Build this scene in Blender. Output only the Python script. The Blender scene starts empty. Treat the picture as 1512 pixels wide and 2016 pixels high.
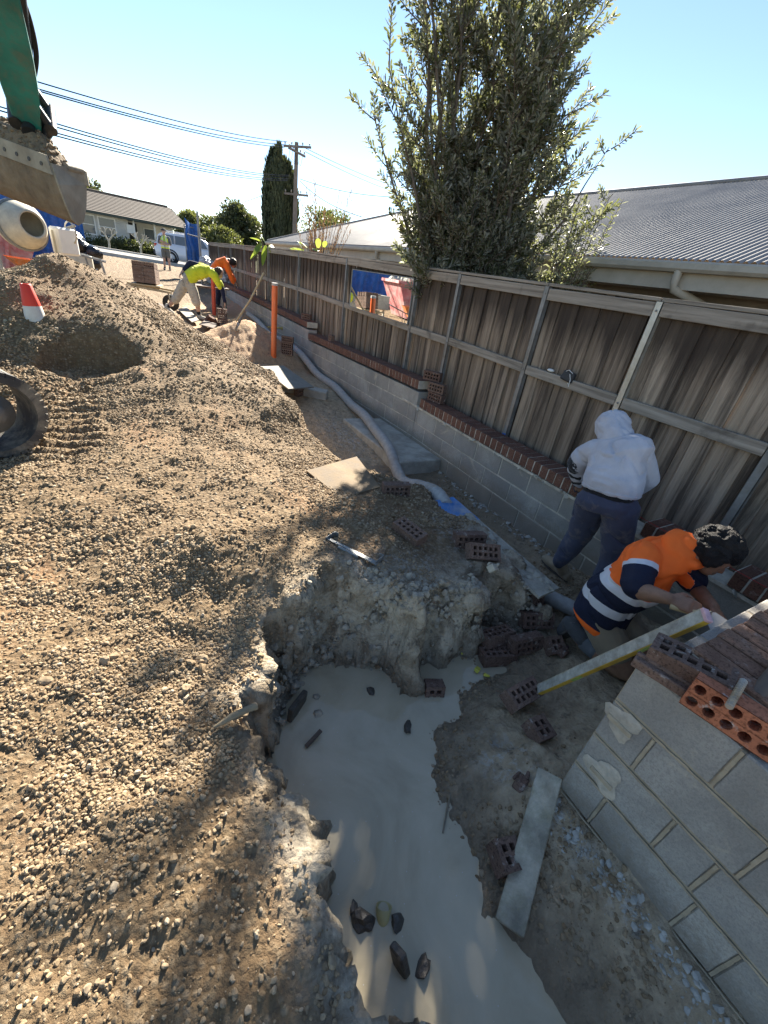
import bpy, bmesh, math, random
import numpy as np
from mathutils import Vector, Matrix, Euler, Quaternion

sc = bpy.context.scene
COL = sc.collection
rnd = random.Random(7)
NR = np.random.default_rng(11)
R_ = math.radians

# ------------------------------------------------------------------ camera, sky, sun, exposure
CZ = 1.80                                   # eye height above the foot of the block wall
FPX = 809.68                                # focal length in photo pixels (1512 x 2016)
RM = np.array([[0.87300772, -0.13108642, 0.46975937],
               [-0.46831469, -0.4942242, 0.73240958],
               [0.1361575, -0.85939443, -0.49285124]])
cam_d = bpy.data.cameras.new('camera')
cam_d.sensor_fit = 'VERTICAL'
cam_d.sensor_height = 36.0
cam_d.lens = 36.0 * FPX / 2016.0
cam_d.clip_start = 0.02
cam_d.clip_end = 2000
cam = bpy.data.objects.new('camera', cam_d)
COL.objects.link(cam)
m4 = Matrix.Identity(4)
for i in range(3):
    m4[i][0] = RM[i][0]
    m4[i][1] = -RM[i][1]
    m4[i][2] = -RM[i][2]
m4[2][3] = CZ
cam.matrix_world = m4
sc.camera = cam

SUN_EL, SUN_AZ = 31.5, 30.2                 # azimuth from +Y towards +X
world = bpy.data.worlds.new('World')
sc.world = world
world.use_nodes = True
wn = world.node_tree
sky = wn.nodes.new('ShaderNodeTexSky')
sky.sky_type = 'NISHITA'
sky.sun_disc = False
sky.sun_elevation = R_(SUN_EL)
sky.sun_rotation = R_(SUN_AZ)
sky.altitude = 20
sky.air_density = 0.8
sky.dust_density = 0.0
sky.ozone_density = 0.6
bg = wn.nodes['Background']
bg.inputs[1].default_value = 0.05
wn.links.new(sky.outputs[0], bg.inputs[0])

sun_d = bpy.data.lights.new('sun', 'SUN')
sun_d.energy = 4.7
sun_d.angle = R_(0.55)
sun_d.color = (1.0, 0.92, 0.79)
sun = bpy.data.objects.new('sun', sun_d)
COL.objects.link(sun)
sdir = Vector((math.sin(R_(SUN_AZ)) * math.cos(R_(SUN_EL)), math.cos(R_(SUN_AZ)) * math.cos(R_(SUN_EL)), math.sin(R_(SUN_EL))))
sun.rotation_euler = sdir.to_track_quat('Z', 'Y').to_euler()
sun.location = (8, 8, 12)

sc.view_settings.view_transform = 'Standard'
sc.view_settings.look = 'None'
sc.view_settings.gamma = 1
sc.view_settings.exposure = 2.27
sc.cycles.max_bounces = 9
sc.cycles.diffuse_bounces = 6
sc.cycles.transparent_max_bounces = 8
sc.cycles.use_denoising = True

# ------------------------------------------------------------------ helpers
def at(px, py, y=None, z=None, x=None):
    """the world point a photo pixel shows, at a known distance y, height z or offset x"""
    d = RM @ np.array([(px - 756.0) / FPX, (py - 1008.0) / FPX, 1.0])
    if y is not None: t = y / d[1]
    elif z is not None: t = (z - CZ) / d[2]
    else: t = x / d[0]
    return Vector((d[0] * t, d[1] * t, d[2] * t + CZ))

def tag(o, label=None, cat=None, group=None, kind=None):
    if label: o['label'] = label
    if cat: o['category'] = cat
    if group: o['group'] = group
    if kind: o['kind'] = kind
    return o

def empty(name, loc, label=None, cat=None, group=None, rz=0.0):
    o = bpy.data.objects.new(name, None)
    o.empty_display_size = 0.1
    COL.objects.link(o)
    o.location = loc
    o.rotation_euler = (0, 0, rz)
    tag(o, label, cat, group)
    return o

def link_mesh(name, me, parent=None, loc=None, rot=None, scale=None):
    o = bpy.data.objects.new(name, me)
    COL.objects.link(o)
    if parent is not None: o.parent = parent
    if loc is not None: o.location = loc
    if rot is not None: o.rotation_euler = rot
    if scale is not None: o.scale = scale
    return o

class MB:
    """collects shapes, builds ONE mesh object"""
    def __init__(s):
        s.v = []; s.f = []; s.mi = []; s.sm = []
    def add(s, vs, fs, mi=0, smooth=False):
        b = len(s.v)
        s.v.extend([tuple(p) for p in vs])
        for f in fs:
            s.f.append(tuple(b + i for i in f)); s.mi.append(mi); s.sm.append(smooth)
        return s
    def box(s, c, size, rot=None, mi=0, taper=None, jit=0.0):
        hx, hy, hz = size[0] / 2, size[1] / 2, size[2] / 2
        vs = []
        for z in (-1, 1):
            k = 1.0 if (taper is None or z < 0) else taper
            for x, y in ((-1, -1), (1, -1), (1, 1), (-1, 1)):
                vs.append(Vector((x * hx * k + rnd.uniform(-jit, jit), y * hy * k + rnd.uniform(-jit, jit), z * hz + rnd.uniform(-jit, jit))))
        if rot is not None:
            M = rot if isinstance(rot, Matrix) else Euler(rot).to_matrix()
            vs = [M @ p for p in vs]
        c = Vector(c)
        vs = [p + c for p in vs]
        return s.add(vs, [(0, 3, 2, 1), (4, 5, 6, 7), (0, 1, 5, 4), (1, 2, 6, 5), (2, 3, 7, 6), (3, 0, 4, 7)], mi)
    def beam(s, a, b, w, h, up=(0, 0, 1), mi=0):
        """box from a to b, w across, h along up"""
        a = Vector(a); b = Vector(b); d = b - a; L = d.length; d.normalize()
        u = Vector(up); side = d.cross(u)
        if side.length < 1e-5: side = d.cross(Vector((0, 1, 0)))
        side.normalize(); u = side.cross(d)
        M = Matrix((side, d, u)).transposed()
        return s.box((a + b) / 2, (w, L, h), M, mi)
    def cone(s, a, b, r0, r1, n=10, mi=0, caps=True, smooth=True):
        a = Vector(a); b = Vector(b); d = (b - a).normalized()
        q = d.to_track_quat('Z', 'Y').to_matrix()
        vs = []
        for p, r in ((a, r0), (b, r1)):
            for i in range(n):
                t = 2 * math.pi * i / n
                vs.append(p + q @ Vector((math.cos(t) * r, math.sin(t) * r, 0)))
        s.add(vs, [(i, (i + 1) % n, n + (i + 1) % n, n + i) for i in range(n)], mi, smooth)
        if caps:
            s.add(vs[:n], [tuple(range(n - 1, -1, -1))], mi)
            s.add(vs[n:], [tuple(range(n))], mi)
        return s
    def tube(s, pts, rad, n=8, mi=0, caps=True):
        pts = [Vector(p) for p in pts]
        rr = rad if isinstance(rad, (list, tuple)) else [rad] * len(pts)
        vs = []; prev = None
        for i, p in enumerate(pts):
            d = (pts[min(i + 1, len(pts) - 1)] - pts[max(i - 1, 0)])
            if d.length < 1e-7: d = Vector((0, 0, 1))
            d.normalize()
            if prev is None:
                u = d.orthogonal().normalized()
            else:
                u = (prev - d * prev.dot(d))
                u = u.normalized() if u.length > 1e-6 else d.orthogonal().normalized()
            prev = u
            w = d.cross(u)
            for k in range(n):
                t = 2 * math.pi * k / n
                vs.append(p + (u * math.cos(t) + w * math.sin(t)) * rr[i])
        fs = []
        for i in range(len(pts) - 1):
            for k in range(n):
                fs.append((i * n + k, i * n + (k + 1) % n, (i + 1) * n + (k + 1) % n, (i + 1) * n + k))
        s.add(vs, fs, mi, True)
        if caps:
            s.add(vs[:n], [tuple(range(n - 1, -1, -1))], mi)
            s.add(vs[-n:], [tuple(range(n))], mi)
        return s
    def lathe(s, prof, c=(0, 0, 0), axis=(0, 0, 1), n=20, mi=0, smooth=True):
        q = Vector(axis).normalized().to_track_quat('Z', 'Y').to_matrix()
        c = Vector(c); vs = []
        for r, z in prof:
            for i in range(n):
                t = 2 * math.pi * i / n
                vs.append(c + q @ Vector((r * math.cos(t), r * math.sin(t), z)))
        fs = []
        for j in range(len(prof) - 1):
            for i in range(n):
                fs.append((j * n + i, j * n + (i + 1) % n, (j + 1) * n + (i + 1) % n, (j + 1) * n + i))
        return s.add(vs, fs, mi, smooth)
    def prism(s, poly, a, M, depth, mi=0):
        """2-D polygon (u,v) extruded along M's third axis by depth from a"""
        a = Vector(a); n = len(poly)
        lo = [a + M @ Vector((u, v, 0)) for u, v in poly]
        hi = [a + M @ Vector((u, v, depth)) for u, v in poly]
        fs = [tuple(range(n - 1, -1, -1)), tuple(range(n, 2 * n))]
        fs += [(i, (i + 1) % n, n + (i + 1) % n, n + i) for i in range(n)]
        return s.add(lo + hi, fs, mi)
    def ico(s, c, r, sub=1, scale=(1, 1, 1), rot=None, jit=0.0, mi=0, smooth=False):
        vs, fs = ICO[sub]
        M = rot if isinstance(rot, Matrix) else (Euler(rot).to_matrix() if rot is not None else Matrix.Identity(3))
        out = []
        for p in vs:
            k = r * (1 + rnd.uniform(-jit, jit))
            out.append(Vector(c) + M @ Vector((p[0] * scale[0] * k, p[1] * scale[1] * k, p[2] * scale[2] * k)))
        return s.add(out, fs, mi, smooth)
    def mesh(s, name, mats):
        me = bpy.data.meshes.new(name)
        me.from_pydata(s.v, [], s.f)
        for m in (mats if isinstance(mats, (list, tuple)) else [mats]):
            me.materials.append(m)
        me.polygons.foreach_set('material_index', s.mi)
        me.polygons.foreach_set('use_smooth', s.sm)
        me.update()
        return me
    def build(s, name, mats, parent=None, bevel=0.0, loc=None, rot=None, weld=False):
        me = s.mesh(name, mats)
        if bevel or weld:
            bm = bmesh.new(); bm.from_mesh(me)
            if weld: bmesh.ops.remove_doubles(bm, verts=bm.verts, dist=1e-4)
            if bevel: bmesh.ops.bevel(bm, geom=[e for e in bm.edges if e.is_manifold and e.calc_face_angle(0) > 0.5], offset=bevel, segments=1, affect='EDGES')
            bm.to_mesh(me); bm.free()
        return link_mesh(name, me, parent, loc, rot)

def _ico(sub):
    bm = bmesh.new(); bmesh.ops.create_icosphere(bm, subdivisions=sub, radius=1)
    bm.verts.ensure_lookup_table()
    vs = [tuple(v.co) for v in bm.verts]; fs = [tuple(v.index for v in f.verts) for f in bm.faces]
    bm.free(); return vs, fs
ICO = {1: _ico(1), 2: _ico(2), 3: _ico(3)}

def np_mesh(name, V, F, mats, smooth=True, attrs=None):
    """mesh from numpy vertex and quad/tri arrays"""
    me = bpy.data.meshes.new(name)
    nv, nf, k = len(V), len(F), F.shape[1]
    me.vertices.add(nv); me.vertices.foreach_set('co', np.ascontiguousarray(V, dtype=np.float32).ravel())
    me.loops.add(nf * k); me.loops.foreach_set('vertex_index', np.ascontiguousarray(F, dtype=np.int32).ravel())
    me.polygons.add(nf)
    me.polygons.foreach_set('loop_start', np.arange(0, nf * k, k, dtype=np.int32))
    me.polygons.foreach_set('loop_total', np.full(nf, k, dtype=np.int32))
    me.polygons.foreach_set('use_smooth', np.full(nf, smooth))
    me.update(calc_edges=True); me.validate()
    for m in (mats if isinstance(mats, (list, tuple)) else [mats]): me.materials.append(m)
    for nm, arr in (attrs or {}).items():
        a = me.attributes.new(nm, 'FLOAT', 'POINT'); a.data.foreach_set('value', np.ascontiguousarray(arr, dtype=np.float32))
    return me

def _hash(ix, iy, seed):
    n = (ix * 374761393 + iy * 668265263 + seed * 1274126177) & 0xFFFFFFFF
    n = ((n ^ (n >> 13)) * 1274126177) & 0xFFFFFFFF
    return ((n ^ (n >> 16)) & 0xFFFF) / 65535.0

def vnoise(x, y, seed=0):
    x = np.asarray(x, float); y = np.asarray(y, float)
    ix = np.floor(x).astype(np.int64); iy = np.floor(y).astype(np.int64)
    fx = x - ix; fy = y - iy
    fx = fx * fx * (3 - 2 * fx); fy = fy * fy * (3 - 2 * fy)
    a = _hash(ix, iy, seed); b = _hash(ix + 1, iy, seed); c = _hash(ix, iy + 1, seed); d = _hash(ix + 1, iy + 1, seed)
    return (a * (1 - fx) + b * fx) * (1 - fy) + (c * (1 - fx) + d * fx) * fy - 0.5

def fbm(x, y, scale, octv=4, seed=0, gain=0.5):
    t = 0.0; amp = 1.0
    for o in range(octv):
        t = t + amp * vnoise(np.asarray(x) * scale, np.asarray(y) * scale, seed + o * 17)
        scale *= 2.03; amp *= gain
    return t

def vnoise3(x, y, z, seed=0):
    iz = np.floor(z).astype(np.int64); f = z - iz; f = f * f * (3 - 2 * f)
    def layer(k):
        ix = np.floor(x).astype(np.int64); iy = np.floor(y).astype(np.int64); fx = x - ix; fy = y - iy
        fx = fx * fx * (3 - 2 * fx); fy = fy * fy * (3 - 2 * fy); s_ = seed + k * 7919
        a = _hash(ix, iy, s_); b = _hash(ix + 1, iy, s_); c = _hash(ix, iy + 1, s_); d = _hash(ix + 1, iy + 1, s_)
        return (a * (1 - fx) + b * fx) * (1 - fy) + (c * (1 - fx) + d * fx) * fy
    return layer(iz) * (1 - f) + layer(iz + 1) * f - 0.5

def fbm3(x, y, z, scale, octv=4, seed=0, gain=0.55):
    t = 0.0; amp = 1.0
    for o in range(octv):
        t = t + amp * vnoise3(x * scale, y * scale, z * scale, seed + o * 31); scale *= 2.07; amp *= gain
    return t

# ------------------------------------------------------------------ materials
class NT:
    def __init__(s, name):
        s.m = bpy.data.materials.new(name); s.m.use_nodes = True
        s.t = s.m.node_tree; s.b = s.t.nodes['Principled BSDF']
    def n(s, typ, **kw):
        nd = s.t.nodes.new(typ)
        for k, v in kw.items(): setattr(nd, k, v)
        return nd
    def l(s, a, b): s.t.links.new(a, b)
    def val(s, sock, v):
        if hasattr(v, 'links') or isinstance(v, bpy.types.NodeSocket): s.l(v, sock)
        else: sock.default_value = v
    def pos(s, scale=(1, 1, 1), coord='world', rand=False):
        if coord == 'world': o = s.n('ShaderNodeNewGeometry').outputs['Position']
        else: o = s.n('ShaderNodeTexCoord').outputs[{'object': 'Object', 'generated': 'Generated'}[coord]]
        mp = s.n('ShaderNodeMapping'); s.l(o, mp.inputs['Vector']); mp.inputs['Scale'].default_value = scale
        if rand:
            oi = s.n('ShaderNodeObjectInfo')
            mu = s.n('ShaderNodeMath', operation='MULTIPLY'); s.l(oi.outputs['Random'], mu.inputs[0]); mu.inputs[1].default_value = 61.7
            cx = s.n('ShaderNodeCombineXYZ')
            for i in range(3): s.l(mu.outputs[0], cx.inputs[i])
            s.l(cx.outputs[0], mp.inputs['Location'])
        return mp.outputs[0]
    def noise(s, vec, scale, detail=5, rough=0.6, dist=0.0):
        nd = s.n('ShaderNodeTexNoise'); s.l(vec, nd.inputs['Vector'])
        nd.inputs['Scale'].default_value = scale; nd.inputs['Detail'].default_value = detail
        nd.inputs['Roughness'].default_value = rough; nd.inputs['Distortion'].default_value = dist
        return nd.outputs['Fac']
    def voro(s, vec, scale, feature='F1', out='Distance', rand=1.0):
        nd = s.n('ShaderNodeTexVoronoi', feature=feature); s.l(vec, nd.inputs['Vector'])
        nd.inputs['Scale'].default_value = scale; nd.inputs['Randomness'].default_value = rand
        return nd.outputs[out]
    def ramp(s, fac, stops, interp='LINEAR'):
        nd = s.n('ShaderNodeValToRGB'); nd.color_ramp.interpolation = interp
        el = nd.color_ramp.elements
        while len(el) < len(stops): el.new(0.5)
        for e, (p, c) in zip(el, stops):
            e.position = p; e.color = (c, c, c, 1) if isinstance(c, (int, float)) else (*c, 1)
        s.l(fac, nd.inputs[0]); return nd.outputs[0]
    def mix(s, fac, a, b, blend='MIX'):
        nd = s.n('ShaderNodeMix', data_type='RGBA', blend_type=blend)
        s.val(nd.inputs[0], fac)
        for sk, v in ((nd.inputs[6], a), (nd.inputs[7], b)):
            if isinstance(v, tuple): sk.default_value = (*v, 1) if len(v) == 3 else v
            else: s.l(v, sk)
        return nd.outputs[2]
    def math(s, op, a, b=0.0, clamp=False):
        nd = s.n('ShaderNodeMath', operation=op); nd.use_clamp = clamp
        s.val(nd.inputs[0], a); s.val(nd.inputs[1], b); return nd.outputs[0]
    def attr(s, name, typ='GEOMETRY'):
        nd = s.n('ShaderNodeAttribute', attribute_name=name, attribute_type=typ); return nd.outputs['Fac']
    def rand(s): return s.n('ShaderNodeObjectInfo').outputs['Random']
    def bump(s, h, strength=0.4, dist=0.01, prev=None):
        nd = s.n('ShaderNodeBump'); nd.inputs['Strength'].default_value = strength; nd.inputs['Distance'].default_value = dist
        s.l(h, nd.inputs['Height'])
        if prev is not None: s.l(prev, nd.inputs['Normal'])
        return nd.outputs[0]
    def out(s, color=None, rough=None, metal=None, normal=None, spec=None):
        b = s.b
        if color is not None:
            if isinstance(color, tuple): b.inputs['Base Color'].default_value = (*color, 1)
            else: s.l(color, b.inputs['Base Color'])
        if rough is not None: s.val(b.inputs['Roughness'], rough)
        if metal is not None: s.val(b.inputs['Metallic'], metal)
        if spec is not None: b.inputs['Specular IOR Level'].default_value = spec
        if normal is not None: s.l(normal, b.inputs['Normal'])
        return s.m

def srgb(r, g, b):
    f = lambda c: (c / 255 / 12.92) if c <= 10 else (((c / 255) + 0.055) / 1.055) ** 2.4
    return (f(r), f(g), f(b))

def mat_simple(name, col, rough=0.7, var=0.25, nscale=6.0, metal=0.0, bump=0.15, bscale=60.0, bdist=0.004, dirt=None, dirt_amt=0.5, spec=0.5, coord='world', obj_var=0.0, dscale=3.0):
    """colour with two scales of variation, fine bump, optional dirt blotches"""
    t = NT(name); p = t.pos(coord=coord, rand=(coord != 'world'))
    n1 = t.noise(p, nscale, 6, 0.65)
    dark = tuple(c * (1 - var) for c in col); lite = tuple(min(1, c * (1 + var)) for c in col)
    c = t.ramp(n1, [(0.3, dark), (0.7, lite)])
    if obj_var:
        k = t.math('MULTIPLY_ADD', t.rand(), 2 * obj_var); k.node.inputs[2].default_value = 1 - obj_var
        c = t.mix(1.0, c, t.ramp(k, [(0, 0.0), (1, 1.0)]), 'MULTIPLY') if False else t.mix(t.math('MULTIPLY', t.rand(), obj_var), c, tuple(x * 0.45 for x in col))
    if dirt is not None:
        n2 = t.noise(p, dscale, 8, 0.7, 0.4)
        c = t.mix(t.math('MULTIPLY', t.ramp(n2, [(0.45, 0.0), (0.68, 1.0)]), dirt_amt), c, dirt)
    nb = t.noise(p, bscale, 4, 0.6)
    r = t.ramp(n1, [(0.2, max(0.0, rough - 0.1)), (0.8, min(1.0, rough + 0.1))])
    return t.out(c, r, metal, t.bump(nb, bump, bdist), spec)
# ------------------------------------------------------------------ terrain heights
WATER_Z = -0.25
# foot of the dug bank, from near the camera to the street end; right of it lies the trench floor
BANK = [(0.55, -2.5), (0.50, -0.5), (0.44, 0.07), (0.32, 0.19), (0.29, 0.29), (0.31, 0.42), (0.28, 0.62), (0.27, 0.84), (0.30, 1.06),
        (0.38, 1.30), (0.60, 1.50), (0.90, 1.52), (1.20, 1.36), (1.60, 1.34), (1.80, 1.42), (1.95, 1.30), (2.16, 1.28), (2.22, 1.60),
        (2.24, 2.35), (2.16, 2.75), (1.95, 3.00), (1.72, 3.25), (1.60, 4.2), (1.62, 5.3), (1.74, 6.4), (1.60, 7.6), (1.2, 9.0), (0.9, 10.2), (0.7, 26.0)]
PIT = BANK + [(3.22, 26.0), (3.22, 0.24), (1.52, 0.24), (1.52, -2.5)]

def sdist(px, py, poly, closed=True):
    """signed distance to polygon, negative inside"""
    px = np.asarray(px, float); py = np.asarray(py, float)
    d2 = np.full(px.shape, 1e18); inside = np.zeros(px.shape, bool)
    n = len(poly)
    for i in range(n if closed else n - 1):
        ax, ay = poly[i]; bx, by = poly[(i + 1) % n]
        ex, ey = bx - ax, by - ay
        t = np.clip(((px - ax) * ex + (py - ay) * ey) / (ex * ex + ey * ey + 1e-12), 0, 1)
        d2 = np.minimum(d2, (px - ax - t * ex) ** 2 + (py - ay - t * ey) ** 2)
        c = ((ay > py) != (by > py)) & (px < (bx - ax) * (py - ay) / (by - ay + 1e-12) + ax)
        inside ^= c
    d = np.sqrt(d2)
    return np.where(inside, -d, d)

class RBF:
    def __init__(s, pts):
        a = np.array(pts, float); s.p = a[:, :2]; n = len(a)
        r = np.hypot(*(s.p[:, None] - s.p[None]).transpose(2, 0, 1))
        A = np.zeros((n + 1, n + 1)); A[:n, :n] = r; A[:n, n] = 1; A[n, :n] = 1
        s.w = np.linalg.solve(A + np.diag([1e-3] * n + [0]), np.append(a[:, 2], 0))
    def __call__(s, x, y):
        out = np.full(np.shape(x), s.w[-1])
        for (cx, cy), w in zip(s.p, s.w[:-1]): out = out + w * np.hypot(x - cx, y - cy)
        return out

U_PTS = [(-6, -3, .1), (-2, -2, .08), (0, -1.5, .05), (.5, -1, .02), (-.5, .4, .11), (.25, .1, .08), (.2, .6, .12), (.25, .85, .14), (.3, 1.12, .16),
         (-.5, 1.2, .15), (-1.5, 1.2, .16), (.4, 1.38, .2), (.7, 1.62, .36), (1.0, 1.62, .35), (1.25, 1.5, .30), (1.7, 1.5, .25), (2.1, 1.6, .2), (2.15, 2.3, .2),
         (1.4, 2.0, .3), (0, 2.5, .26), (.6, 2.4, .32), (-.8, 2.6, .24), (-2, 3, .25), (1.4, 2.9, .27), (1.7, 3.2, .22), (-1, 3.4, .26), (-.6, 4.2, .30), (.4, 3.8, .34),
         (1.4, 4.2, .25), (-.1, 5.3, .38), (1.5, 5.3, .25), (1.6, 6.5, .28), (-2.5, 6, .4), (1.2, 8.5, .32), (0, 9.5, .35), (.6, 12, .30), (-3, 11, .5), (1.3, 15, .33),
         (-3, 17, .6), (1.5, 25, .67), (-4, 25, .74), (6, 27, .6), (2, 33, .58), (-3, 33, .72), (8, 34, .45), (2, 40, .61), (-3, 40, .73), (-8, 45, .85), (4, 50, .75), (14, 40, .3), (30, 40, 0), (-30, 40, 1.2),
         (-30, 0, .3), (0, -30, 0), (30, 0, .6), (0, 120, 1), (80, 80, 0), (-80, 80, 2)]
L_PTS = [(.6, .2, -.40), (.7, .7, -.42), (.8, 1.2, -.40), (.4, .9, -.40), (1.3, 1.25, -.33), (.75, -.8, -.40), (1.75, 1.05, -.26), (1.12, .87, -.252), (.98, .55, -.252), (.93, .27, -.252),
         (.93, -.08, -.252), (.98, -.6, -.252), (1.38, .4, -.03), (1.38, 0, -.03), (1.38, -.8, -.03), (1.2, .3, -.11), (1.3, .65, -.12), (1.55, .75, -.12), (2.0, .8, -.14), (2.5, .7, -.14), (3.0, .6, -.12), (1.9, 1.15, -.22), (2.3, 1.2, -.17),
         (2.75, 1.5, -.17), (2.6, 2.3, -.2), (3.1, 2.3, -.2), (2.7, 3.2, -.25), (2.3, 3.4, -.22), (2.9, 4.0, -.2), (2.4, 4.6, -.15), (1.9, 4.6, -.12), (2.9, 6, -.14), (2.2, 6, -.05), (3, 8, -.1), (2.2, 7.6, .05),
         (2.2, 9.5, .15), (3, 10, .02), (2, 12, .26), (3, 13, .2), (2, 16, .32), (3, 18, .34), (2, 25, .6)]
UF, LF = RBF(U_PTS), RBF(L_PTS)
sstep = lambda a, b, v: np.clip((v - a) / (b - a), 0, 1) ** 2 * (3 - 2 * np.clip((v - a) / (b - a), 0, 1))

def ground_z(x, y, fine=True):
    x = np.asarray(x, float); y = np.asarray(y, float)
    u = UF(x, y)
    # spoil heap of screened gravel
    def heap(cx, cy, h, sl, ex=1.0, ey=1.0, rnd_=0.18):
        d = np.sqrt(((x - cx) / ex) ** 2 + ((y - cy) / ey) ** 2 + rnd_ ** 2) - rnd_
        return h - sl * d
    wob = fbm(x, y, .9, 4, 3) * .22
    m = np.maximum(heap(-.80, 7.2, 1.46, .50, 1.0, 1.0), heap(-2.6, 7.6, 1.25, .42, 1.3, 1))
    m = np.maximum(m, heap(.55, 5.6, .62, .30, 1.1, 1.2, .4)) + wob
    k = .10
    dlt = np.clip(.5 + .5 * (m - u) / k, 0, 1)
    u = u * (1 - dlt) + m * dlt + k * dlt * (1 - dlt)
    # small heaps on the bank and the bite dug out of the big one
    for cx, cy, h, r in ((.22, 2.12, .13, .30), (.62, 2.62, .11, .34), (-.35, 2.7, .05, .5), (-.2, .75, .05, .35), (-.9, 1.6, .06, .5), (.05, 3.3, .06, .6)):
        u = u + h * np.exp(-(((x - cx) ** 2 + (y - cy) ** 2) / (r * r)))
    e = ((x + .45) / .48) ** 2 + ((y - 5.40) / .34) ** 2 + fbm(x, y, 3, 3, 9) * .5
    bite = 1 - sstep(.72, 1.0, e)
    u = u * (1 - bite) + np.minimum(u, .44 + .1 * (y - 5.3)) * bite
    # sand heap by the shovel
    s = heap(1.95, 9.3, .62, .55, 1.1, 1.0, .15) + fbm(x, y, 2.2, 3, 21) * .1
    l = LF(x, y)
    l = np.where(s > l, s, l); u = np.maximum(u, s)
    # crawler prints
    tr = sstep(-.95, -.85, x) * (1 - sstep(-.40, -.30, x)) * sstep(3.5, 3.7, y) * (1 - sstep(4.7, 4.9, y))
    u = u + tr * .02 * np.sin((y * .93 + x * .3) * 52)
    sd = sdist(x, y, PIT)
    near = 1 - sstep(2.2, 3.6, y)
    rough = fbm(x, y, 2.6, 3, 31, .5)
    sdn = sd + np.where((x < 2.6) & (y > .45) | (x < .9), rough * .20 * near + rough * .10, 0)
    w = .085 + .07 * sstep(2.2, 3.8, y) + .5 * sstep(8, 11, y)
    k = sstep(-w, w, sdn)
    k = k + .28 * fbm(x, y, 6.0, 4, 77, .55) * np.clip(4 * k * (1 - k), 0, 1)
    # ground kept behind the walls
    back = np.where(x > 3.15, .36 + .0 * y, .50)
    beh = ((x > 3.15) & (y > -3) & (y < 24)) | ((x > 1.45) & (y < .3))
    u = np.where(beh, back, u)
    h = l + (u - l) * k
    if fine:
        h = h + fbm(x, y, 2.0, 3, 41) * .035 * (1 - .5 * (1 - k)) + (1 - k) * (x < 2.2) * (y < 2) * fbm(x, y, 4.5, 4, 43, .55) * .055
        h = h + fbm(x, y, 11, 4, 51, .6) * (.024 + .03 * np.exp(-(sd / .12) ** 2) * near)
        far = np.exp(-np.maximum(0, np.hypot(x, y) - 14) / 8)
        h = np.where(beh, h, h)
        und = h < WATER_Z + .05
        h = np.where(und, WATER_Z + .05 + (h - WATER_Z - .05) * .9, h)
    return h

def axis_steps(segs):
    out = [segs[0][0]]
    for a, b, st0, st1 in segs:
        p = a
        while p < b - 1e-6:
            t = (p - a) / (b - a)
            p = min(b, p + st0 * (1 - t) + st1 * t)
            if b - p < .3 * st1: p = b
            out.append(p)
    return np.array(out)
GX = axis_steps([(-300, -40, 60, 30), (-40, -6, 8, 1.0), (-6, -1.8, .5, .04), (-1.8, .1, .022, .022), (.1, 2.7, .016, .016), (2.7, 3.3, .022, .06), (3.3, 8, .2, .8), (8, 40, 2, 8), (40, 300, 30, 60)])
GY = axis_steps([(-60, -4, 15, 1.5), (-4, -.6, .5, .04), (-.6, .2, .02, .02), (.2, 2.0, .016, .016), (2.0, 3.6, .022, .022), (3.6, 9, .03, .07), (9, 16, .07, .18), (16, 40, .3, 1.5), (40, 400, 6, 60)])
XX, YY = np.meshgrid(GX, GY)
ZZ = ground_z(XX, YY)

def gz(x, y):
    """height of the built ground sheet (bilinear)"""
    x = np.atleast_1d(np.asarray(x, float)); y = np.atleast_1d(np.asarray(y, float))
    i = np.clip(np.searchsorted(GX, x) - 1, 0, len(GX) - 2); j = np.clip(np.searchsorted(GY, y) - 1, 0, len(GY) - 2)
    fx = (x - GX[i]) / (GX[i + 1] - GX[i]); fy = (y - GY[j]) / (GY[j + 1] - GY[j])
    return (ZZ[j, i] * (1 - fx) + ZZ[j, i + 1] * fx) * (1 - fy) + (ZZ[j + 1, i] * (1 - fx) + ZZ[j + 1, i + 1] * fx) * fy
def g1(x, y): return float(gz(x, y)[0])

# zone weights: what the ground is made of
SD = sdist(XX, YY, PIT)
Zmud = 1 - sstep(-.02, .10, SD + fbm(XX, YY, 3.2, 4, 31) * .10)
Zmud = np.where(YY > 8, Zmud * (1 - sstep(8, 10, YY)), Zmud)
Zclay = np.exp(-(np.maximum(0, np.abs(SD) - .03) / np.where(YY < 1.15, .09, .20)) ** 2) * (1 - sstep(1.7, 2.6, YY)) * (XX < 2.4)
Zsand = np.clip(sstep(7.2, 9.0, YY + fbm(XX, YY, .8, 3, 61)) * (1 - sstep(17, 21, YY)) * sstep(-.4, 1.0, XX + .25 * (9 - YY) + fbm(XX, YY, 1.1, 3, 62) * .8), 0, 1)
Zgrass = np.clip(sstep(39.6, 40.4, YY), 0, 1)
Zdamp = np.clip(1 - (ZZ - WATER_Z) / .13, 0, 1) ** .8 * (SD < .25) * (YY < 4)
Zwhite = sstep(.5, 1.0, 1 - np.hypot((XX - 1.28) / .42, (YY - .62) / .5)) + sstep(.3, 1, 1 - np.hypot((XX - 1.30) / .14, (YY - .1) / .7)) + .9 * sstep(.2, 1, 1 - np.hypot((XX - 2.3) / .7, (YY - 4.9) / 1.7)) + .5 * sstep(.2, 1, 1 - np.hypot((XX - 1.3) / .7, (YY - 1.65) / .35)) + .7 * sstep(.3, 1, 1 - np.hypot((XX - 1.9) / .5, (YY - 1.9) / .7))
Zwhite = np.clip(Zwhite, 0, 1)

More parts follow.
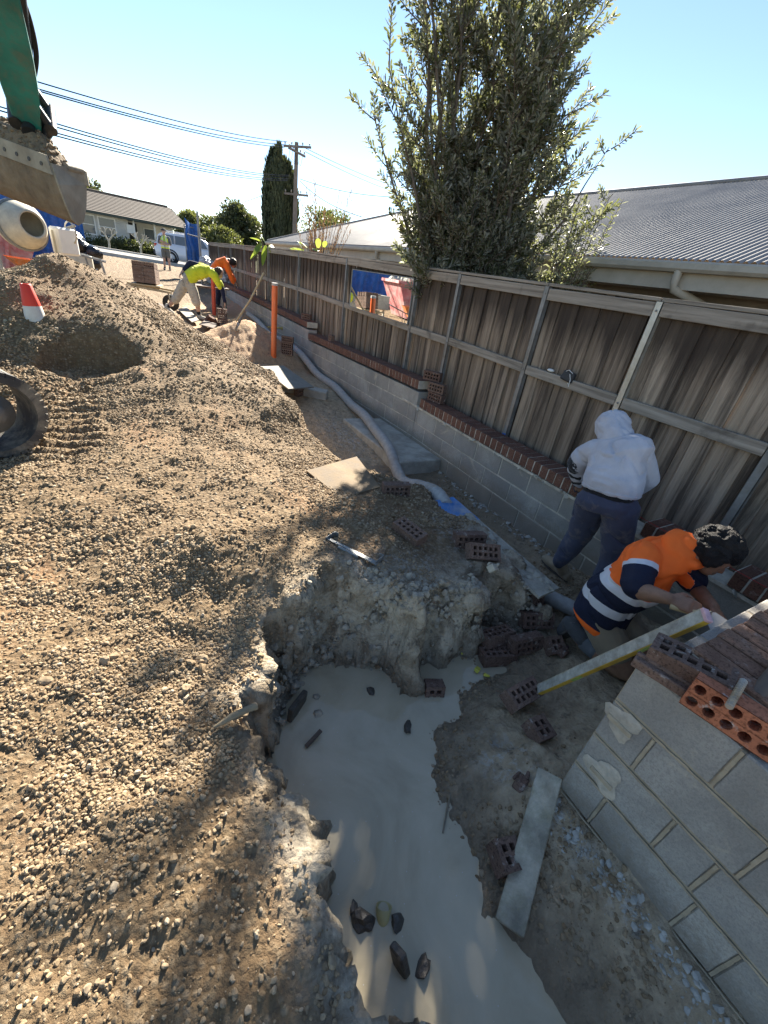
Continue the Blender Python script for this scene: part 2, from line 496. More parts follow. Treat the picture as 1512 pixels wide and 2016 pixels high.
def mat_ground():
    t = NT('earth_and_gravel'); p = t.pos()
    a = t.attr
    n1 = t.noise(p, 1.3, 8, .6, .3); n2 = t.noise(p, 14, 6, .65); n3 = t.noise(p, 70, 5, .7)
    vor = t.voro(p, 46, 'F1', 'Color'); vd = t.voro(p, 46)
    peb = t.n('ShaderNodeSeparateColor'); t.l(vor, peb.inputs[0])
    earth = t.ramp(n2, [(.25, (.100, .063, .032)), (.5, (.170, .113, .060)), (.75, (.25, .174, .095))])
    red = t.ramp(n2, [(.3, (.20, .105, .048)), (.7, (.32, .185, .09))])
    c = t.mix(t.ramp(n1, [(.52, 0.0), (.72, .75)]), earth, red)
    grain = t.ramp(peb.outputs[0], [(.0, (.10, .072, .045)), (.5, (.22, .165, .098)), (1, (.36, .285, .19))])
    c = t.mix(t.math('MULTIPLY', t.ramp(vd, [(.25, .75), (.6, 0.0)]), .8), c, grain)
    mud = t.ramp(n2, [(.25, (.27, .198, .122)), (.55, (.48, .37, .24)), (.8, (.60, .48, .325))])
    c = t.mix(a('mud'), c, mud)
    clay = t.ramp(t.noise(p, 7, 8, .7, .6), [(.28, (.10, .078, .054)), (.42, (.27, .22, .155)), (.53, (.48, .415, .315)), (.8, (.60, .53, .42))])
    c = t.mix(t.math('MULTIPLY', a('clay'), .8), c, clay)
    sand = t.ramp(n2, [(.2, (.32, .20, .11)), (.6, (.47, .32, .19)), (.85, (.54, .40, .26))])
    c = t.mix(a('sand'), c, sand)
    wht = t.ramp(t.noise(p, 22, 7, .75, .5), [(.50, 0.0), (.60, 1.0)])
    c = t.mix(t.math('MULTIPLY', t.math('MULTIPLY', a('white'), wht), .75), c, (.55, .54, .50))
    blk = t.ramp(t.noise(p, 17, 7, .7, .3), [(.56, 0.0), (.66, 1.0)])
    c = t.mix(t.math('MULTIPLY', t.math('MULTIPLY', a('mud'), blk), .6), c, (.05, .043, .035))
    grass = t.ramp(n3, [(.3, (.08, .11, .03)), (.7, (.20, .22, .07))])
    c = t.mix(t.math('MULTIPLY', a('grass'), t.ramp(n1, [(.35, 0.6), (.6, 1.0)])), c, grass)
    c = t.mix(t.math('MULTIPLY', a('damp'), .62), c, (.11, .088, .062))
    h = t.math('ADD', t.math('MULTIPLY', vd, -.8), t.math('ADD', n3, t.math('MULTIPLY', n2, 1.2)))
    r = t.math('SUBTRACT', .92, t.math('MULTIPLY', a('damp'), .6))
    return t.out(c, r, 0, t.bump(h, .75, .02), .35)
M_GROUND = mat_ground()
ny, nx = XX.shape
idx = np.arange(nx * ny).reshape(ny, nx)
F = np.stack([idx[:-1, :-1], idx[:-1, 1:], idx[1:, 1:], idx[1:, :-1]], -1).reshape(-1, 4)
# ragged the dug faces sideways
gxz, gyz = np.gradient(ZZ, GX, axis=1), np.gradient(ZZ, GY, axis=0)
steep = sstep(.8, 2.0, np.hypot(gxz, gyz)) * (YY < 4) * (XX < 2.5)
steep = np.maximum(steep, .0)
nl = np.hypot(gxz, gyz) + 1e-6; n3 = fbm3(XX, YY, ZZ, 7.0, 5, 71, .6) * .115
PX = XX - steep * gxz / nl * n3 + steep * fbm3(XX, YY, ZZ, 16, 3, 73) * .03
PY = YY - steep * gyz / nl * n3 + steep * fbm3(XX, YY, ZZ, 16, 3, 75) * .03
V = np.stack([PX.ravel(), PY.ravel(), ZZ.ravel()], -1)
ground = link_mesh('ground', np_mesh('ground', V, F, M_GROUND, True, dict(mud=Zmud.ravel(), clay=Zclay.ravel(), sand=Zsand.ravel(), grass=Zgrass.ravel(), damp=Zdamp.ravel(), white=Zwhite.ravel())))
tag(ground, 'tan gravelly earth of the building site with a dug trench', kind='structure')

# ------------------------------------------------------------------ muddy water in the hole
def mat_water():
    t = NT('muddy_water'); p = t.pos()
    n = t.noise(p, 1.8, 8, .62, 1.2)
    c = t.ramp(n, [(.3, (.36, .305, .205)), (.5, (.46, .395, .275)), (.72, (.54, .47, .34))])
    spk = t.voro(p, 26)
    c = t.mix(t.ramp(spk, [(.035, 1.0), (.06, 0.0)]), c, (.55, .53, .48))
    b = t.bump(t.noise(p, 9, 3, .5), .05, .01)
    t.b.inputs['IOR'].default_value = 1.33
    return t.out(c, .03, 0, b, .6)
wx = np.linspace(.1, 2.1, 60); wy = np.linspace(-1.6, 1.9, 90)
WX, WY = np.meshgrid(wx, wy)
WZ = np.full(WX.shape, WATER_Z) + 0.001 * fbm(WX, WY, 3, 2, 5)
wi = np.arange(WX.size).reshape(WX.shape)
WF = np.stack([wi[:-1, :-1], wi[:-1, 1:], wi[1:, 1:], wi[1:, :-1]], -1).reshape(-1, 4)
water = link_mesh('water', np_mesh('water', np.stack([WX.ravel(), WY.ravel(), WZ.ravel()], -1), WF, mat_water()))
tag(water, 'milky brown puddle filling the dug hole', kind='structure')

# ------------------------------------------------------------------ loose gravel (instanced pebbles)
def mat_pebble():
    t = NT('pebble_stone'); p = t.pos()
    r = t.rand()
    c = t.ramp(r, [(0, (.13, .086, .046)), (.3, (.25, .176, .100)), (.55, (.335, .248, .152)), (.78, (.30, .228, .147)), (.92, (.41, .33, .225)), (1, (.52, .45, .345))])
    n = t.noise(p, 60, 4, .6)
    c = t.mix(.5, c, t.ramp(n, [(.3, (.15, .10, .055)), (.7, (.34, .255, .155))]))
    return t.out(c, .85, 0, t.bump(n, .35, .004), .3)
M_PEB = mat_pebble()

def pebble_object(name, P, S, ROT, material, label):
    """many pebbles: points carrying size and turn, a stone set on each"""
    me = bpy.data.meshes.new(name)
    me.vertices.add(len(P)); me.vertices.foreach_set('co', np.ascontiguousarray(P, np.float32).ravel())
    for nm, arr in (('psize', S), ('pturn', ROT)):
        a = me.attributes.new(nm, 'FLOAT_VECTOR', 'POINT'); a.data.foreach_set('vector', np.ascontiguousarray(arr, np.float32).ravel())
    me.materials.append(material); me.update()
    o = link_mesh(name, me)
    ng = bpy.data.node_groups.new(name, 'GeometryNodeTree')
    ng.interface.new_socket('Geometry', in_out='INPUT', socket_type='NodeSocketGeometry')
    ng.interface.new_socket('Geometry', in_out='OUTPUT', socket_type='NodeSocketGeometry')
    N = ng.nodes.new; K = ng.links.new
    gi = N('NodeGroupInput'); go = N('NodeGroupOutput')
    join = N('GeometryNodeGeometryToInstance')
    for k in range(5):
        ic = N('GeometryNodeMeshIcoSphere'); ic.inputs['Radius'].default_value = 1; ic.inputs['Subdivisions'].default_value = 2
        pos = N('GeometryNodeInputPosition'); no = N('ShaderNodeTexNoise'); no.noise_dimensions = '4D'
        no.inputs['Scale'].default_value = .9; no.inputs['Detail'].default_value = 1.0; no.inputs['W'].default_value = k * 3.7
        K(pos.outputs[0], no.inputs['Vector'])
        ma = N('ShaderNodeMath'); ma.operation = 'MULTIPLY_ADD'; ma.inputs[1].default_value = 1.5; ma.inputs[2].default_value = .25
        K(no.outputs['Fac'], ma.inputs[0])
        vm = N('ShaderNodeVectorMath'); vm.operation = 'SCALE'; K(pos.outputs[0], vm.inputs[0]); K(ma.outputs[0], vm.inputs['Scale'])
        sp = N('GeometryNodeSetPosition'); K(ic.outputs[0], sp.inputs['Geometry']); K(vm.outputs[0], sp.inputs['Position'])
        sm = N('GeometryNodeSetMaterial'); sm.inputs['Material'].default_value = material; K(sp.outputs[0], sm.inputs['Geometry'])
        K(sm.outputs[0], join.inputs[0])
    iop = N('GeometryNodeInstanceOnPoints')
    K(gi.outputs[0], iop.inputs['Points']); K(join.outputs[0], iop.inputs['Instance']); iop.inputs['Pick Instance'].default_value = True
    for nm, sk in (('psize', 'Scale'), ('pturn', 'Rotation')):
        na = N('GeometryNodeInputNamedAttribute'); na.data_type = 'FLOAT_VECTOR'; na.inputs['Name'].default_value = nm
        K(na.outputs['Attribute'], iop.inputs[sk])
    K(iop.outputs[0], go.inputs[0])
    md = o.modifiers.new('stones', 'NODES'); md.node_group = ng
    tag(o, label, kind='stuff')
    return o

def scatter(n, x0, x1, y0, y1, fn):
    x = NR.uniform(x0, x1, n); y = NR.uniform(y0, y1, n)
    keep = NR.random(n) < fn(x, y)
    return x[keep], y[keep]
def in_view(x, y, mrg=.12):
    z = gz(x, y) - CZ
    c = RM.T @ np.stack([x, y, z])
    u = c[0] / np.maximum(c[2], 1e-3) * FPX / 756; v = c[1] / np.maximum(c[2], 1e-3) * FPX / 1008
    return (c[2] > 0) & (np.abs(u) < 1 + mrg) & (np.abs(v) < 1 + mrg)
gp = []
def dens_bank(x, y):
    patch = .16 + .84 * sstep(-.16, .26, fbm(x, y, 1.7, 4, 91) + .6 * fbm(x, y, 5, 3, 93))
    return (sdist(x, y, PIT) > .03) * patch * in_view(x, y)
for n, a, s0, s1 in ((110000, (-1.4, 1.4, -.2, 2.2), .002, .0085), (4600, (-1.4, 1.2, -.2, 2.2), .005, .0125), (180, (-1.2, .9, -.2, 1.6), .012, .024),
                     (70000, (-2.2, 2.2, 2.0, 4.6), .004, .012), (3000, (-2.2, 2.2, 2.0, 4.6), .010, .018), (60000, (-3.0, 1.9, 4.4, 8.6), .007, .017)):
    x, y = scatter(n, *a, dens_bank)
    s = s0 + (s1 - s0) * NR.random(len(x)) ** 2.0
    gp.append((x, y, s))
x, y = scatter(30000, .9, 3.1, -.3, 3.6, lambda x, y: (sdist(x, y, PIT) < -.02) * (gz(x, y) > WATER_Z - .02) * sstep(-.1, .25, fbm(x, y, 2.5, 3, 95) + .12 * (x < 1.4)) * in_view(x, y))
gp.append((x, y, .002 + .011 * NR.random(len(x)) ** 3.5))
x = np.concatenate([g[0] for g in gp]); y = np.concatenate([g[1] for g in gp]); s = np.concatenate([g[2] for g in gp])
P = np.stack([x, y, gz(x, y) + s * .12], -1)
S = np.stack([s * NR.uniform(.8, 1.35, len(s)), s * NR.uniform(.8, 1.2, len(s)), s * NR.uniform(.5, .9, len(s))], -1)
ROT = np.stack([NR.normal(0, .5, len(s)), NR.normal(0, .5, len(s)), NR.uniform(0, 6.28, len(s))], -1)
pebble_object('gravel', P, S, ROT, M_PEB, 'tan rounded gravel strewn over the bank and spoil heap')
print('pebbles', len(x))
# ------------------------------------------------------------------ masonry materials
def mat_block():
    t = NT('concrete_block'); p = t.pos()
    n = t.noise(p, 3, 6, .6); f = t.noise(p, 130, 5, .75); g = t.noise(p, 38, 4, .7)
    c = t.ramp(t.rand(), [(0, (.30, .29, .265)), (.5, (.40, .385, .35)), (1, (.50, .475, .42))])
    c = t.mix(.55, c, t.ramp(n, [(.3, (.32, .31, .285)), (.7, (.50, .465, .40))]))
    c = t.mix(t.ramp(f, [(.40, .5), (.54, 0.0)]), c, (.20, .195, .19))
    c = t.mix(t.ramp(f, [(.62, 0.0), (.74, .35)]), c, (.64, .60, .53))
    c = t.mix(t.math('MULTIPLY', t.ramp(t.noise(p, 2.2, 7, .65, .6), [(.42, 1.0), (.62, 0.0)]), .55), c, (.21, .20, .18))
    sp = t.n('ShaderNodeSeparateXYZ'); t.l(p, sp.inputs[0]); lo = t.math('ADD', t.math('MULTIPLY', sp.outputs[2], -4.0), t.math('MULTIPLY', g, 1.3)); c = t.mix(t.math('MULTIPLY', t.ramp(lo, [(.25, 0.0), (.75, 1.0)]), .55), c, (.23, .185, .125))
    w = t.ramp(t.noise(p, 5, 7, .7, .5), [(.60, 0.0), (.70, .6)])
    c = t.mix(w, c, (.58, .50, .38))
    return t.out(c, .93, 0, t.bump(t.math('ADD', f, t.math('MULTIPLY', g, .8)), .65, .006), .25)
M_BLOCK = mat_block()
M_MORTAR = mat_simple('mortar', (.37, .31, .22), .95, .3, 9, bump=.6, bscale=70, bdist=.006)
M_MORTARG = mat_simple('grey_mortar', (.50, .46, .38), .95, .35, 12, bump=.6, bscale=60, bdist=.006)
def mat_brick(name, a, b, splash=.25):
    t = NT(name); p = t.pos()
    f = t.noise(p, 90, 5, .7); n = t.noise(p, 9, 6, .65)
    c = t.ramp(t.rand(), [(0, a), (1, b)])
    c = t.mix(t.ramp(n, [(.3, .0), (.75, .55)]), c, tuple(x * 1.6 for x in b))
    c = t.mix(t.ramp(f, [(.38, .7), (.5, 0.0)]), c, tuple(x * .4 for x in a))
    c = t.mix(t.math('MULTIPLY', t.ramp(t.noise(p, 24, 6, .7, .4), [(.58, 0.0), (.68, 1.0)]), splash), c, (.50, .47, .42))
    return t.out(c, .9, 0, t.bump(f, .6, .004), .25)
M_BRICK = mat_brick('dark_brick', (.10, .062, .047), (.19, .125, .095), .55)
M_BRICKR = mat_brick('capping_brick', (.10, .050, .036), (.17, .085, .058), .3)
M_BRICKO = mat_brick('orange_brick', (.33, .115, .058), (.42, .16, .085), .75)

def rough_box_mesh(name, L, W, H, mat, bev=.006, jit=.0015, seed=0):
    r = random.Random(seed); bm = bmesh.new()
    bmesh.ops.create_cube(bm, size=1)
    for v in bm.verts:
        v.co = Vector((v.co.x * L, v.co.y * W, v.co.z * H)) + Vector([r.uniform(-jit, jit) for _ in range(3)])
    bmesh.ops.bevel(bm, geom=list(bm.edges), offset=bev, segments=1, affect='EDGES')
    me = bpy.data.meshes.new(name); bm.to_mesh(me); bm.free(); me.materials.append(mat)
    return me
_bm_cache = {}
def block_mesh(L, W=.19, H=.190, mat=None, key='block', bev=.005):
    k = (key, round(L, 3), round(W, 3), round(H, 3), rnd.randrange(3))
    if k not in _bm_cache: _bm_cache[k] = rough_box_mesh(key, L, W, H, mat or M_BLOCK, bev, .0015, hash(k) % 999)
    return _bm_cache[k]

# ---- near wall: the corner the kneeling man is laying
near = empty('corner_wall', (1.38, .38, 0), 'grey concrete block corner wall in the foreground with sandy mortar joints', 'wall')
NEAR_ROWS = [(.760, [.38, .040, -.310, -.660, -1.01, -1.36, -1.71]), (.556, [.38, .215, -.135, -.485, -.835, -1.185, -1.535]),
             (.352, [.38, .040, -.095, -.440, -.79, -1.14, -1.49]), (.148, [.38, .220, -.130, -.265, -.61, -.96, -1.31])]
for top, js in NEAR_ROWS:
    for a, b in zip(js, js[1:]):
        L = a - b - .011
        o = link_mesh('block', block_mesh(L), near, loc=(.095 + rnd.uniform(-.002, .002), (a + b) / 2 - .38, top - .096), rot=(0, rnd.uniform(-.004, .004), math.pi / 2))
for r, (top, _) in enumerate(NEAR_ROWS):          # the return behind it
    xs = [1.575, 1.975, 2.375, 2.775, 3.10] if r % 2 else [1.575, 1.775, 2.175, 2.575, 3.10]
    for a, b in zip(xs, xs[1:]):
        link_mesh('block', block_mesh(b - a - .011), near, loc=((a + b) / 2 - 1.38, .27 - .38, top - .096))
mb = MB(); mb.box((.095, -.90, .36), (.180, 1.79, .79)); mb.box((.97, -.11, .36), (1.56, .178, .79))
mb.build('mortar', M_MORTAR, near)
# mortar struck proud of the joints, ragged
mb = MB()
for top, js in NEAR_ROWS:
    for i in range(46):
        y0 = .37 - i * .038
        mb.box((-.0005 + rnd.uniform(-.0012, .001), y0 - .38 - .019, top - .204 + .102 - .1 + rnd.uniform(-.001, .001)), (.003, .040, .0090 + rnd.uniform(-.002, .002)), (rnd.uniform(-.04, .04), 0, 0))
    for a in js[1:-1]:
        for k in range(4):
            mb.box((.0 + rnd.uniform(-.001, .0012), a - .38 + rnd.uniform(-.001, .001), top - .03 - .045 * k), (.003, .0100 + rnd.uniform(-.002, .002), .047))
mb.build('joint', M_MORTAR, near)['kind'] = 'stuff'
# two smears of pale patching mortar with the raked gap across each
PA, PB = at(1222, 1424, x=1.375), at(1186, 1528, x=1.375)
M_PATCH = mat_simple('patching_mortar', (.44, .40, .33), .9, .3, 12, bump=.7, bscale=40, bdist=.01)
for (cy, cz, sy, sz, sd_) in ((PA.y, PA.z, .062, .066, 1), (PB.y, PB.z, .070, .072, 2)):
    bm = bmesh.new(); n = 26; rr = random.Random(sd_)
    ring = []
    for i in range(n):
        t_ = 2 * math.pi * i / n
        k = 1 + .22 * math.sin(3 * t_ + sd_) + rr.uniform(-.10, .10)
        ring.append(bm.verts.new((-.0015, math.cos(t_) * sy * k, math.sin(t_) * sz * k)))
    inner = [bm.verts.new((-.0050 + rr.uniform(-.0015, .0015), v.co.y * .72, v.co.z * .72)) for v in ring]
    c0 = bm.verts.new((-.0055, 0, 0))
    for i in range(n):
        j = (i + 1) % n
        bm.faces.new((ring[i], ring[j], inner[j], inner[i])); bm.faces.new((inner[i], inner[j], c0))
    me = bpy.data.meshes.new('mortar_patch'); bm.to_mesh(me); bm.free(); me.materials.append(M_PATCH)
    o = link_mesh('mortar_patch', me, near, loc=(-.001, cy - .38, cz)); o['label'] = 'pale smear of patching mortar'
    mb = MB(); mb.box((-.008, cy - .38 - .0, cz - .01), (.012, .095, .022), (R_(0), 0, 0)); mb.build('raked_joint', M_MORTAR, near, bevel=.003)

# ---- long wall under the fence
longw = empty('retaining_wall', (3.1, .38, 0), 'long grey block retaining wall with brick capping along the fence', 'wall')
def wall_top(y): return .37 if y < 4.45 else (.57 - .03 * (y - 4.5) if y < 8.75 else .64)
def lay_rows(y0, y1, nrow, skip=0):
    for r in range(nrow):
        y = y0 - (.2 if (r + int(y0)) % 2 else 0)
        while y < y1 - .02:
            a, b = max(y, y0), min(y + .4, y1); y += .4
            if b - a < .06: continue
            m = (a + b) / 2; top = wall_top(m)
            slope = -.03 if 4.45 <= m < 8.75 else 0
            link_mesh('block', block_mesh(b - a - .009), longw, loc=(.095 + rnd.uniform(-.002, .002), m - .38, top - .0965 - .2 * r), rot=(0, -slope * 1.0, math.pi / 2))
lay_rows(.38, 4.45, 3); lay_rows(4.45, 8.75, 4); lay_rows(8.75, 13.4, 4); lay_rows(13.4, 22.6, 3)
mb = MB()
for a, b in ((.38, 4.44), (4.46, 8.74), (8.76, 22.6)):
    za, zb = wall_top(a + .02), wall_top(b - .02)
    vs = [(.005, a - .38, -.5), (.19, a - .38, -.5), (.19, b - .38, -.5), (.005, b - .38, -.5), (.005, a - .38, za - .004), (.19, a - .38, za - .004), (.19, b - .38, zb - .004), (.005, b - .38, zb - .004)]
    mb.add(vs, [(0, 3, 2, 1), (4, 5, 6, 7), (0, 1, 5, 4), (1, 2, 6, 5), (2, 3, 7, 6), (3, 0, 4, 7)])
mb.build('mortar', M_MORTARG, longw)
# capping of bricks on edge
capp = MB(); cap_rows = []
def cap_run(y0, y1, dz=0.0):
    y = y0
    while y < y1 - .07:
        cap_rows.append((y + .038, wall_top(min(max(y + .04, y0 + .03), y1 - .03)) + .035 + dz)); y += .0865
cap_run(.42, .72); cap_run(1.02, 1.30); cap_run(1.86, 4.42); cap_run(4.47, 8.72); cap_run(8.80, 20.5)
for y, z in cap_rows:
    capp.box((.0945, y - .38, z + .053), (.224, .0865, .103))
capp.box((.10, 2.6 - .38, .385), (.235, 4.4, .026), jit=.003)
for i in range(60):
    capp.ico((rnd.uniform(-.03, .02), rnd.uniform(.5, 4.4) - .38, .385 + rnd.uniform(-.012, .01)), rnd.uniform(.010, .028), 1, (1, 1.5, .5), (rnd.random(), rnd.random(), rnd.random() * 6), .25)
capping = capp.build('brick_capping', M_MORTARG, longw)
for y, z in cap_rows:
    link_mesh('brick', block_mesh(.230, .076, .110, M_BRICKR, 'brick', .004), capping, loc=(.092 + rnd.uniform(-.0015, .0015), y - .38 + rnd.uniform(-.002, .002), z + .055 + rnd.uniform(-.001, .001)), rot=(rnd.uniform(-.012, .012), 0, rnd.uniform(-.008, .008)))

# ---- brick course on the corner wall's return
capn = empty('brick_course', (1.48, .18, .76), 'row of sunlit tan bricks on edge laid on the corner wall', 'bricks')
M_BRICKS = mat_brick('tan_brick', (.13, .068, .045), (.23, .13, .085), .3)
mb = MB(); mb.box((.80, 0, .052), (1.62, .215, .098)); mb.build('mortar', M_MORTAR, capn)
for i in range(18):
    link_mesh('brick', block_mesh(.230, .076, .110, M_BRICKS, 'tan_brick_', .004), capn, loc=(.035 + i * .0885, rnd.uniform(-.004, .004), .062 + rnd.uniform(-.002, .002)), rot=(0, 0, math.pi / 2 + rnd.uniform(-.015, .015)))

# ------------------------------------------------------------------ paling fence
def mat_paling():
    t = NT('weathered_paling'); p = t.pos((55, 55, 1.4), rand=True); q = t.pos((6, 6, .45), rand=True); w = t.pos()
    g = t.noise(p, 1.0, 6, .65, .35); st = t.noise(q, 1.0, 9, .72, .3); sep = t.n('ShaderNodeSeparateXYZ'); t.l(w, sep.inputs[0])
    c = t.ramp(t.rand(), [(0, (.085, .063, .045)), (.3, (.20, .152, .110)), (.7, (.31, .242, .178)), (1, (.48, .39, .295))])
    c = t.mix(.5, c, t.ramp(g, [(.25, (.09, .066, .046)), (.5, (.28, .218, .158)), (.75, (.46, .375, .285))]))
    c = t.mix(t.ramp(st, [(.45, 0.0), (.60, .88)]), c, (.055, .042, .033))
    # old water stains that hang from the top rail
    hz = t.math('MULTIPLY_ADD', sep.outputs[2], 1.1); hz.node.inputs[2].default_value = -1.50
    stn = t.math('MULTIPLY', t.math('ADD', hz, t.math('MULTIPLY', st, .8), True), .9)
    c = t.mix(t.ramp(stn, [(.40, 0.0), (.66, .85)]), c, (.045, .034, .027))
    low = t.math('MULTIPLY_ADD', sep.outputs[2], -2.0); low.node.inputs[2].default_value = 1.35
    c = t.mix(t.math('MULTIPLY', t.math('MULTIPLY', low, g, True), .5), c, (.13, .12, .105))
    return t.out(c, .9, 0, t.bump(g, .6, .006), .25)
M_PAL = mat_paling()
def mat_rail():
    t = NT('grey_rail_timber'); p = t.pos((30, 1.2, 30), rand=True)
    g = t.noise(p, 1.0, 6, .65, .4); n = t.noise(t.pos(), 4, 6, .6)
    c = t.ramp(g, [(.25, (.12, .10, .08)), (.5, (.28, .245, .20)), (.75, (.42, .375, .315))])
    c = t.mix(t.ramp(n, [(.58, 0.0), (.72, .7)]), c, (.07, .058, .048))
    return t.out(c, .9, 0, t.bump(g, .6, .006), .25)
M_RAIL = mat_rail()
M_STEEL = mat_simple('galvanised_post', (.25, .255, .25), .55, .25, 8, metal=.55, bump=.1, dirt=(.13, .115, .09), dirt_amt=.6)
M_GALV = mat_simple('bright_galvanised', (.52, .51, .46), .45, .2, 10, metal=.6, bump=.1, dirt=(.33, .29, .2), dirt_amt=.5)
FX = 3.40
def fence_top(y): return 1.925 + .0115 * min(max(y - 2, 0), 9)
fence = empty('paling_fence', (FX, .3, .36), 'weathered grey timber paling fence with steel posts and rails', 'fence')
POSTS = [-.2, .93, 2.0, 3.08, 4.41, 5.32, 7.66, 10.3, 12.9, 15.8, 18.1, 20.6, 23.1]
pal_v = []
for k in range(8):
    mb = MB(); w = .128 + rnd.uniform(-.008, .006)
    n = 6; L = 1.0; lx = []
    for i in range(n + 1):
        z = i / n; bow = .004 * math.sin(z * 3.1 + k); wob = rnd.uniform(-.0025, .0025)
        lx.append([(-.008 + bow, -w / 2 + wob, z), (.008 + bow, -w / 2 + wob, z), (.008 + bow, w / 2 + wob, z), (-.008 + bow, w / 2 + wob, z)])
    vs = [p for r in lx for p in r]; fs = [(0, 3, 2, 1), (n * 4, n * 4 + 1, n * 4 + 2, n * 4 + 3)]
    for i in range(n):
        for j in range(4): fs.append((i * 4 + j, i * 4 + (j + 1) % 4, i * 4 + 4 + (j + 1) % 4, i * 4 + 4 + j))
    mb.add(vs, fs); pal_v.append(mb.mesh('paling', M_PAL))
y = -.5; i = 0
while y < 23.2:
    top = fence_top(y) - .01 + rnd.uniform(-.012, .006)
    z0 = .30 if y < 4.4 else .40
    link_mesh('paling', pal_v[rnd.randrange(8)], fence, loc=((0.0 if i % 2 else .019) + rnd.uniform(-.003, .003), y - .3, z0 - .36), scale=(1, 1, top - z0), rot=(rnd.uniform(-.012, .012), 0, rnd.uniform(-.03, .03)))
    y += .105 + rnd.uniform(-.010, .010); i += 1
for a, b in zip(POSTS, POSTS[1:]):
    za, zb = fence_top(a), fence_top(b)
    for dz, h, dx in ((-.065, .095, -.030), (-.74, .085, -.030)):
        mb = MB(); mb.beam((dx, a + .028 - .3, za + dz - .36), (dx, b - .028 - .3, zb + dz - .36 + rnd.uniform(-.01, .01)), .038, h); mb.build('rail', M_RAIL, fence, bevel=.003)
    mb = MB(); mb.beam((.012, a - .3 + .004, za + .003 - .36), (.012, b - .3 - .004, zb + .003 - .36), .115, .026); mb.build('top_board', M_RAIL, fence, bevel=.003)
for n_, a in enumerate(POSTS):
    mb = MB(); top = fence_top(a) - .012; z0 = .35
    h = top - z0; c = (top + z0) / 2 - .36
    mb.box((-.050, a - .3, c), (.005, .055, h)); mb.box((-.030, a - .3 - .0255, c), (.045, .004, h)); mb.box((-.030, a - .3 + .0255, c), (.045, .004, h))
    po = mb.build('post', M_GALV if n_ == 2 else M_STEEL, fence)
    if n_ == 2: po['label'] = 'pale galvanised fence post'
    mb = MB()
    for dz in (top - .06, top - .74): mb.cone((-.052, a - .3, dz - .36), (-.060, a - .3, dz - .36), .010, .008, 6)
    mb.build('bolt', M_STEEL, po).parent = po
    po.children[0].location = (0, 0, 0)
# blue paint daubs at two post feet
M_BLUEP = mat_simple('blue_paint', (.03, .12, .42), .6, .3, 20)
for a in (3.08, 7.66):
    mb = MB(); mb.box((-.0535, a - .3, .12), (.003, .05, .07), jit=.004); mb.build('paint_mark', M_BLUEP, fence)
# mirror propped on the rail
mir = empty('mirror', (FX - .062, 6.36, 1.27), 'large mirror standing on the fence rail reflecting the site', 'mirror')
t_ = NT('mirror_glass'); t_.out((.86, .90, .90), .015, 1.0); M_MIRROR = t_.m
mb = MB(); mb.box((-.001, 0, .275), (.005, 1.98, .55)); mb.build('glass', M_MIRROR, mir)
mb = MB(); mb.box((.006, 0, .275), (.006, 2.0, .57)); mb.build('backing_board', mat_simple('backing', (.1, .09, .08)), mir)
mb = MB(); mb.box((0, 0, -.008), (.02, 2.0, .012)); mb.box((0, 0, .558), (.02, 2.0, .012)); mb.box((0, -.998, .275), (.02, .012, .55)); mb.box((0, .998, .275), (.02, .012, .55))
mb.build('frame', M_STEEL, mir)

# ------------------------------------------------------------------ neighbour's house behind the fence
M_IRON = None
def mat_iron():
    t = NT('corrugated_iron'); p = t.pos(); n = t.noise(p, 1.2, 7, .65, .3); f = t.noise(t.pos((1, 9, 1)), 2.5, 6, .7)
    c = t.ramp(n, [(.3, (.17, .165, .16)), (.7, (.27, .26, .25))])
    c = t.mix(t.ramp(f, [(.5, 0.0), (.75, .5)]), c, (.30, .28, .25))
    return t.out(c, t.ramp(n, [(.3, .5), (.7, .7)]), .1, None, .4)
M_IRON = mat_iron()
M_GUTTER = mat_simple('gutter_paint', (.42, .39, .325), .5, .15, 5, bump=.03, dirt=(.28, .25, .2), dirt_amt=.5)
M_FASCIA = mat_simple('fascia_paint', (.45, .41, .34), .6, .12, 4, bump=.05, dirt=(.30, .26, .2), dirt_amt=.4)
M_CLAD = mat_simple('wall_cladding', (.20, .175, .145), .75, .2, 4, bump=.1)
EX, EZ, RX, RZ, YN, YF = 5.5, 2.42, 10.2, 4.22, -3.0, 21.2
nb = empty('neighbour_house', (6.2, 9, .36), 'low house behind the fence with grey corrugated iron roof', 'house')
def rel(o, p): return Vector(p) - o.location
pitch = .0762; nper = 6
yv = np.arange(YN, YF + 1e-6, pitch / nper)
wave = .0115 * np.cos(2 * np.pi * yv / pitch)
hipf = lambda yy: np.clip((YF - yy) / (YF - 16.9), 0, 1)          # how far up the slope a sheet runs at this y (hip end)
nrow = 4
rows = []
for r in range(nrow + 1):
    k = r / nrow * hipf(yv)
    rows.append(np.stack([EX + (RX - EX) * k, yv, EZ + (RZ - EZ) * k + wave], -1))
Vr = np.concatenate(rows) - np.array(nb.location)
m_ = len(yv); ii = np.arange(m_ - 1)
Fr = np.concatenate([np.stack([r * m_ + ii, (r + 1) * m_ + ii, (r + 1) * m_ + ii + 1, r * m_ + ii + 1], -1) for r in range(nrow)])
roof = link_mesh('roof', np_mesh('roof', Vr, Fr, M_IRON, True), nb)
mb = MB(); mb.add([rel(nb, p) for p in ((EX, YF, EZ - .02), (RX, 16.9, RZ - .02), (RX + 4.7, YF, EZ - .02))], [(0, 1, 2)])
mb.add([rel(nb, p) for p in ((RX, YN, RZ - .02), (RX, 16.9, RZ - .02), (RX + 4.7, YF, EZ - .02), (RX + 4.7, YN, EZ - .02))], [(0, 3, 2, 1)])
mb.build('rear_roof', M_IRON, nb)
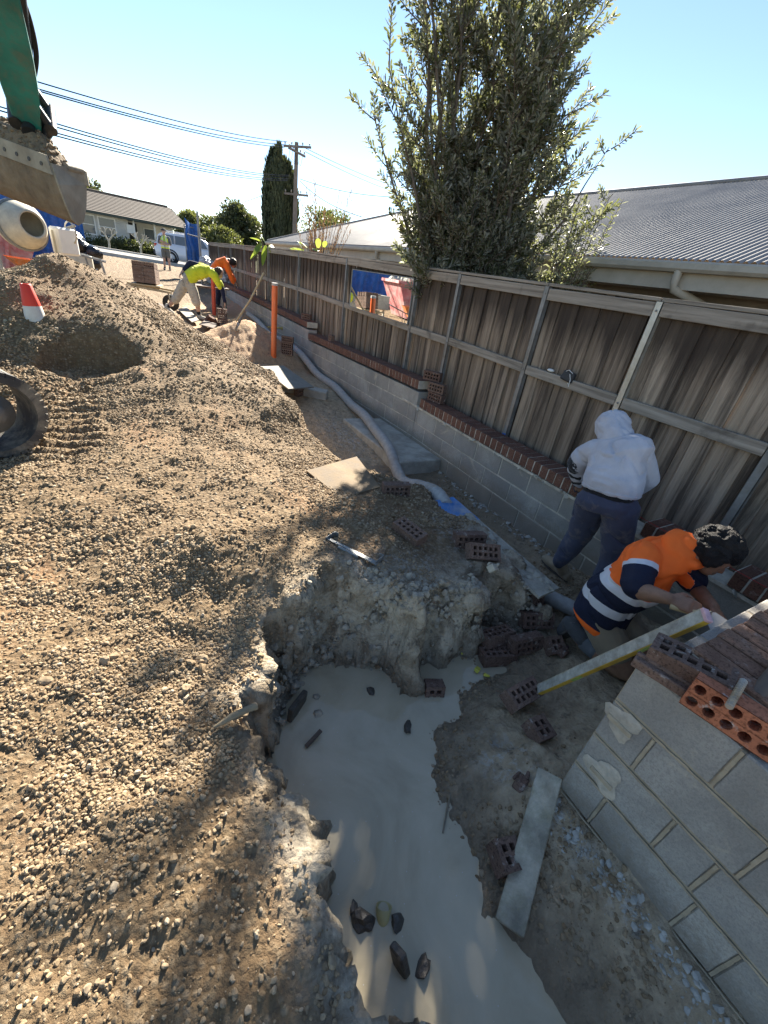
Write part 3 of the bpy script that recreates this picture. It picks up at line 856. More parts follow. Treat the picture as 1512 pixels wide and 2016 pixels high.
mb = MB(); mb.tube([rel(nb, (RX, YN, RZ + .015)), rel(nb, (RX, 16.9, RZ + .015)), rel(nb, (EX, YF, EZ + .015))], .045, 8); mb.build('ridge_capping', M_IRON, roof).location = (0, 0, 0)
# quad gutter, fascia, soffit
gprof = [(0, 0), (-.10, 0), (-.125, .03), (-.125, .085), (-.110, .105), (-.10, .095), (-.105, .03), (-.02, .015), (-.005, .10), (0, .10)]
mb = MB(); Mx = Matrix(((1, 0, 0), (0, 0, 1), (0, 1, 0)))
mb.prism([(u, v) for u, v in gprof], rel(nb, (EX + .04, YN, EZ - .125)), Matrix(((1, 0, 0), (0, 0, 1), (0, 1, 0))), YF - YN + .1); mb.build('gutter', M_GUTTER, nb)
mb = MB(); mb.beam(rel(nb, (EX + .055, YN, EZ - .19)), rel(nb, (EX + .055, YF, EZ - .19)), .022, .20); mb.build('fascia', M_FASCIA, nb)
mb = MB(); mb.beam(rel(nb, (EX + .40, YN, EZ - .275)), rel(nb, (EX + .40, YF - .1, EZ - .275)), .66, .012); mb.build('soffit', M_FASCIA, nb)
mb = MB(); mb.beam(rel(nb, (EX + .82, YN, 1.2)), rel(nb, (EX + .82, YF - .6, 1.2)), .16, 1.9); mb.build('wall', M_CLAD, nb)
for k in range(9):
    mb = MB(); mb.box(rel(nb, (EX + .725, 9, .42 + k * .20)), (.024, 23.4, .19), (0, R_(4), 0)); mb.build('weatherboard', M_CLAD, nb)
M_WINF = mat_simple('dark_window', (.03, .032, .035), .25, .2, 3, bump=0)
for yy in (3.2, 9.0, 13.5):
    mb = MB(); mb.box(rel(nb, (EX + .70, yy, 1.45)), (.05, 1.5, 1.0)); w_ = mb.build('window', M_FASCIA, nb)
    mb = MB(); mb.box(rel(nb, (EX + .672, yy - .36, 1.45)), (.01, .66, .9)); mb.box(rel(nb, (EX + .672, yy + .36, 1.45)), (.01, .66, .9)); mb.build('pane', M_WINF, w_)
for px_, py_ in ((1335, 545), (745, 487)):
    q = at(px_, py_, x=EX + .0); yy = q.y
    mb = MB(); pts = [(EX - .03, yy, EZ - .11), (EX - .03, yy, EZ - .22), (EX + .0, yy, EZ - .29), (EX + .35, yy - .25, EZ - .42), (EX + .56, yy - .32, EZ - .47), (EX + .58, yy - .32, EZ - .6), (EX + .58, yy - .32, .4)]
    mb.tube([rel(nb, p) for p in pts], .045, 12); mb.build('downpipe', M_GUTTER, nb)

# ------------------------------------------------------------------ trees
def mat_leaf(name, cols, back, rough=.45, trans=.25):
    t = NT(name); a = t.n('ShaderNodeAttribute', attribute_name='tint', attribute_type='GEOMETRY').outputs['Fac']
    c = t.ramp(a, [(i / (len(cols) - 1), c) for i, c in enumerate(cols)])
    gm = t.n('ShaderNodeNewGeometry')
    c = t.mix(gm.outputs['Backfacing'], c, back)
    t.out(c, rough, 0, None, .4)
    tr = t.n('ShaderNodeBsdfTranslucent'); t.l(t.mix(.3, c, (.45, .5, .08)), tr.inputs[0])
    mx = t.n('ShaderNodeMixShader'); mx.inputs[0].default_value = trans
    t.l(t.b.outputs[0], mx.inputs[1]); t.l(tr.outputs[0], mx.inputs[2])
    t.l(mx.outputs[0], t.t.nodes['Material Output'].inputs[0])
    return t.m
M_BARK = mat_simple('bark', (.13, .105, .08), .95, .35, 14, bump=.8, bscale=30, bdist=.012)

def leaves_mesh(name, P, D, L, W, mat, curl=.25, up=None, tint=None):
    """obovate leaves at P pointing along D: six vertices each, folded along the midrib"""
    n = len(P)
    D = D / np.linalg.norm(D, axis=1, keepdims=True)
    U = NR.normal(0, 1, (n, 3)) if up is None else up + NR.normal(0, .35, (n, 3))
    S_ = np.cross(D, U); S_ /= np.linalg.norm(S_, axis=1, keepdims=True) + 1e-9
    N_ = np.cross(S_, D)
    L = L[:, None]; W = W[:, None]
    p0 = P; p1 = P + D * L * .45 + S_ * W * .36 + N_ * W * .10; p2 = P + D * L * .80 + S_ * W * .50 - N_ * L * curl * .25
    p3 = P + D * L - N_ * L * curl * .5; p4 = P + D * L * .80 - S_ * W * .50 - N_ * L * curl * .25; p5 = P + D * L * .45 - S_ * W * .36 + N_ * W * .10
    V = np.stack([p0, p1, p2, p3, p4, p5], 1).reshape(-1, 3)
    b = np.arange(n)[:, None] * 6
    F = np.concatenate([b + np.array([[0, 1, 2, 3]]), b + np.array([[0, 3, 4, 5]])])
    tn = NR.random(n) if tint is None else tint
    return np_mesh(name, V, F, mat, False, dict(tint=np.repeat(tn, 6)))

def grow(base, tips, segs, mb, r0, wander, seed):
    """limbs from base to tips; returns (points, directions) along the outer parts"""
    r = random.Random(seed); outp = []
    for tip in tips:
        b = Vector(base); tp = Vector(tip); pts = []; rad = []
        for i in range(segs + 1):
            k = i / segs
            q = b.lerp(tp, k); bow = math.sin(k * math.pi)
            q = q + Vector((r.uniform(-1, 1), r.uniform(-1, 1), r.uniform(-.3, .3))) * wander * bow
            q.z += 0
            pts.append(q); rad.append(r0 * (1 - k) ** 1.1 + .004)
        mb.tube(pts, rad, 6)
        outp.append(pts)
    return outp

M_BANK = mat_leaf('banksia_leaf', [(.030, .038, .022), (.060, .070, .040), (.10, .106, .064), (.18, .17, .115)], (.27, .27, .22), .42, .34)
bx, by, bz = 4.25, 5.2, .36
tree = empty('banksia_tree', (bx, by, bz), 'tall bushy banksia tree leaning over the fence against the sky', 'tree')
mb = MB(); tr_ = random.Random(5); shoots = []
ENV = [(1.4, -.7, 1.1), (2.1, -.95, 1.05), (2.9, -1.25, .9), (3.6, -1.65, .8), (4.3, -1.9, .85), (5.0, -1.75, .65), (5.6, -1.5, .4)]
def env(z):
    zs = [e[0] for e in ENV]; return float(np.interp(z, zs, [e[1] for e in ENV])), float(np.interp(z, zs, [e[2] for e in ENV]))
stems = []
for k in range(46):
    z_ = 1.5 + 4.1 * ((k * .618034) % 1.0); lo, hi = env(z_); f_ = (k * .7548776) % 1.0; s_ = lo + (hi - lo) * f_
    dp = .62 * (((k * .5698403) % 1.0) * 2 - 1) * (1 - .3 * abs(2 * f_ - 1))
    stems.append((s_, dp, z_))
stems += [(1.5, .0, 2.75), (1.3, .1, 3.2), (-1.3, .0, 2.5), (-1.7, .1, 3.2)]
limbs = grow((0, 0, 0), [(s_ * .88 + d_ * .47, -s_ * .47 + d_ * .88, z_) for s_, d_, z_ in stems], 8, mb, .05, .10, 4)
for li, pts in enumerate(limbs):
    sparse = stems[li][0] > 1.3 or li >= 46
    thin = stems[li][0] < -1.0
    nsub = 13 if sparse else (24 if thin else 46)
    for k in range(nsub):
        t0 = tr_.uniform(.34 if not sparse else .55, 1.0); f_ = t0 * 8; i0 = min(7, int(f_)); q = pts[i0].lerp(pts[i0 + 1], f_ - i0)
        ax = (pts[i0 + 1] - pts[i0]).normalized()
        ang = tr_.uniform(0, 6.28); out = Vector((math.cos(ang), math.sin(ang), 0))
        d = (ax * tr_.uniform(.5, 1.1) + out * tr_.uniform(.5, 1.35) + Vector((0, 0, .12))).normalized()
        ln = tr_.uniform(.18, .48) * (1.25 if not sparse else .85)
        e = q + d * ln; mid = q + d * ln * .5 + Vector((0, 0, -.02))
        mb.tube([q, mid, e], [.009, .006, .003], 4, caps=False)
        shoots.append((q, mid, e))
mb.build('trunk', M_BARK, tree)
LP, LD, LT = [], [], []
for q, mid, e in shoots:
    d = (e - q).normalized(); n = int((e - q).length * 78) + 6
    for i in range(n):
        k = .12 + .88 * (i / n) ** .8
        b = q.lerp(e, k); ang = i * 2.4 + tr_.uniform(-.4, .4)
        u = d.orthogonal().normalized(); w = d.cross(u)
        o = u * math.cos(ang) + w * math.sin(ang)
        LP.append(b); LD.append(d * (.55 + .7 * k * k) + o * .95); LT.append(min(1, max(0, tr_.gauss(.40, .22) + (.35 if k > .93 else 0))))
LP = np.array(LP); LD = np.array(LD)
n = len(LP); link_mesh('crown', leaves_mesh('crown', LP, LD, NR.uniform(.045, .105, n), NR.uniform(.017, .031, n), M_BANK, .2, None, np.array(LT)), tree)
print('banksia leaves', n)
# flower spikes
M_SPIKE = mat_simple('flower_spike', (.30, .24, .09), .9, .3, 40, bump=.6)
for k in range(9):
    q, mid, e = shoots[tr_.randrange(len(shoots))]
    mb = MB(); mb.lathe([(0, 0), (.022, .012), (.027, .06), (.024, .12), (0, .14)], e, (tr_.uniform(-.2, .2), tr_.uniform(-.2, .2), 1), 10); mb.build('flower_spike', M_SPIKE, tree)
# paler saplings at the tree's foot on the right
M_PALE = mat_leaf('pale_leaf', [(.10, .12, .05), (.17, .18, .09), (.26, .26, .15)], (.3, .3, .22), .5, .35)
sap = empty('pale_shrub', (5.25, 4.65, .36), 'pale olive shrub beside the banksia in front of the gutter', 'shrub')
mb = MB(); PP, DD = [], []
for k in range(34):
    tip = Vector((tr_.uniform(-.6, .65), tr_.uniform(-.35, .3), tr_.uniform(1.3, 2.75))); pts = [Vector((0, 0, 0)).lerp(tip, i / 5) + Vector((0, 0, .1 * math.sin(i / 5 * 3.1))) for i in range(6)]
    mb.tube(pts, [.016, .013, .011, .008, .006, .003], 5, caps=False)
    for i in range(46):
        f_ = 2.2 + 2.8 * i / 46; i0 = int(f_); q = pts[i0].lerp(pts[min(5, i0 + 1)], f_ - i0); ang = i * 2.4
        PP.append(q); DD.append(Vector((math.cos(ang), math.sin(ang), .5)))
mb.build('stem', M_BARK, sap); PP = np.array(PP); DD = np.array(DD)
link_mesh('foliage', leaves_mesh('foliage', PP, DD, NR.uniform(.06, .10, len(PP)), NR.uniform(.018, .028, len(PP)), M_PALE), sap)

def clump_tree(name, loc, h, rx, rz, n, mat, label, group=None, trunk_r=.15, nclump=26, leaf=(.16, .3), seed=1, low=.25, spread=.30):
    r = np.random.default_rng(seed); o = empty(name, loc, label, 'tree', group)
    mb = MB(); cl = []
    for k in range(nclump):
        a = r.uniform(0, 6.28); zz = r.uniform(low, 1); rr = rx * (1 - abs(2 * (zz - low) / (1 - low) - .9) ** 2 * .45) * math.sqrt(r.uniform(.05, 1))
        cl.append((math.cos(a) * rr, math.sin(a) * rr, h * zz * .95))
    fork = Vector((0, 0, h * low * .8)); mb.tube([(0, 0, 0), tuple(fork * .5), tuple(fork)], [trunk_r, trunk_r * .85, trunk_r * .7], 8)
    for c in cl:
        c = Vector(c); mb.tube([fork, fork.lerp(c, .5) + Vector((0, 0, .1 * h * .2)), c], [trunk_r * .45, trunk_r * .25, trunk_r * .08], 5, caps=False)
    mb.build('trunk', M_BARK, o)
    ci = r.integers(0, nclump, n); C = np.array(cl)[ci]
    dirs = r.normal(0, 1, (n, 3)); dirs /= np.linalg.norm(dirs, axis=1, keepdims=True)
    rad = spread * rx * r.random(n) ** .5 * (0.7 + .6 * r.random(nclump)[ci])
    P = C + dirs * rad[:, None] * np.array([1.15, 1.15, .8])
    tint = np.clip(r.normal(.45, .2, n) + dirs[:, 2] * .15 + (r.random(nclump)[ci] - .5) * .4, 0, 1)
    link_mesh('crown', leaves_mesh('crown', P, dirs + r.normal(0, .6, (n, 3)), r.uniform(*leaf, n), r.uniform(leaf[0] * .5, leaf[1] * .5, n), mat, .2, None, tint), o)
    return o
M_GUM = mat_leaf('gum_leaf', [(.025, .035, .018), (.05, .062, .03), (.09, .095, .05)], (.09, .1, .055), .5, .2)
M_OLIVE = mat_leaf('olive_leaf', [(.05, .06, .02), (.10, .11, .035), (.16, .16, .06)], (.13, .14, .06), .5, .25)
M_RUST = mat_leaf('rust_leaf', [(.10, .06, .04), (.17, .10, .06), (.20, .14, .09)], (.16, .11, .07), .6, .25)
def P3(px, py, y): return at(px, py, y=y)
GRP = 'trees beyond the site'
def tree_px(name, pxl, pxr, ptop, pbot, y, n, mat, label, seed, **kw):
    a, b = P3(pxl, (ptop + pbot) / 2, y), P3(pxr, (ptop + pbot) / 2, y); t_, g_ = P3((pxl + pxr) / 2, ptop, y), P3((pxl + pxr) / 2, pbot, y)
    z0 = .4; return clump_tree(name, ((a.x + b.x) / 2, y, z0), t_.z - z0, (b.x - a.x) / 2, 0, n, mat, label, GRP, seed=seed, **kw)
tree_px('gum_tree', 425, 512, 398, 500, 52, 9000, M_GUM, 'dark round gum tree standing between far house and cypress', 3, nclump=34, leaf=(.25, .45), trunk_r=.3)
tree_px('olive_tree', 350, 430, 425, 500, 58, 6000, M_OLIVE, 'olive green tree left of the dark round gum tree', 4, nclump=26, leaf=(.25, .45), trunk_r=.3)
tree_px('rust_tree', 480, 515, 425, 490, 56, 2500, M_RUST, 'rusty brown tree at the right edge of the dark gum', 5, nclump=16, leaf=(.25, .4), trunk_r=.2)
tree_px('hedge_tree', 585, 700, 415, 470, 40, 6000, M_OLIVE, 'broad olive tree right of the utility pole above the roof', 6, nclump=34, leaf=(.2, .34), trunk_r=.2, low=.15)
tree_px('tall_tree', 130, 205, 352, 420, 75, 3000, M_GUM, 'distant tree top showing above the ridge of the far house', 8, nclump=20, leaf=(.35, .6), trunk_r=.3)
tree_px('low_tree', 380, 475, 452, 500, 44, 5000, M_OLIVE, 'low yellow-green tree in front of the dark gum', 9, nclump=24, leaf=(.2, .34), trunk_r=.2, low=.1)
# cypress: upright sprays packed on a column
cp0 = P3(552, 440, 38); cy_w = (P3(580, 400, 38).x - P3(522, 400, 38).x) / 2; cy_h = P3(545, 312, 38).z - .4
cyp = empty('cypress_tree', (cp0.x, 38, .4), 'dark columnar cypress tree beside the utility pole', 'tree')
n = 15000; th = NR.uniform(0, 6.28, n); k = NR.random(n)
lob = 1 + .12 * np.sin(th * 7 + 2) + .08 * np.sin(th * 13)
rr = cy_w * np.where(k < .70, 1.0, np.sqrt(np.clip(1 - ((k - .70) / .30) ** 2, 0, 1)) * .9 + .04) * lob * NR.uniform(.82, 1.03, n) * np.where(k < .1, .85, 1)
hh = cy_h * k * (1 + .06 * np.sin(th * 5) - .10 * (np.cos(th) > .2) * (k > .6))
P = np.stack([rr * np.cos(th), rr * np.sin(th), hh], -1)
D = np.stack([np.cos(th) * .22, np.sin(th) * .22, np.ones(n)], -1) + NR.normal(0, .12, (n, 3))
M_CYP = mat_leaf('cypress_spray', [(.016, .026, .012), (.030, .044, .020), (.06, .07, .03)], (.03, .04, .02), .7, .08)
link_mesh('crown', leaves_mesh('crown', P, D, NR.uniform(.4, .8, n), NR.uniform(.10, .17, n), M_CYP, .05, np.stack([np.cos(th), np.sin(th), 0 * th], -1)), cyp)
mb = MB(); mb.tube([(0, 0, 0), (0, 0, cy_h * .5), (0, 0, cy_h * .9)], [.22, .16, .04], 8); mb.build('trunk', M_BARK, cyp)
# broad bright leaves of two plants hanging over the fence
M_BANA = mat_leaf('broad_leaf', [(.13, .22, .02), (.24, .34, .035), (.36, .42, .06)], (.28, .36, .06), .4, .45)
def broad_plant(loc, label, seed, specs, pale=False):
    o = empty('broad_leaf_plant', loc, label, 'plant'); r = random.Random(seed); mb = MB(); lb = MB()
    for (tx, ty, tz, dx, dy, dz, L, W) in specs:
        L *= .72; W *= .72
        tip = Vector((tx, ty, tz)); mb.tube([(0, 0, 0), (tx * .5, ty * .5, tz * .65), tuple(tip)], [.02, .014, .008], 6)
        d = Vector((dx, dy, dz)).normalized(); s_ = d.cross(Vector((.3, .2, 1))).normalized(); ns = 7; rowv = []
        for i in range(ns + 1):
            k = i / ns; c = tip + d * L * k + Vector((0, 0, -.35 * L * k * k)); w = W * math.sin(math.pi * min(1, k * .93 + .07)) ** .7
            rowv += [c - s_ * w + Vector((0, 0, -.25 * w)), c, c + s_ * w + Vector((0, 0, -.25 * w))]
        fs = []
        for i in range(ns):
            for j in (0, 1): fs.append((i * 3 + j, i * 3 + j + 1, i * 3 + 4 + j, i * 3 + 3 + j))
        lf = MB(); lf.add(rowv, fs, 0, True); me = lf.mesh('leaf', M_BANA); a = me.attributes.new('tint', 'FLOAT', 'POINT'); a.data.foreach_set('value', [r.random()] * len(rowv)); link_mesh('leaf', me, o)
    mb.build('stem', M_BARK, o); return o
q = P3(512, 470, 13.4)
broad_plant((3.75, 13.2, .36), 'bright green broad-leaved plant hanging over the fence beside the shovel handle', 1,
            [(-.5, 0, 1.75, -.5, -.5, -.3, .55, .11), (-.45, .1, 1.8, -.6, .1, .3, .5, .10), (-.3, -.3, 1.75, -.3, -1, -.2, .5, .11), (-.4, .3, 1.7, -.6, .5, -.5, .6, .10), (-.42, -.2, 1.72, -.5, -.7, -1.1, .6, .09), (-.35, .15, 1.78, -.2, .3, .6, .4, .08)])
broad_plant((3.95, 10.6, .36), 'bright green broad-leaved plant above the fence left of the mirror', 2,
            [(-.3, 0, 1.75, -.4, .8, .7, .5, .10), (-.2, -.4, 1.78, -.2, -.6, .9, .5, .09), (-.3, .4, 1.72, -.5, .8, .2, .5, .11), (-.3, -.6, 1.74, -.4, -.8, .2, .45, .10), (-.35, .1, 1.7, -.8, 0, .25, .5, .11), (-.25, .55, 1.75, -.2, .6, .8, .4, .08), (-.2, -.75, 1.8, -.1, -.6, .6, .42, .07)])
M_REDS = mat_leaf('red_twig', [(.22, .08, .07), (.30, .13, .11)], (.28, .12, .1), .7, .2)
rs = empty('red_twig_shrub', (4.6, 12.4, .36), 'thin reddish twiggy shrub in front of the iron roof', 'shrub')
mb = MB(); PP, DD = [], []
for k in range(44):
    tip = Vector((tr_.uniform(-.45, .55), tr_.uniform(-1.1, 1.1), tr_.uniform(2.0, 3.2))); b_ = Vector((tip.x * .3, tip.y * .3, 1.2))
    mb.tube([(0, 0, 0), b_, tip], [.014, .008, .002], 4, caps=False)
    for i in range(26):
        kk = .3 + .7 * i / 26; PP.append(b_.lerp(tip, kk)); DD.append(Vector((tr_.uniform(-.6, .6), tr_.uniform(-.6, .6), 1)))
mb.build('stem', M_BARK, rs); PP = np.array(PP); DD = np.array(DD)
link_mesh('foliage', leaves_mesh('foliage', PP, DD, NR.uniform(.06, .11, len(PP)), NR.uniform(.012, .02, len(PP)), M_REDS), rs)
# ------------------------------------------------------------------ street
M_ROAD = mat_simple('asphalt', (.17, .165, .155), .9, .2, 2, bump=.2, dirt=(.30, .25, .19), dirt_amt=.6)
M_KERB = mat_simple('kerb_concrete', (.42, .40, .36), .9, .15, 3, bump=.15)
def strip(name, x0, x1, y0, y1, dz, m, n=40, k=4):
    xs = np.linspace(x0, x1, n); ys = np.linspace(y0, y1, k); A, B = np.meshgrid(xs, ys)
    Zs = UF(A, B) + dz
    ii = np.arange(A.size).reshape(A.shape); Fs = np.stack([ii[:-1, :-1], ii[:-1, 1:], ii[1:, 1:], ii[1:, :-1]], -1).reshape(-1, 4)
    return link_mesh(name, np_mesh(name, np.stack([A.ravel(), B.ravel(), Zs.ravel()], -1), Fs, m))
tag(strip('road', -40, 40, 32, 40, .06, M_ROAD, 60, 6), 'pale grey street in front of the far house', kind='structure')
for y0, y1 in ((31.6, 32.0), (40.0, 40.4)):
    xs = np.linspace(-40, 40, 41); mb = MB(); vs = []
    for x_ in xs:
        z_ = float(UF(x_, (y0 + y1) / 2)); vs += [(x_, y0, z_ - .1), (x_, y0, z_ + .16), (x_, y1, z_ + .16), (x_, y1, z_ - .1)]
    fs = [(i * 4 + j, i * 4 + j + 1, i * 4 + 5 + j, i * 4 + 4 + j) for i in range(40) for j in range(3)]
    mb.add(vs, fs); tag(mb.build('kerb', M_KERB), 'concrete kerb along the street', kind='structure')

# ------------------------------------------------------------------ far house across the street
M_WB = mat_simple('white_weatherboard', (.50, .49, .45), .7, .08, 2, bump=.05)
M_TILE = mat_simple('brown_roof_tile', (.095, .075, .060), .85, .3, 3, bump=.3)
M_TRIMG = mat_simple('dark_green_trim', (.035, .05, .042), .6, .2, 3, bump=.02)
M_WHITE = mat_simple('white_paint', (.72, .71, .67), .6, .08, 3, bump=.03)
M_DARK = mat_simple('dark_interior', (.022, .020, .020), .7, .2, 3, bump=.02)
M_GLASS = NT('window_glass').out((.10, .12, .14), .08, 0, None, .6)
HA = R_(22); hu = Vector((math.cos(HA), math.sin(HA), 0)); hv = Vector((-math.sin(HA), math.cos(HA), 0))
hA = at(169, 412, y=46)
fh = empty('far_house', (hA.x, 46, .80), 'white weatherboard house with brown tiled roof across the street', 'house', rz=HA)
EH, RH = 2.25, 3.75
LX0, LX1 = -7.0, 8.1
mb = MB(); mb.box(((LX0 - .2 + 3.2) / 2, 2.6, EH / 2), (3.2 - LX0 - .2, 5.0, EH)); mb.build('wall', M_WB, fh)
mb = MB(); mb.box((5.5, 3.6, EH / 2), (4.6, 3.0, EH)); mb.build('porch_wall', M_WB, fh)
for k in range(14):
    mb = MB(); mb.box((-2.1, .075, .10 + k * .155), (10.2, .05, .148), (R_(-5), 0, 0)); mb.build('weatherboard', M_WB, fh)
# roof with tiles in stepped rows
ro = MB(); nr = 14
for i in range(nr):
    a, b = i / nr, (i + 1) / nr
    ya, yb = -.55 + 3.15 * a, -.55 + 3.15 * b; za, zb = EH + (RH - EH) * a, EH + (RH - EH) * b
    ro.add([(LX0 - .4, ya, za + .05), (LX1, ya, za + .05), (LX1 - .35 * (b), yb, zb + .02), (LX0 - .4, yb, zb + .02), (LX0 - .4, ya, za - .04), (LX1, ya, za - .04)], [(0, 1, 2, 3), (4, 5, 1, 0)])
ro.add([(LX0 - .4, 2.6, RH + .02), (LX1 - .35, 2.6, RH + .02), (LX1, 5.75, EH), (LX0 - .4, 5.75, EH)], [(0, 1, 2, 3)])
ro.add([(LX1, -.55, EH), (LX1, 5.75, EH), (LX1 - .35, 2.6, RH + .02)], [(0, 1, 2)])
rf_ = ro.build('roof', M_TILE, fh)
mb = MB(); mb.tube([(LX0, 2.6, RH + .04), (LX1 - .35, 2.6, RH + .04)], .09, 6); mb.build('ridge_tile', M_TILE, rf_)
mb = MB(); mb.box(((LX0 + LX1) / 2, -.56, EH - .06), (LX1 - LX0, .06, .16)); mb.build('fascia', M_TRIMG, fh)
mb = MB(); mb.box(((LX0 + LX1) / 2, .9, EH - .10), (LX1 - LX0 - .2, 2.8, .03)); mb.build('soffit', M_TRIMG, fh)
for wx_, ww in ((-.2, 1.25), (1.35, 1.15), (-3.0, 1.4)):
    mb = MB()
    for dx, dz, sx_, sz_ in ((0, .64, ww + .16, .09), (0, -.64, ww + .16, .09), (-ww / 2 - .04, 0, .08, 1.2), (ww / 2 + .04, 0, .08, 1.2)): mb.box((wx_ + dx, .02, 1.35 + dz), (sx_, .08, sz_))
    w_ = mb.build('window', M_WHITE, fh)
    mb = MB(); mb.box((wx_, .045, 1.35), (ww, .02, 1.2)); mb.build('pane', M_GLASS, w_)
    mb = MB(); mb.box((wx_, .02, 1.35), (ww, .03, .05)); mb.build('transom', M_WHITE, w_)
mb = MB(); mb.box((4.05, 2.06, 1.0), (.95, .06, 2.0)); dr = mb.build('door', M_DARK, fh)
mb = MB(); mb.ico((3.68, 2.0, 1.0), .04, 1); mb.build('handle', M_STEEL, dr)
for wx_ in (5.6, 7.2):
    mb = MB(); mb.box((wx_, 2.06, 1.35), (1.0, .06, .9)); w_ = mb.build('window', M_WHITE, fh)
    mb = MB(); mb.box((wx_, 2.02, 1.35), (.86, .02, .76)); mb.build('pane', M_GLASS, w_)
for px_ in (3.35, 5.05, 6.6, 7.9):
    mb = MB(); mb.box((px_, -.15, EH / 2), (.11, .11, EH)); mb.build('porch_post', M_WHITE, fh)
for k in range(16):
    mb = MB(); mb.box((4.6 + k * .22, -.15, .42), (.04, .04, .8)); mb.build('baluster', M_TRIMG, fh)
mb = MB(); mb.box((6.3, -.15, .82), (3.3, .07, .06)); mb.build('handrail', M_WHITE, fh)
mb = MB(); mb.box((5.6, .9, .06), (4.9, 2.4, .12)); mb.build('porch_floor', M_KERB, fh)
mb = MB(); mb.box((3.05, -.02, 1.5), (.5, .25, .6)); mb.build('air_conditioner', M_WHITE, fh)
# garden in front of the house
M_SHRUB = mat_leaf('shrub_leaf', [(.02, .03, .012), (.05, .065, .025), (.08, .10, .04)], (.06, .07, .03), .5, .2)
gb = empty('garden_bush', at(262, 490, y=45), 'dark low garden bush in front of the far house porch', 'bush'); gb.location.z = .75
n = 5000; P = np.stack([NR.normal(0, 1.5, n), NR.normal(0, .35, n), np.abs(NR.normal(0, .28, n))], -1); mb = MB()
for k in range(7): mb.tube([(k * .6 - 1.8, 0, -.1), (k * .6 - 1.8, 0, .5)], .03, 5)
mb.build('stem', M_BARK, gb); link_mesh('foliage', leaves_mesh('foliage', P, NR.normal(0, 1, (n, 3)) + [0, 0, .6], NR.uniform(.15, .3, n), NR.uniform(.06, .12, n), M_SHRUB), gb)
for k, (pxx, pyy, lab) in enumerate(((212, 472, 'bare grey frangipani tree in front of the far house windows'), (278, 500, 'bare grey frangipani tree by the far house door'))):
    o = empty('bare_tree', at(pxx, pyy, y=43), lab, 'tree'); o.location.z = .72; mb = MB(); r = random.Random(k)
    def br(p, d, L, rad, dep):
        e = p + d * L; mb.tube([p, p.lerp(e, .5) + Vector((r.uniform(-.03, .03), 0, .03)), e], [rad, rad * .9, rad * .75], 6)
        if dep:
            for s_ in (-1, 1): br(e, (d + Vector((s_ * r.uniform(.4, .8), r.uniform(-.4, .4), .25))).normalized(), L * .75, rad * .75, dep - 1)
    br(Vector((0, 0, -.05)), Vector((.1, 0, 1)).normalized(), .55, .09, 3); mb.build('trunk', mat_simple('pale_bark', (.36, .34, .3), .9, .2, 9), o)

# ------------------------------------------------------------------ utility pole and wires
M_POLE = mat_simple('pole_timber', (.17, .145, .125), .95, .25, 3, bump=.3)
M_WIRE = mat_simple('wire', (.035, .04, .06), 1.0, .1, 3, bump=0, spec=0.0)
M_CERAM = mat_simple('insulator', (.25, .22, .2), .3, .1, 3, bump=0)
py0 = 36.0; ptop = at(584, 280, y=py0); pb = at(580, 450, y=py0)
ple = empty('utility_pole', (ptop.x, py0, .3), 'timber utility pole with crossarms beside the cypress', 'pole')
mb = MB(); mb.cone((0, 0, -.3), (0, 0, ptop.z - .3), .19, .13, 12); mb.build('shaft', M_POLE, ple)
arm_d = Vector((.62, -.78, 0))
INS = []
for k, (dz, L) in enumerate(((-.25, 1.1), (-.55, 1.0), (-2.9, 1.0))):
    zc = ptop.z - .3 + dz; a = Vector((0, 0, zc)) - arm_d * L; b = Vector((0, 0, zc)) + arm_d * L
    if k == 1: a = Vector((0, 0, zc)) - Vector((.78, .62, 0)) * L; b = Vector((0, 0, zc)) + Vector((.78, .62, 0)) * L
    mb = MB(); mb.beam(a + Vector((0, -.15, 0)), b + Vector((0, -.15, 0)), .10, .12); ca = mb.build('crossarm', M_POLE, ple)
    for f_ in (-.9, -.4, .4, .9):
        c = Vector((0, -.15, zc + .05)) + (b - a) * .5 * f_
        mb = MB(); mb.lathe([(.02, 0), (.02, .06), (.06, .07), (.035, .11), (.06, .13), (.03, .18), (0, .2)], c, (0, 0, 1), 8); mb.build('insulator', M_CERAM, ca)
        INS.append(ple.location + c + Vector((0, 0, .15)))
mb = MB()
for k in range(3):
    a = Vector((-.5 + .2 * k, -.25, ptop.z - .6)); mb.tube([a, a + Vector((-.1, 0, -.7)), a + Vector((.35, 0, -.95)), a + Vector((.5, .1, -.4))], .012, 5)
mb.build('jumper_cable', M_WIRE, ple)
def wire(a, b, sag, r, label, n=24):
    a = Vector(a); b = Vector(b); mb = MB()
    mb.tube([a.lerp(b, i / n) - Vector((0, 0, sag * 4 * (i / n) * (1 - i / n))) for i in range(n + 1)], r, 5)
    o = mb.build('power_wire', M_WIRE); tag(o, label, 'wire', 'power lines across the sky'); return o
for k, (p0, p1, lab) in enumerate((((565, 279), (75, 134), 'uppermost power wire running from pole top to upper left'), ((562, 285), (75, 148), 'second power wire from the top of the pole to upper left'),
                                   ((560, 290), (75, 152), 'third power wire from the top of the pole to upper left'))):
    a = at(*p0, y=35.5); b = at(*p1, y=17); d = b - a; wire(a, b + d * .35, .35, .016, lab)
for k, (p0, p1, lab) in enumerate((((570, 345), (100, 203), 'uppermost of the four lower wires left of the pole'), ((570, 348), (100, 210), 'second of the four lower wires left of the pole'),
                                   ((568, 352), (100, 222), 'third of the four lower wires left of the pole'), ((566, 355), (100, 228), 'lowest of the four lower wires left of the pole'))):
    a = at(*p0, y=35.5); b = at(*p1, y=15); d = b - a; wire(a, b + d * .35, .45, .014, lab)
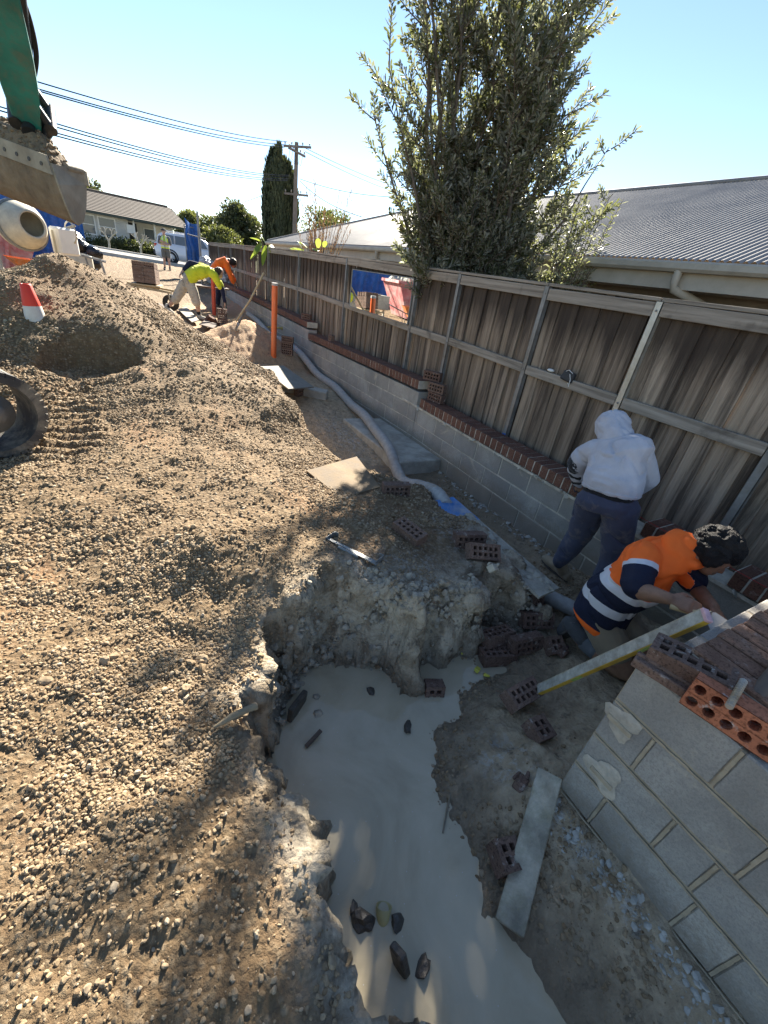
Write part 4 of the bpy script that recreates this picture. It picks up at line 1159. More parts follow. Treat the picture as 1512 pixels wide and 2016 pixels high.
for p0, p1, y1, lab in (((598, 290), (800, 372), 60, 'upper wire running right from the pole top behind the banksia'), ((598, 297), (800, 384), 60, 'lower wire running right from the pole top behind the banksia'), ((590, 352), (790, 388), 30, 'thick service cable from the pole towards the banksia'),
                        ((590, 356), (712, 427), 21, 'service cable dropping from the pole to the iron roof'), ((588, 380), (606, 420), 36.5, 'stay wire dropping close beside the pole'), ((521, 383), (380, 414), 50, 'single thin wire left of the cypress')):
    wire(at(*p0, y=35.7), at(*p1, y=y1), .25, .017, lab)

# ------------------------------------------------------------------ parked car
def mat_paint(name, col, rough=.25):
    t = NT(name); n = t.noise(t.pos(), 3, 4); t.b.inputs['Coat Weight'].default_value = .6; t.b.inputs['Coat Roughness'].default_value = .1
    return t.out(t.ramp(n, [(.3, tuple(c * .92 for c in col)), (.7, col)]), rough, 0, None, .5)
M_CARW = mat_paint('white_car_paint', (.66, .68, .72)); M_TYRE = mat_simple('tyre_rubber', (.022, .021, .021), .85, .2, 20, bump=.3)
M_RIM = mat_simple('alloy', (.55, .56, .58), .3, .05, 4, metal=.8, bump=0); M_PLAST = mat_simple('black_plastic', (.03, .03, .032), .6, .2, 10, bump=.1)
M_TAIL = NT('tail_lamp').out((.45, .02, .02), .15, 0, None, .6)
def loft(mb, secs, mi=0, caps=True):
    """skin over cross-sections (lists of equal length)"""
    n = len(secs[0]); vs = [p for s_ in secs for p in s_]; fs = []
    for i in range(len(secs) - 1):
        for j in range(n): fs.append((i * n + j, i * n + (j + 1) % n, (i + 1) * n + (j + 1) % n, (i + 1) * n + j))
    if caps: fs += [tuple(range(n - 1, -1, -1)), tuple(range((len(secs) - 1) * n, len(secs) * n))]
    mb.add(vs, fs, mi, True)
cloc = at(348, 526, y=34.0); cgz = float(UF(cloc.x, 34)) + .06
car = empty('parked_car', (cloc.x + 1.15, 34.0, cgz), 'white four-wheel-drive wagon parked on the street behind the blue tarp', 'car', rz=R_(-6))
prof = [(-2.30, .62, .95, .78), (-2.22, .38, 1.08, .86), (-1.9, .32, 1.12, .90), (-1.0, .30, 1.10, .92), (.2, .30, 1.06, .92), (1.2, .30, 1.02, .90), (1.9, .34, .96, .86), (2.25, .45, .85, .74)]
mb = MB(); secs = []
for x_, zb, zt, hw in prof:
    s_ = []
    for a_, b_ in ((-1, 0), (-1.0, .35), (-.985, .75), (-.90, 1.0), (.90, 1.0), (.985, .75), (1.0, .35), (1, 0), (.8, -.04), (-.8, -.04)): s_.append((x_, a_ * hw, zb + (zt - zb) * b_))
    secs.append(s_)
loft(mb, secs); mb.build('body', M_CARW, car)
mb = MB(); secs = []
for x_, zt, hw in ((-2.15, 1.12, .74), (-2.02, 1.50, .70), (-1.75, 1.66, .68), (-.6, 1.72, .68), (.3, 1.68, .66), (.75, 1.50, .64), (1.25, 1.05, .66)):
    secs.append([(x_, -hw - .12, 1.02), (x_, -hw, max(1.04, zt - .06)), (x_, -hw + .10, zt), (x_, hw - .10, zt), (x_, hw, max(1.04, zt - .06)), (x_, hw + .12, 1.02)])
loft(mb, secs); cb = mb.build('cabin', M_CARW, car)
for sy in (-1, 1):
    for x0_, x1_ in ((-1.85, -1.15), (-1.08, -.15), (-.08, .80)):
        mb = MB(); top = 1.56; xs_ = x1_ - .30 if x1_ > .5 else x1_
        mb.add([(x0_, sy * .815, 1.10), (x1_, sy * .815, 1.10), (xs_, sy * .745, top), (x0_ + (.1 if x0_ < -1.5 else 0), sy * .745, top)], [(0, 1, 2, 3)] if sy < 0 else [(3, 2, 1, 0)]); mb.build('side_window', M_GLASS, cb)
mb = MB(); mb.add([(-2.20, -.66, 1.12), (-2.20, .66, 1.12), (-2.075, .58, 1.5), (-2.075, -.58, 1.5)], [(0, 3, 2, 1)]); mb.build('rear_window', M_GLASS, cb)
mb = MB(); mb.box((-2.27, 0, .55), (.16, 1.66, .28)); mb.build('bumper', M_PLAST, car, bevel=.04)
for sy in (-1, 1):
    mb = MB(); mb.box((-2.20, sy * .72, .93), (.16, .26, .20)); mb.build('tail_light', M_TAIL, car, bevel=.03)
    mb = MB(); mb.tube([(-1.8, sy * .6, 1.72), (-1.7, sy * .6, 1.77), (.2, sy * .6, 1.77), (.3, sy * .6, 1.70)], .018, 6); mb.build('roof_rail', M_RIM, car)
    for x_ in (-1.40, 1.38):
        mb = MB(); mb.lathe([(.22, -.11), (.34, -.10), (.355, -.05), (.355, .05), (.34, .10), (.22, .11)], (x_, sy * .82, .355), (0, 1, 0), 24); wh = mb.build('wheel', M_TYRE, car)
        mb = MB(); mb.lathe([(.0, .0), (.22, .0), (.225, sy * .02)], (x_, sy * .87, .355), (0, 1, 0), 16); mb.build('brake_disc', M_PLAST, wh)
        mb = MB()
        for q in range(6):
            a_ = q * math.pi / 3; mb.beam((x_, sy * .905, .355), (x_ + .21 * math.cos(a_), sy * .895, .355 + .21 * math.sin(a_)), .05, .02, (0, 1, 0))
        mb.lathe([(.195, -.01), (.225, 0), (.195, .02)], (x_, sy * .895, .355), (0, 1, 0), 20); mb.build('rim', M_RIM, wh)
        mb = MB(); mb.lathe([(.36, -.02), (.44, -.02), (.44, .02), (.36, .02)], (x_, sy * .905, .37), (0, 1, 0), 24); mb.build('wheel_arch', M_PLAST, car)

# ------------------------------------------------------------------ temporary fence with blue tarp, pole, wrapped bundle
M_TARP = None
def mat_tarp(name, col):
    t = NT(name); p = t.pos(); w = t.noise(p, 7, 6, .6, .8); c = t.ramp(w, [(.3, tuple(x * .55 for x in col)), (.6, col), (.8, tuple(min(1, x * 1.7) for x in col))])
    return t.out(c, .45, 0, t.bump(w, .5, .03), .4)
M_TARP = mat_tarp('blue_tarp', (.015, .12, .42))
tf = at(378, 500, y=23.0)
tfe = empty('tarped_site_fence', (tf.x, 23.0, .64), 'blue tarp hanging on a narrow temporary fence panel before the car', 'fence panel')
ns_, nz_ = 14, 12; vs = []
for j in range(nz_ + 1):
    for i in range(ns_ + 1):
        k = i / ns_; vs.append((-.20 + .62 * k + .03 * math.sin(j * 1.3), .10 * math.sin(k * 9 + j * .35) + .5 * k, 2.05 * j / nz_ - .12 * math.sin(k * 3.14) * (j / nz_) ** 3 + .1 * (1 - k) * (j == nz_)))
mb = MB(); mb.add(vs, [(j * (ns_ + 1) + i, j * (ns_ + 1) + i + 1, (j + 1) * (ns_ + 1) + i + 1, (j + 1) * (ns_ + 1) + i) for j in range(nz_) for i in range(ns_)], 0, True); mb.build('tarp', M_TARP, tfe)
for k, (dx, dy, h) in enumerate(((-.22, .0, 1.9), (.45, .55, 1.9))):
    mb = MB(); mb.cone((dx, dy, -.05), (dx, dy, h), .022, .022, 8); mb.build('post', M_STEEL, tfe)
mb = MB(); mb.cone((-.22, 0, 1.85), (.45, .55, 1.85), .018, .018, 8); mb.cone((-.22, 0, .3), (.45, .55, .3), .018, .018, 8); mb.build('rail', M_STEEL, tfe)
sp = at(394, 500, y=20); spe = empty('steel_prop', (sp.x, 20, .5), 'tall galvanised steel pole standing by the fence end', 'pole')
hz_ = at(394, 417, y=20).z - .5
mb = MB(); mb.cone((0, 0, -.1), (0, 0, hz_), .035, .035, 10); mb.build('tube', M_STEEL, spe)
mb = MB(); mb.cone((-.4, 0, hz_ - .78), (.25, 0, hz_ - .84), .02, .02, 8); mb.build('cross_tube', M_STEEL, spe)
mb = MB(); mb.box((0, 0, -.06), (.2, .2, .02)); mb.build('base_plate', M_STEEL, spe)
M_WRAP = mat_simple('clear_wrap', (.50, .48, .46), .35, .45, 9, bump=.8, bscale=16, bdist=.04)
wb = at(425, 500, y=19.0); wz = g1(wb.x, 19)
wbe = empty('wrapped_bundle', (wb.x, 19, wz), 'heap of crumpled grey plastic behind the bending workers', 'plastic heap'); mb = MB()
for k in range(26): mb.ico((rnd.uniform(-.5, .5), rnd.uniform(-.2, .2), .2 + .75 * rnd.random() ** .8), rnd.uniform(.12, .24), 2, (1, .8, .8), (rnd.random() * 3, rnd.random() * 3, 0), .22)
mb.build('sheeting', M_WRAP, wbe)
# ------------------------------------------------------------------ cored bricks
def cored_brick_mesh(name, L, W, H, nx, ny, mat, hole=.60, rnd_holes=False):
    bm = bmesh.new()
    mx, my = .016, .014
    cx = (L - 2 * mx) / nx; cy = (W - 2 * my) / ny
    xs = [-L / 2]; ys = [-W / 2]
    for i in range(nx):
        c = -L / 2 + mx + cx * (i + .5); xs += [c - cx * hole / 2, c + cx * hole / 2]
    for j in range(ny):
        c = -W / 2 + my + cy * (j + .5); ys += [c - cy * hole / 2, c + cy * hole / 2]
    xs.append(L / 2); ys.append(W / 2)
    g = {}
    for s_, z in ((0, -H / 2), (1, H / 2)):
        for i, x in enumerate(xs):
            for j, y in enumerate(ys): g[s_, i, j] = bm.verts.new((x, y, z))
    NX, NY = len(xs) - 1, len(ys) - 1
    for i in range(NX):
        for j in range(NY):
            if i % 2 == 1 and j % 2 == 1:
                for (a, b) in (((i, j), (i + 1, j)), ((i + 1, j), (i + 1, j + 1)), ((i + 1, j + 1), (i, j + 1)), ((i, j + 1), (i, j))):
                    bm.faces.new((g[0, b[0], b[1]], g[0, a[0], a[1]], g[1, a[0], a[1]], g[1, b[0], b[1]]))
                continue
            bm.faces.new((g[1, i, j], g[1, i + 1, j], g[1, i + 1, j + 1], g[1, i, j + 1]))
            bm.faces.new((g[0, i, j + 1], g[0, i + 1, j + 1], g[0, i + 1, j], g[0, i, j]))
    for i in range(NX):
        bm.faces.new((g[0, i, 0], g[0, i + 1, 0], g[1, i + 1, 0], g[1, i, 0])); bm.faces.new((g[0, i + 1, NY], g[0, i, NY], g[1, i, NY], g[1, i + 1, NY]))
    for j in range(NY):
        bm.faces.new((g[0, 0, j + 1], g[0, 0, j], g[1, 0, j], g[1, 0, j + 1])); bm.faces.new((g[0, NX, j], g[0, NX, j + 1], g[1, NX, j + 1], g[1, NX, j]))
    for v in bm.verts: v.co += Vector([rnd.uniform(-.001, .001) for _ in range(3)])
    me = bpy.data.meshes.new(name); bm.to_mesh(me); bm.free(); me.materials.append(mat)
    return me
CB = [cored_brick_mesh('brick', .230, .110, .076, 5, 2, M_BRICK) for _ in range(3)]
CBH = cored_brick_mesh('half_brick', .112, .110, .076, 2, 2, M_BRICK, .62)
M_BRICKW = mat_brick('splashed_brick', (.085, .05, .038), (.14, .085, .065), .9)
CBW = cored_brick_mesh('brick', .230, .110, .076, 5, 2, M_BRICKW)
BG = 'loose cored bricks about the trench'
def brick_at(a, b, z, mode, label, mesh=None, tilt=(0, 0, 0), lift=0.0, name='loose_brick', group=BG):
    """long axis from pixel a to pixel b at height z; mode flat / edge / end"""
    
    if not lift and z > -.2:
        for _ in range(4):
            c = (at(*a, z=z) + at(*b, z=z)) / 2; z = .5 * z + .5 * (g1(c.x, c.y) - .004)
    A, B = at(*a, z=z), at(*b, z=z); c = (A + B) / 2; yaw = math.atan2(B.y - A.y, B.x - A.x)
    H = {'flat': .038, 'edge': .055, 'end': .115}[mode]
    base = {'flat': Euler((0, 0, 0)), 'edge': Euler((math.pi / 2, 0, 0)), 'end': Euler((math.pi / 2, math.pi / 2, 0))}[mode].to_matrix()
    M = Euler((0, 0, yaw)).to_matrix() @ Euler(tilt).to_matrix() @ base
    o = link_mesh(name, mesh or CB[rnd.randrange(3)]); o.rotation_euler = M.to_euler(); o.location = (c.x, c.y, z + H + lift)
    return tag(o, label, 'brick', group)
brick_at((782, 1042), (828, 1072), .30, 'flat', 'cored brick lying flat beside the metal bracket, leftmost of three on the bank', tilt=(.15, .1, 0))
brick_at((893, 1075), (946, 1075), .24, 'edge', 'cored brick on edge with its holes facing out, middle of three on the bank', tilt=(-.15, 0, 0))
brick_at((918, 1100), (975, 1100), .22, 'edge', 'tilted mud-caked brick next to the channel, nearest of three on the bank', tilt=(-.75, .1, 0))
brick_at((752, 975), (802, 975), .20, 'edge', 'cored brick on edge beside the grey pipe and the sandy sheet')
brick_at((836, 1372), (864, 1372), WATER_Z - .05, 'edge', 'half brick with four holes standing in the milky water', CBH, tilt=(-.25, 0, 0))
brick_at((990, 1400), (1052, 1362), -.13, 'flat', 'cored brick propping up the lower end of the yellow spirit level', tilt=(.30, .05, 0), lift=.02)
brick_at((1030, 1462), (1076, 1440), -.12, 'flat', 'half brick with four holes on the mud above the timber plank', CBH, tilt=(.2, .1, 0), lift=.02)
brick_at((938, 1278), (1003, 1262), -.24, 'edge', 'dark brick lying on its side, uppermost of the pile by the water', lift=.03, tilt=(1.3, 0, .05))
brick_at((940, 1305), (1008, 1300), WATER_Z - .02, 'edge', 'dark wet brick half sunk at the water edge', tilt=(1.4, 0, 0))
brick_at((1000, 1285), (1058, 1272), -.19, 'edge', 'cored brick on edge with holes showing in the pile by the water', tilt=(-.3, 0, 0))
brick_at((1030, 1235), (1068, 1235), -.18, 'edge', 'cored brick leaning in the pile behind the others', tilt=(-.5, 0, 0), lift=.02)
brick_at((1030, 1215), (1058, 1205), -.17, 'end', 'cored brick standing on end below the cement-covered board', tilt=(-.35, 0, 0), lift=-.02)
brick_at((575, 783), (606, 775), .0, 'edge', 'cored brick propping up the tilted grey board')
brick_at((975, 1700), (1008, 1690), -.20, 'flat', 'broken brick stub beside the long timber plank', CBH, tilt=(.1, .2, 0))
brick_at((1068, 1280), (1108, 1275), -.15, 'flat', 'broken striped brick piece lying before the kneeling man', CBH, tilt=(.5, 0, 0), lift=-.01)
# broken brick bits in the mud
for k, (a, lab) in enumerate((((1022, 1548), 'broken brick shard in the mud left of the plank top'), ((1105, 1290), 'small pale brick fragment near the kneeling man'), ((968, 1125), 'cream painted half brick on the bank edge'))):
    p = at(*a, z=(-.12, -.15, .22)[k]); mb = MB(); mb.box((0, 0, 0), (.075, .05, .05), (.3 * k, .4, .3)); mb.box((.045, .01, 0), (.05, .018, .045), (.2, .3, .5)); mb.box((.0, .03, .012), (.06, .016, .03), (.1, .5, .2))
    o = mb.build('brick_fragment', (M_BRICK, M_BRICKW, mat_simple('cream_brick', (.50, .44, .33), .9, .2, 20))[k], loc=p + Vector((0, 0, .025)), bevel=.006); tag(o, lab, 'brick')
# three bricks stacked on the capping, and one further along
yb = 4.62
for k, (y_, z_, m_, lab) in enumerate(((4.20, .52, CBW, 'pale splashed cored brick at the foot of the stack on the capping'), (4.22, .634, CB[0], 'dark cored brick in the middle of the stack on the capping'), (4.36, .745, CBW, 'pale brick on top of the stack on the capping'))):
    o = link_mesh('loose_brick', m_); o.location = (3.20, y_, z_ + .056); o.rotation_euler = (math.pi / 2, 0, R_(-78 + 9 * k)); tag(o, lab, 'brick', BG)
p = at(580, 613, x=3.2); o = link_mesh('loose_brick', CB[1]); o.location = (3.19, 9.15, .64 + .145 + .06); o.rotation_euler = (math.pi / 2, 0, R_(-60)); tag(o, 'dark cored brick left on the higher capping beyond the step', 'brick', BG)
o = link_mesh('loose_brick', CBH); o.location = (3.18, 7.7, wall_top(7.7) + .145 + .05); o.rotation_euler = (math.pi / 2, 0, R_(-80)); tag(o, 'half brick left on the lower capping under the fence', 'brick', BG)
# brick stacks by the orange pipe and by the yellow-shirted worker
def brick_stack(loc, yaw, cols, rows, label, gap=.006, jitter=.012):
    e = empty('brick_stack', loc, label, 'brick stack', rz=yaw)
    for r in range(rows):
        for c in range(cols):
            b = link_mesh('brick', CB[rnd.randrange(3)], e, loc=((c - (cols - 1) / 2) * .238 + rnd.uniform(-jitter, jitter), rnd.uniform(-jitter, jitter), .055 + r * (.110 + gap)), rot=(math.pi / 2, 0, rnd.uniform(-.06, .06)))
    return e
q = at(548, 712, y=8.3); brick_stack((2.58, 8.5, g1(2.58, 8.5)), R_(-35), 1, 3, 'short stack of cored bricks behind the orange pipe')
q = at(438, 640, y=11.6); brick_stack((q.x, 11.6, g1(q.x, 11.6)), R_(-20), 1, 3, 'stack of cored bricks under the yellow-shirted man\'s hand')
q = at(415, 640, y=11.3); mb = MB(); mb.box((0, 0, .10), (.22, .11, .2), (.5, .5, .3)); mb.box((.12, .08, .04), (.2, .11, .076), (.1, .3, .9)); tag(mb.build('fallen_bricks', M_BRICKR, loc=(q.x, 11.3, g1(q.x, 11.3)), bevel=.005), 'reddish bricks leaning against the stack beside the boards', 'brick')

# first brick of the course, cored face up, on the corner wall
o = link_mesh('loose_brick', cored_brick_mesh('brick', .230, .110, .090, 5, 2, M_BRICK, .66)); o.location = (1.452, .27, .76 + .062); o.rotation_euler = (0, R_(-6), R_(-74)); tag(o, 'dark grooved brick with its holes up at the end of the sunlit course', 'brick', BG)
mb = MB(); mb.box((0, 0, 0), (.23, .05, .035)); mb.box((0, .012, .02), (.23, .02, .012)); o = mb.build('brick_slip', M_BRICK, loc=(1.385, .275, .76 + .025), bevel=.004); o.rotation_euler = (0, 0, R_(-74)); tag(o, 'thin dark brick slip at the edge of the corner wall top', 'brick')
# orange brick with round holes, and the bit of reinforcing bar on it
def round_hole_brick(name, L, W, H, mat):
    bm = bmesh.new(); n = 10; r = .0165
    cs = [(-L / 2 + L * (i + .5) / 5, (-.5 if j == 0 else .5) * W * .46) for i in range(5) for j in range(2)]
    def cell(cx, cy, hw, hh, z, flip):
        ring = [bm.verts.new((cx + r * math.cos(2 * math.pi * k / n), cy + r * math.sin(2 * math.pi * k / n), z)) for k in range(n)]
        outer = []
        for k in range(n):
            a = 2 * math.pi * k / n; ux, uy = math.cos(a), math.sin(a); t = min(hw / max(abs(ux), 1e-6), hh / max(abs(uy), 1e-6)); outer.append(bm.verts.new((cx + ux * t, cy + uy * t, z)))
        for k in range(n):
            f = (ring[k], outer[k], outer[(k + 1) % n], ring[(k + 1) % n]); bm.faces.new(f if not flip else f[::-1])
        for sx in (-1, 1):
            for sy in (-1, 1):
                co = bm.verts.new((cx + sx * hw, cy + sy * hh, z)); aa = [v for v in outer if (v.co.x - cx) * sx > 0 and (v.co.y - cy) * sy > 0 or (abs(v.co.x - cx) < 1e-6 and (v.co.y - cy) * sy > 0) or (abs(v.co.y - cy) < 1e-6 and (v.co.x - cx) * sx > 0)]
                aa.sort(key=lambda v: math.atan2((v.co.y - cy) * sy, (v.co.x - cx) * sx))
                for p_, q_ in zip(aa, aa[1:]):
                    try: bm.faces.new((p_, q_, co))
                    except ValueError: pass
        return ring
    for cx, cy in cs:
        t = cell(cx, cy, L / 10, W / 4, H / 2, False); b = cell(cx, cy, L / 10, W / 4, -H / 2, True)
        for k in range(n): bm.faces.new((t[k], t[(k + 1) % n], b[(k + 1) % n], b[k]))
    def quad(*ps): bm.faces.new([bm.verts.new(p) for p in ps])
    l, w, h = L / 2, W / 2, H / 2
    quad((-l, -w, -h), (l, -w, -h), (l, -w, h), (-l, -w, h)); quad((l, w, -h), (-l, w, -h), (-l, w, h), (l, w, h)); quad((l, -w, -h), (l, w, -h), (l, w, h), (l, -w, h)); quad((-l, w, -h), (-l, -w, -h), (-l, -w, h), (-l, w, h))
    bmesh.ops.recalc_face_normals(bm, faces=bm.faces)
    me = bpy.data.meshes.new(name); bm.to_mesh(me); bm.free(); me.materials.append(mat); return me
ob = link_mesh('orange_brick', round_hole_brick('orange_brick', .232, .108, .076, M_BRICKO)); ob.location = (1.412, .115, .762 + .056)
ob.rotation_euler = (Matrix.Rotation(R_(-78), 3, 'Z') @ Matrix.Rotation(R_(84), 3, 'X') @ Matrix.Identity(3)).to_euler(); tag(ob, 'orange brick with round holes tipped on the corner wall edge', 'brick')
M_REBAR = mat_simple('rusty_rebar', (.34, .25, .15), .85, .4, 30, bump=.6, dirt=(.42, .41, .39), dirt_amt=.9)
mb = MB(); a = Vector((1.35, .125, .868)); b = Vector((1.475, .150, .893))
mb.cone(a, b, .0085, .0085, 10)
for k in range(14): c = a.lerp(b, (k + .5) / 14); d = (b - a).normalized(); mb.cone(c - d * .0018, c + d * .0018, .0105, .0105, 10)
tag(mb.build('rebar_offcut', M_REBAR), 'short rusty reinforcing bar stub across the orange brick', 'steel bar')
M_WOOD = mat_simple('old_timber', (.115, .085, .065), .9, .3, 9, bump=.5); M_PINE = mat_simple('pine', (.48, .37, .21), .75, .2, 12, bump=.3)
mb = MB(); mb.tube([at(1488, 1372, z=.86), at(1512, 1345, z=.88), at(1560, 1290, z=.92), at(1640, 1230, z=.95)], [.022, .024, .025, .02], 8); tag(mb.build('timber_stick', M_WOOD), 'dark round stick at the right edge on the brick course', 'stick')

# ------------------------------------------------------------------ spirit level
M_YEL = mat_simple('yellow_level_paint', (.52, .33, .035), .45, .2, 14, bump=.1, dirt=(.30, .24, .14), dirt_amt=.6)
M_LVTOP = mat_simple('cement_spattered_aluminium', (.40, .385, .33), .6, .35, 26, bump=.5, dirt=(.20, .185, .15), dirt_amt=.8, dscale=18)
M_PINK = mat_simple('pink_end_cap', (.55, .33, .34), .5, .3, 30, bump=.2, dirt=(.6, .55, .55))
A = at(1062, 1358, z=-.02); B = at(1388, 1213, z=.905); d = (B - A).normalized()
lv = empty('spirit_level', A, 'long yellow spirit level leaning from a brick up to the corner wall', 'spirit level')
Lv = (B - A).length; side = Vector((0, 0, CZ)) - (A + B) / 2; side = (side - d * side.dot(d)).normalized(); upv = Vector((.131, .494, .859)); upv = (upv - d * upv.dot(d) - side * upv.dot(side)).normalized(); side, upv = side * .83 + upv * .55, upv * .83 - side * .55
Mb = Matrix((side, d, upv)).transposed()
mb = MB(); mb.prism([(-.012, -.025), (.012, -.025), (.012, -.020), (.004, -.015), (.004, .015), (.012, .020), (.012, .024), (-.012, .024), (-.012, .020), (-.004, .015), (-.004, -.015), (-.012, -.020)], Vector((0, 0, 0)), Matrix((side, upv, d)).transposed(), Lv); mb.build('beam', M_YEL, lv)
mb = MB(); mb.box(d * Lv * .5 + side * .0115, (.003, Lv, .045), Mb); mb.box(d * Lv * .5 + upv * .0255, (.024, Lv, .003), Mb); mb.build('edge_face', M_LVTOP, lv)
mb = MB(); mb.box(d * (Lv + .006), (.027, .016, .054), Mb); mb.build('end_cap', M_PINK, lv, bevel=.003)
for k in (.30, .72):
    mb = MB(); mb.box(d * Lv * k - upv * .016, (.018, .07, .022), Mb); mb.build('vial_window', mat_simple('vial', (.35, .45, .12), .2, .1, 9, bump=0), lv)

# ------------------------------------------------------------------ pipe, boards, footing
def mat_sock():
    t = NT('grey_pipe_sock'); p = t.pos(); n = t.noise(p, 22, 6, .65); c = t.ramp(n, [(.3, (.29, .285, .27)), (.7, (.45, .44, .41))])
    c = t.mix(t.ramp(t.noise(p, 6, 6, .6), [(.52, 0.0), (.7, .6)]), c, (.30, .26, .20))
    return t.out(c, .8, 0, t.bump(t.noise(p, 60, 4), .3, .006), .3)
M_SOCK = mat_sock()
def catmull(pts, sub):
    P = [Vector(p) for p in pts]; out = []
    for i in range(len(P) - 1):
        p0, p1, p2, p3 = P[max(i - 1, 0)], P[i], P[i + 1], P[min(i + 2, len(P) - 1)]
        for k in range(sub):
            t = k / sub; out.append(.5 * ((2 * p1) + (p2 - p0) * t + (2 * p0 - 5 * p1 + 4 * p2 - p3) * t * t + (3 * p1 - p0 - 3 * p2 + p3) * t ** 3))
    out.append(P[-1]); return out
def pipe(name, pts, r, label, parent=None):
    pp = catmull(pts, 26); rr = []
    for i, p in enumerate(pp):
        k = i * .55; rr.append(r * (1 + .018 * math.sin(k * 2.4) + (.02 if rnd.random() < .10 else 0) + (-.035 if i % 13 == 0 else 0)))
    mb = MB(); mb.tube(pp, rr, 16); return tag(mb.build(name, M_SOCK), label, 'pipe')
ppts = [(2.13, 2.36), (2.19, 2.6), (2.29, 2.97), (2.41, 3.5), (2.52, 4.05), (2.65, 4.65), (2.78, 5.3), (2.90, 6.0), (2.985, 6.9), (2.985, 7.8), (2.93, 8.7), (2.86, 9.6), (2.86, 10.8), (2.92, 12.2), (2.93, 13.5)]
zf = lambda x, y: max(g1(x, y), -.07 if 3.7 < y < 5.5 else -9)
pz = lambda x, y: zf(x, y) + .07
z35, z26 = pz(2.41, 3.5), max(.17, g1(2.19, 2.6) + .07)
pipe('drain_pipe', [(x, y, pz(x, y) if y > 3.4 else (z35 + (z26 - z35) * min(1, (3.5 - y) / .9))) for x, y in ppts], .066, 'long grey fabric-covered drainage pipe snaking along the wall')
pipe('drain_pipe', [(2.33, 1.52, -.07), (2.47, 1.28, -.09), (2.62, 1.05, -.10), (2.78, .80, -.10), (2.9, .62, -.10)], .058, 'short grey drainage pipe emerging under the board behind the kneeling man')
M_FOOT = mat_simple('footing_concrete', (.42, .40, .34), .95, .3, 7, bump=.5, bscale=30, bdist=.01, dirt=(.22, .19, .15), dirt_amt=.7)
mb = MB(); mb.box((2.80, 4.55, -.155), (.62, 1.66, .18), (R_(-1), R_(1), 0)); tag(mb.build('concrete_footing', M_FOOT, bevel=.012), 'low concrete footing slab under the pipe against the wall', 'slab')
mb = MB(); mb.box((2.22, 6.55, .02), (.9, .22, .14), (0, R_(4), R_(-30))); tag(mb.build('concrete_beam', M_FOOT, bevel=.015), 'short concrete beam beside the tilted board at the pipe bend', 'slab')
def sheet(name, quad, zs, th, m, label, cat='board', lift=.004):
    ps = [at(*p, z=z) for p, z in zip(quad, zs)]
    mb = MB(); top = [p + Vector((0, 0, lift + th)) for p in ps]; bot = [p + Vector((0, 0, lift)) for p in ps]
    mb.add(top + bot, [(0, 1, 2, 3), (7, 6, 5, 4)] + [(i, 4 + i, 4 + (i + 1) % 4, (i + 1) % 4) for i in range(4)])
    me = mb.build(name, m); 
    bm = bmesh.new(); bm.from_mesh(me.data); bmesh.ops.recalc_face_normals(bm, faces=bm.faces); bm.to_mesh(me.data); bm.free()
    return tag(me, label, cat)
M_PLY = mat_simple('sandy_ply', (.15, .108, .064), .9, .4, 7, bump=.8, dirt=(.24, .175, .10), dirt_amt=.8)
M_GREYB = mat_simple('weathered_board', (.24, .225, .19), .85, .3, 6, bump=.4, dirt=(.17, .15, .12), dirt_amt=.6)
M_BLUEB = mat_simple('blue_foam_board', (.07, .20, .46), .7, .25, 9, bump=.2, dirt=(.45, .43, .38), dirt_amt=.8, dscale=6)
M_CEMB = mat_simple('cement_caked_board', (.38, .355, .29), .95, .3, 9, bump=.9, bscale=22, bdist=.02, dirt=(.25, .22, .17), dirt_amt=.7)
sheet('plywood_sheet', ((603, 930), (672, 984), (748, 962), (702, 902)), (.30, .28, .26, .27), .014, M_PLY, 'sand-covered plywood sheet lying flat on the bank edge')
sheet('tilted_board', ((512, 724), (568, 768), (618, 764), (558, 722)), (.34, .22, .14, .28), .016, M_GREYB, 'pale weathered board sloping from the bank down to a brick')
A_, B_ = Vector((2.13, 2.42, max(.205, g1(2.13, 2.3) + .05))), Vector((2.24, 1.26, .085))
cbd = empty('cement_board', (2.2, 1.9, .12), 'long cement-caked board with a blue end bridging the channel', 'board')
mb = MB(); mid = A_.lerp(B_, .30); mb.beam(A_ - cbd.location, mid - cbd.location, .235, .022); ob_ = mb.build('blue_end', M_BLUEB, cbd)
mb = MB(); mb.beam(mid - cbd.location, B_ - cbd.location, .225, .020)
for k in range(70):
    t = rnd.random(); c = A_.lerp(B_, .22 + .78 * t) - cbd.location + Vector((rnd.uniform(-.13, .09), 0, .012)); mb.ico(c, rnd.uniform(.012, .04), 1, (1.3, 1.3, .45), (0, 0, rnd.random() * 6), .3)
mb.build('caked_plank', M_CEMB, cbd)
M_GREENW = mat_simple('mossy_timber', (.40, .355, .27), .92, .45, 9, bump=.9, bscale=36, bdist=.012, dirt=(.20, .19, .10), dirt_amt=.8, dscale=6)
a_, b_ = at(1082, 1524, z=-.03), at(1002, 1828, z=-.215)
mb = MB(); mb.beam(a_, b_, .105, .045, (-.25, 0, 1)); tag(mb.build('timber_plank', M_GREENW, bevel=.004), 'mossy grey timber plank sloping down into the water', 'plank')
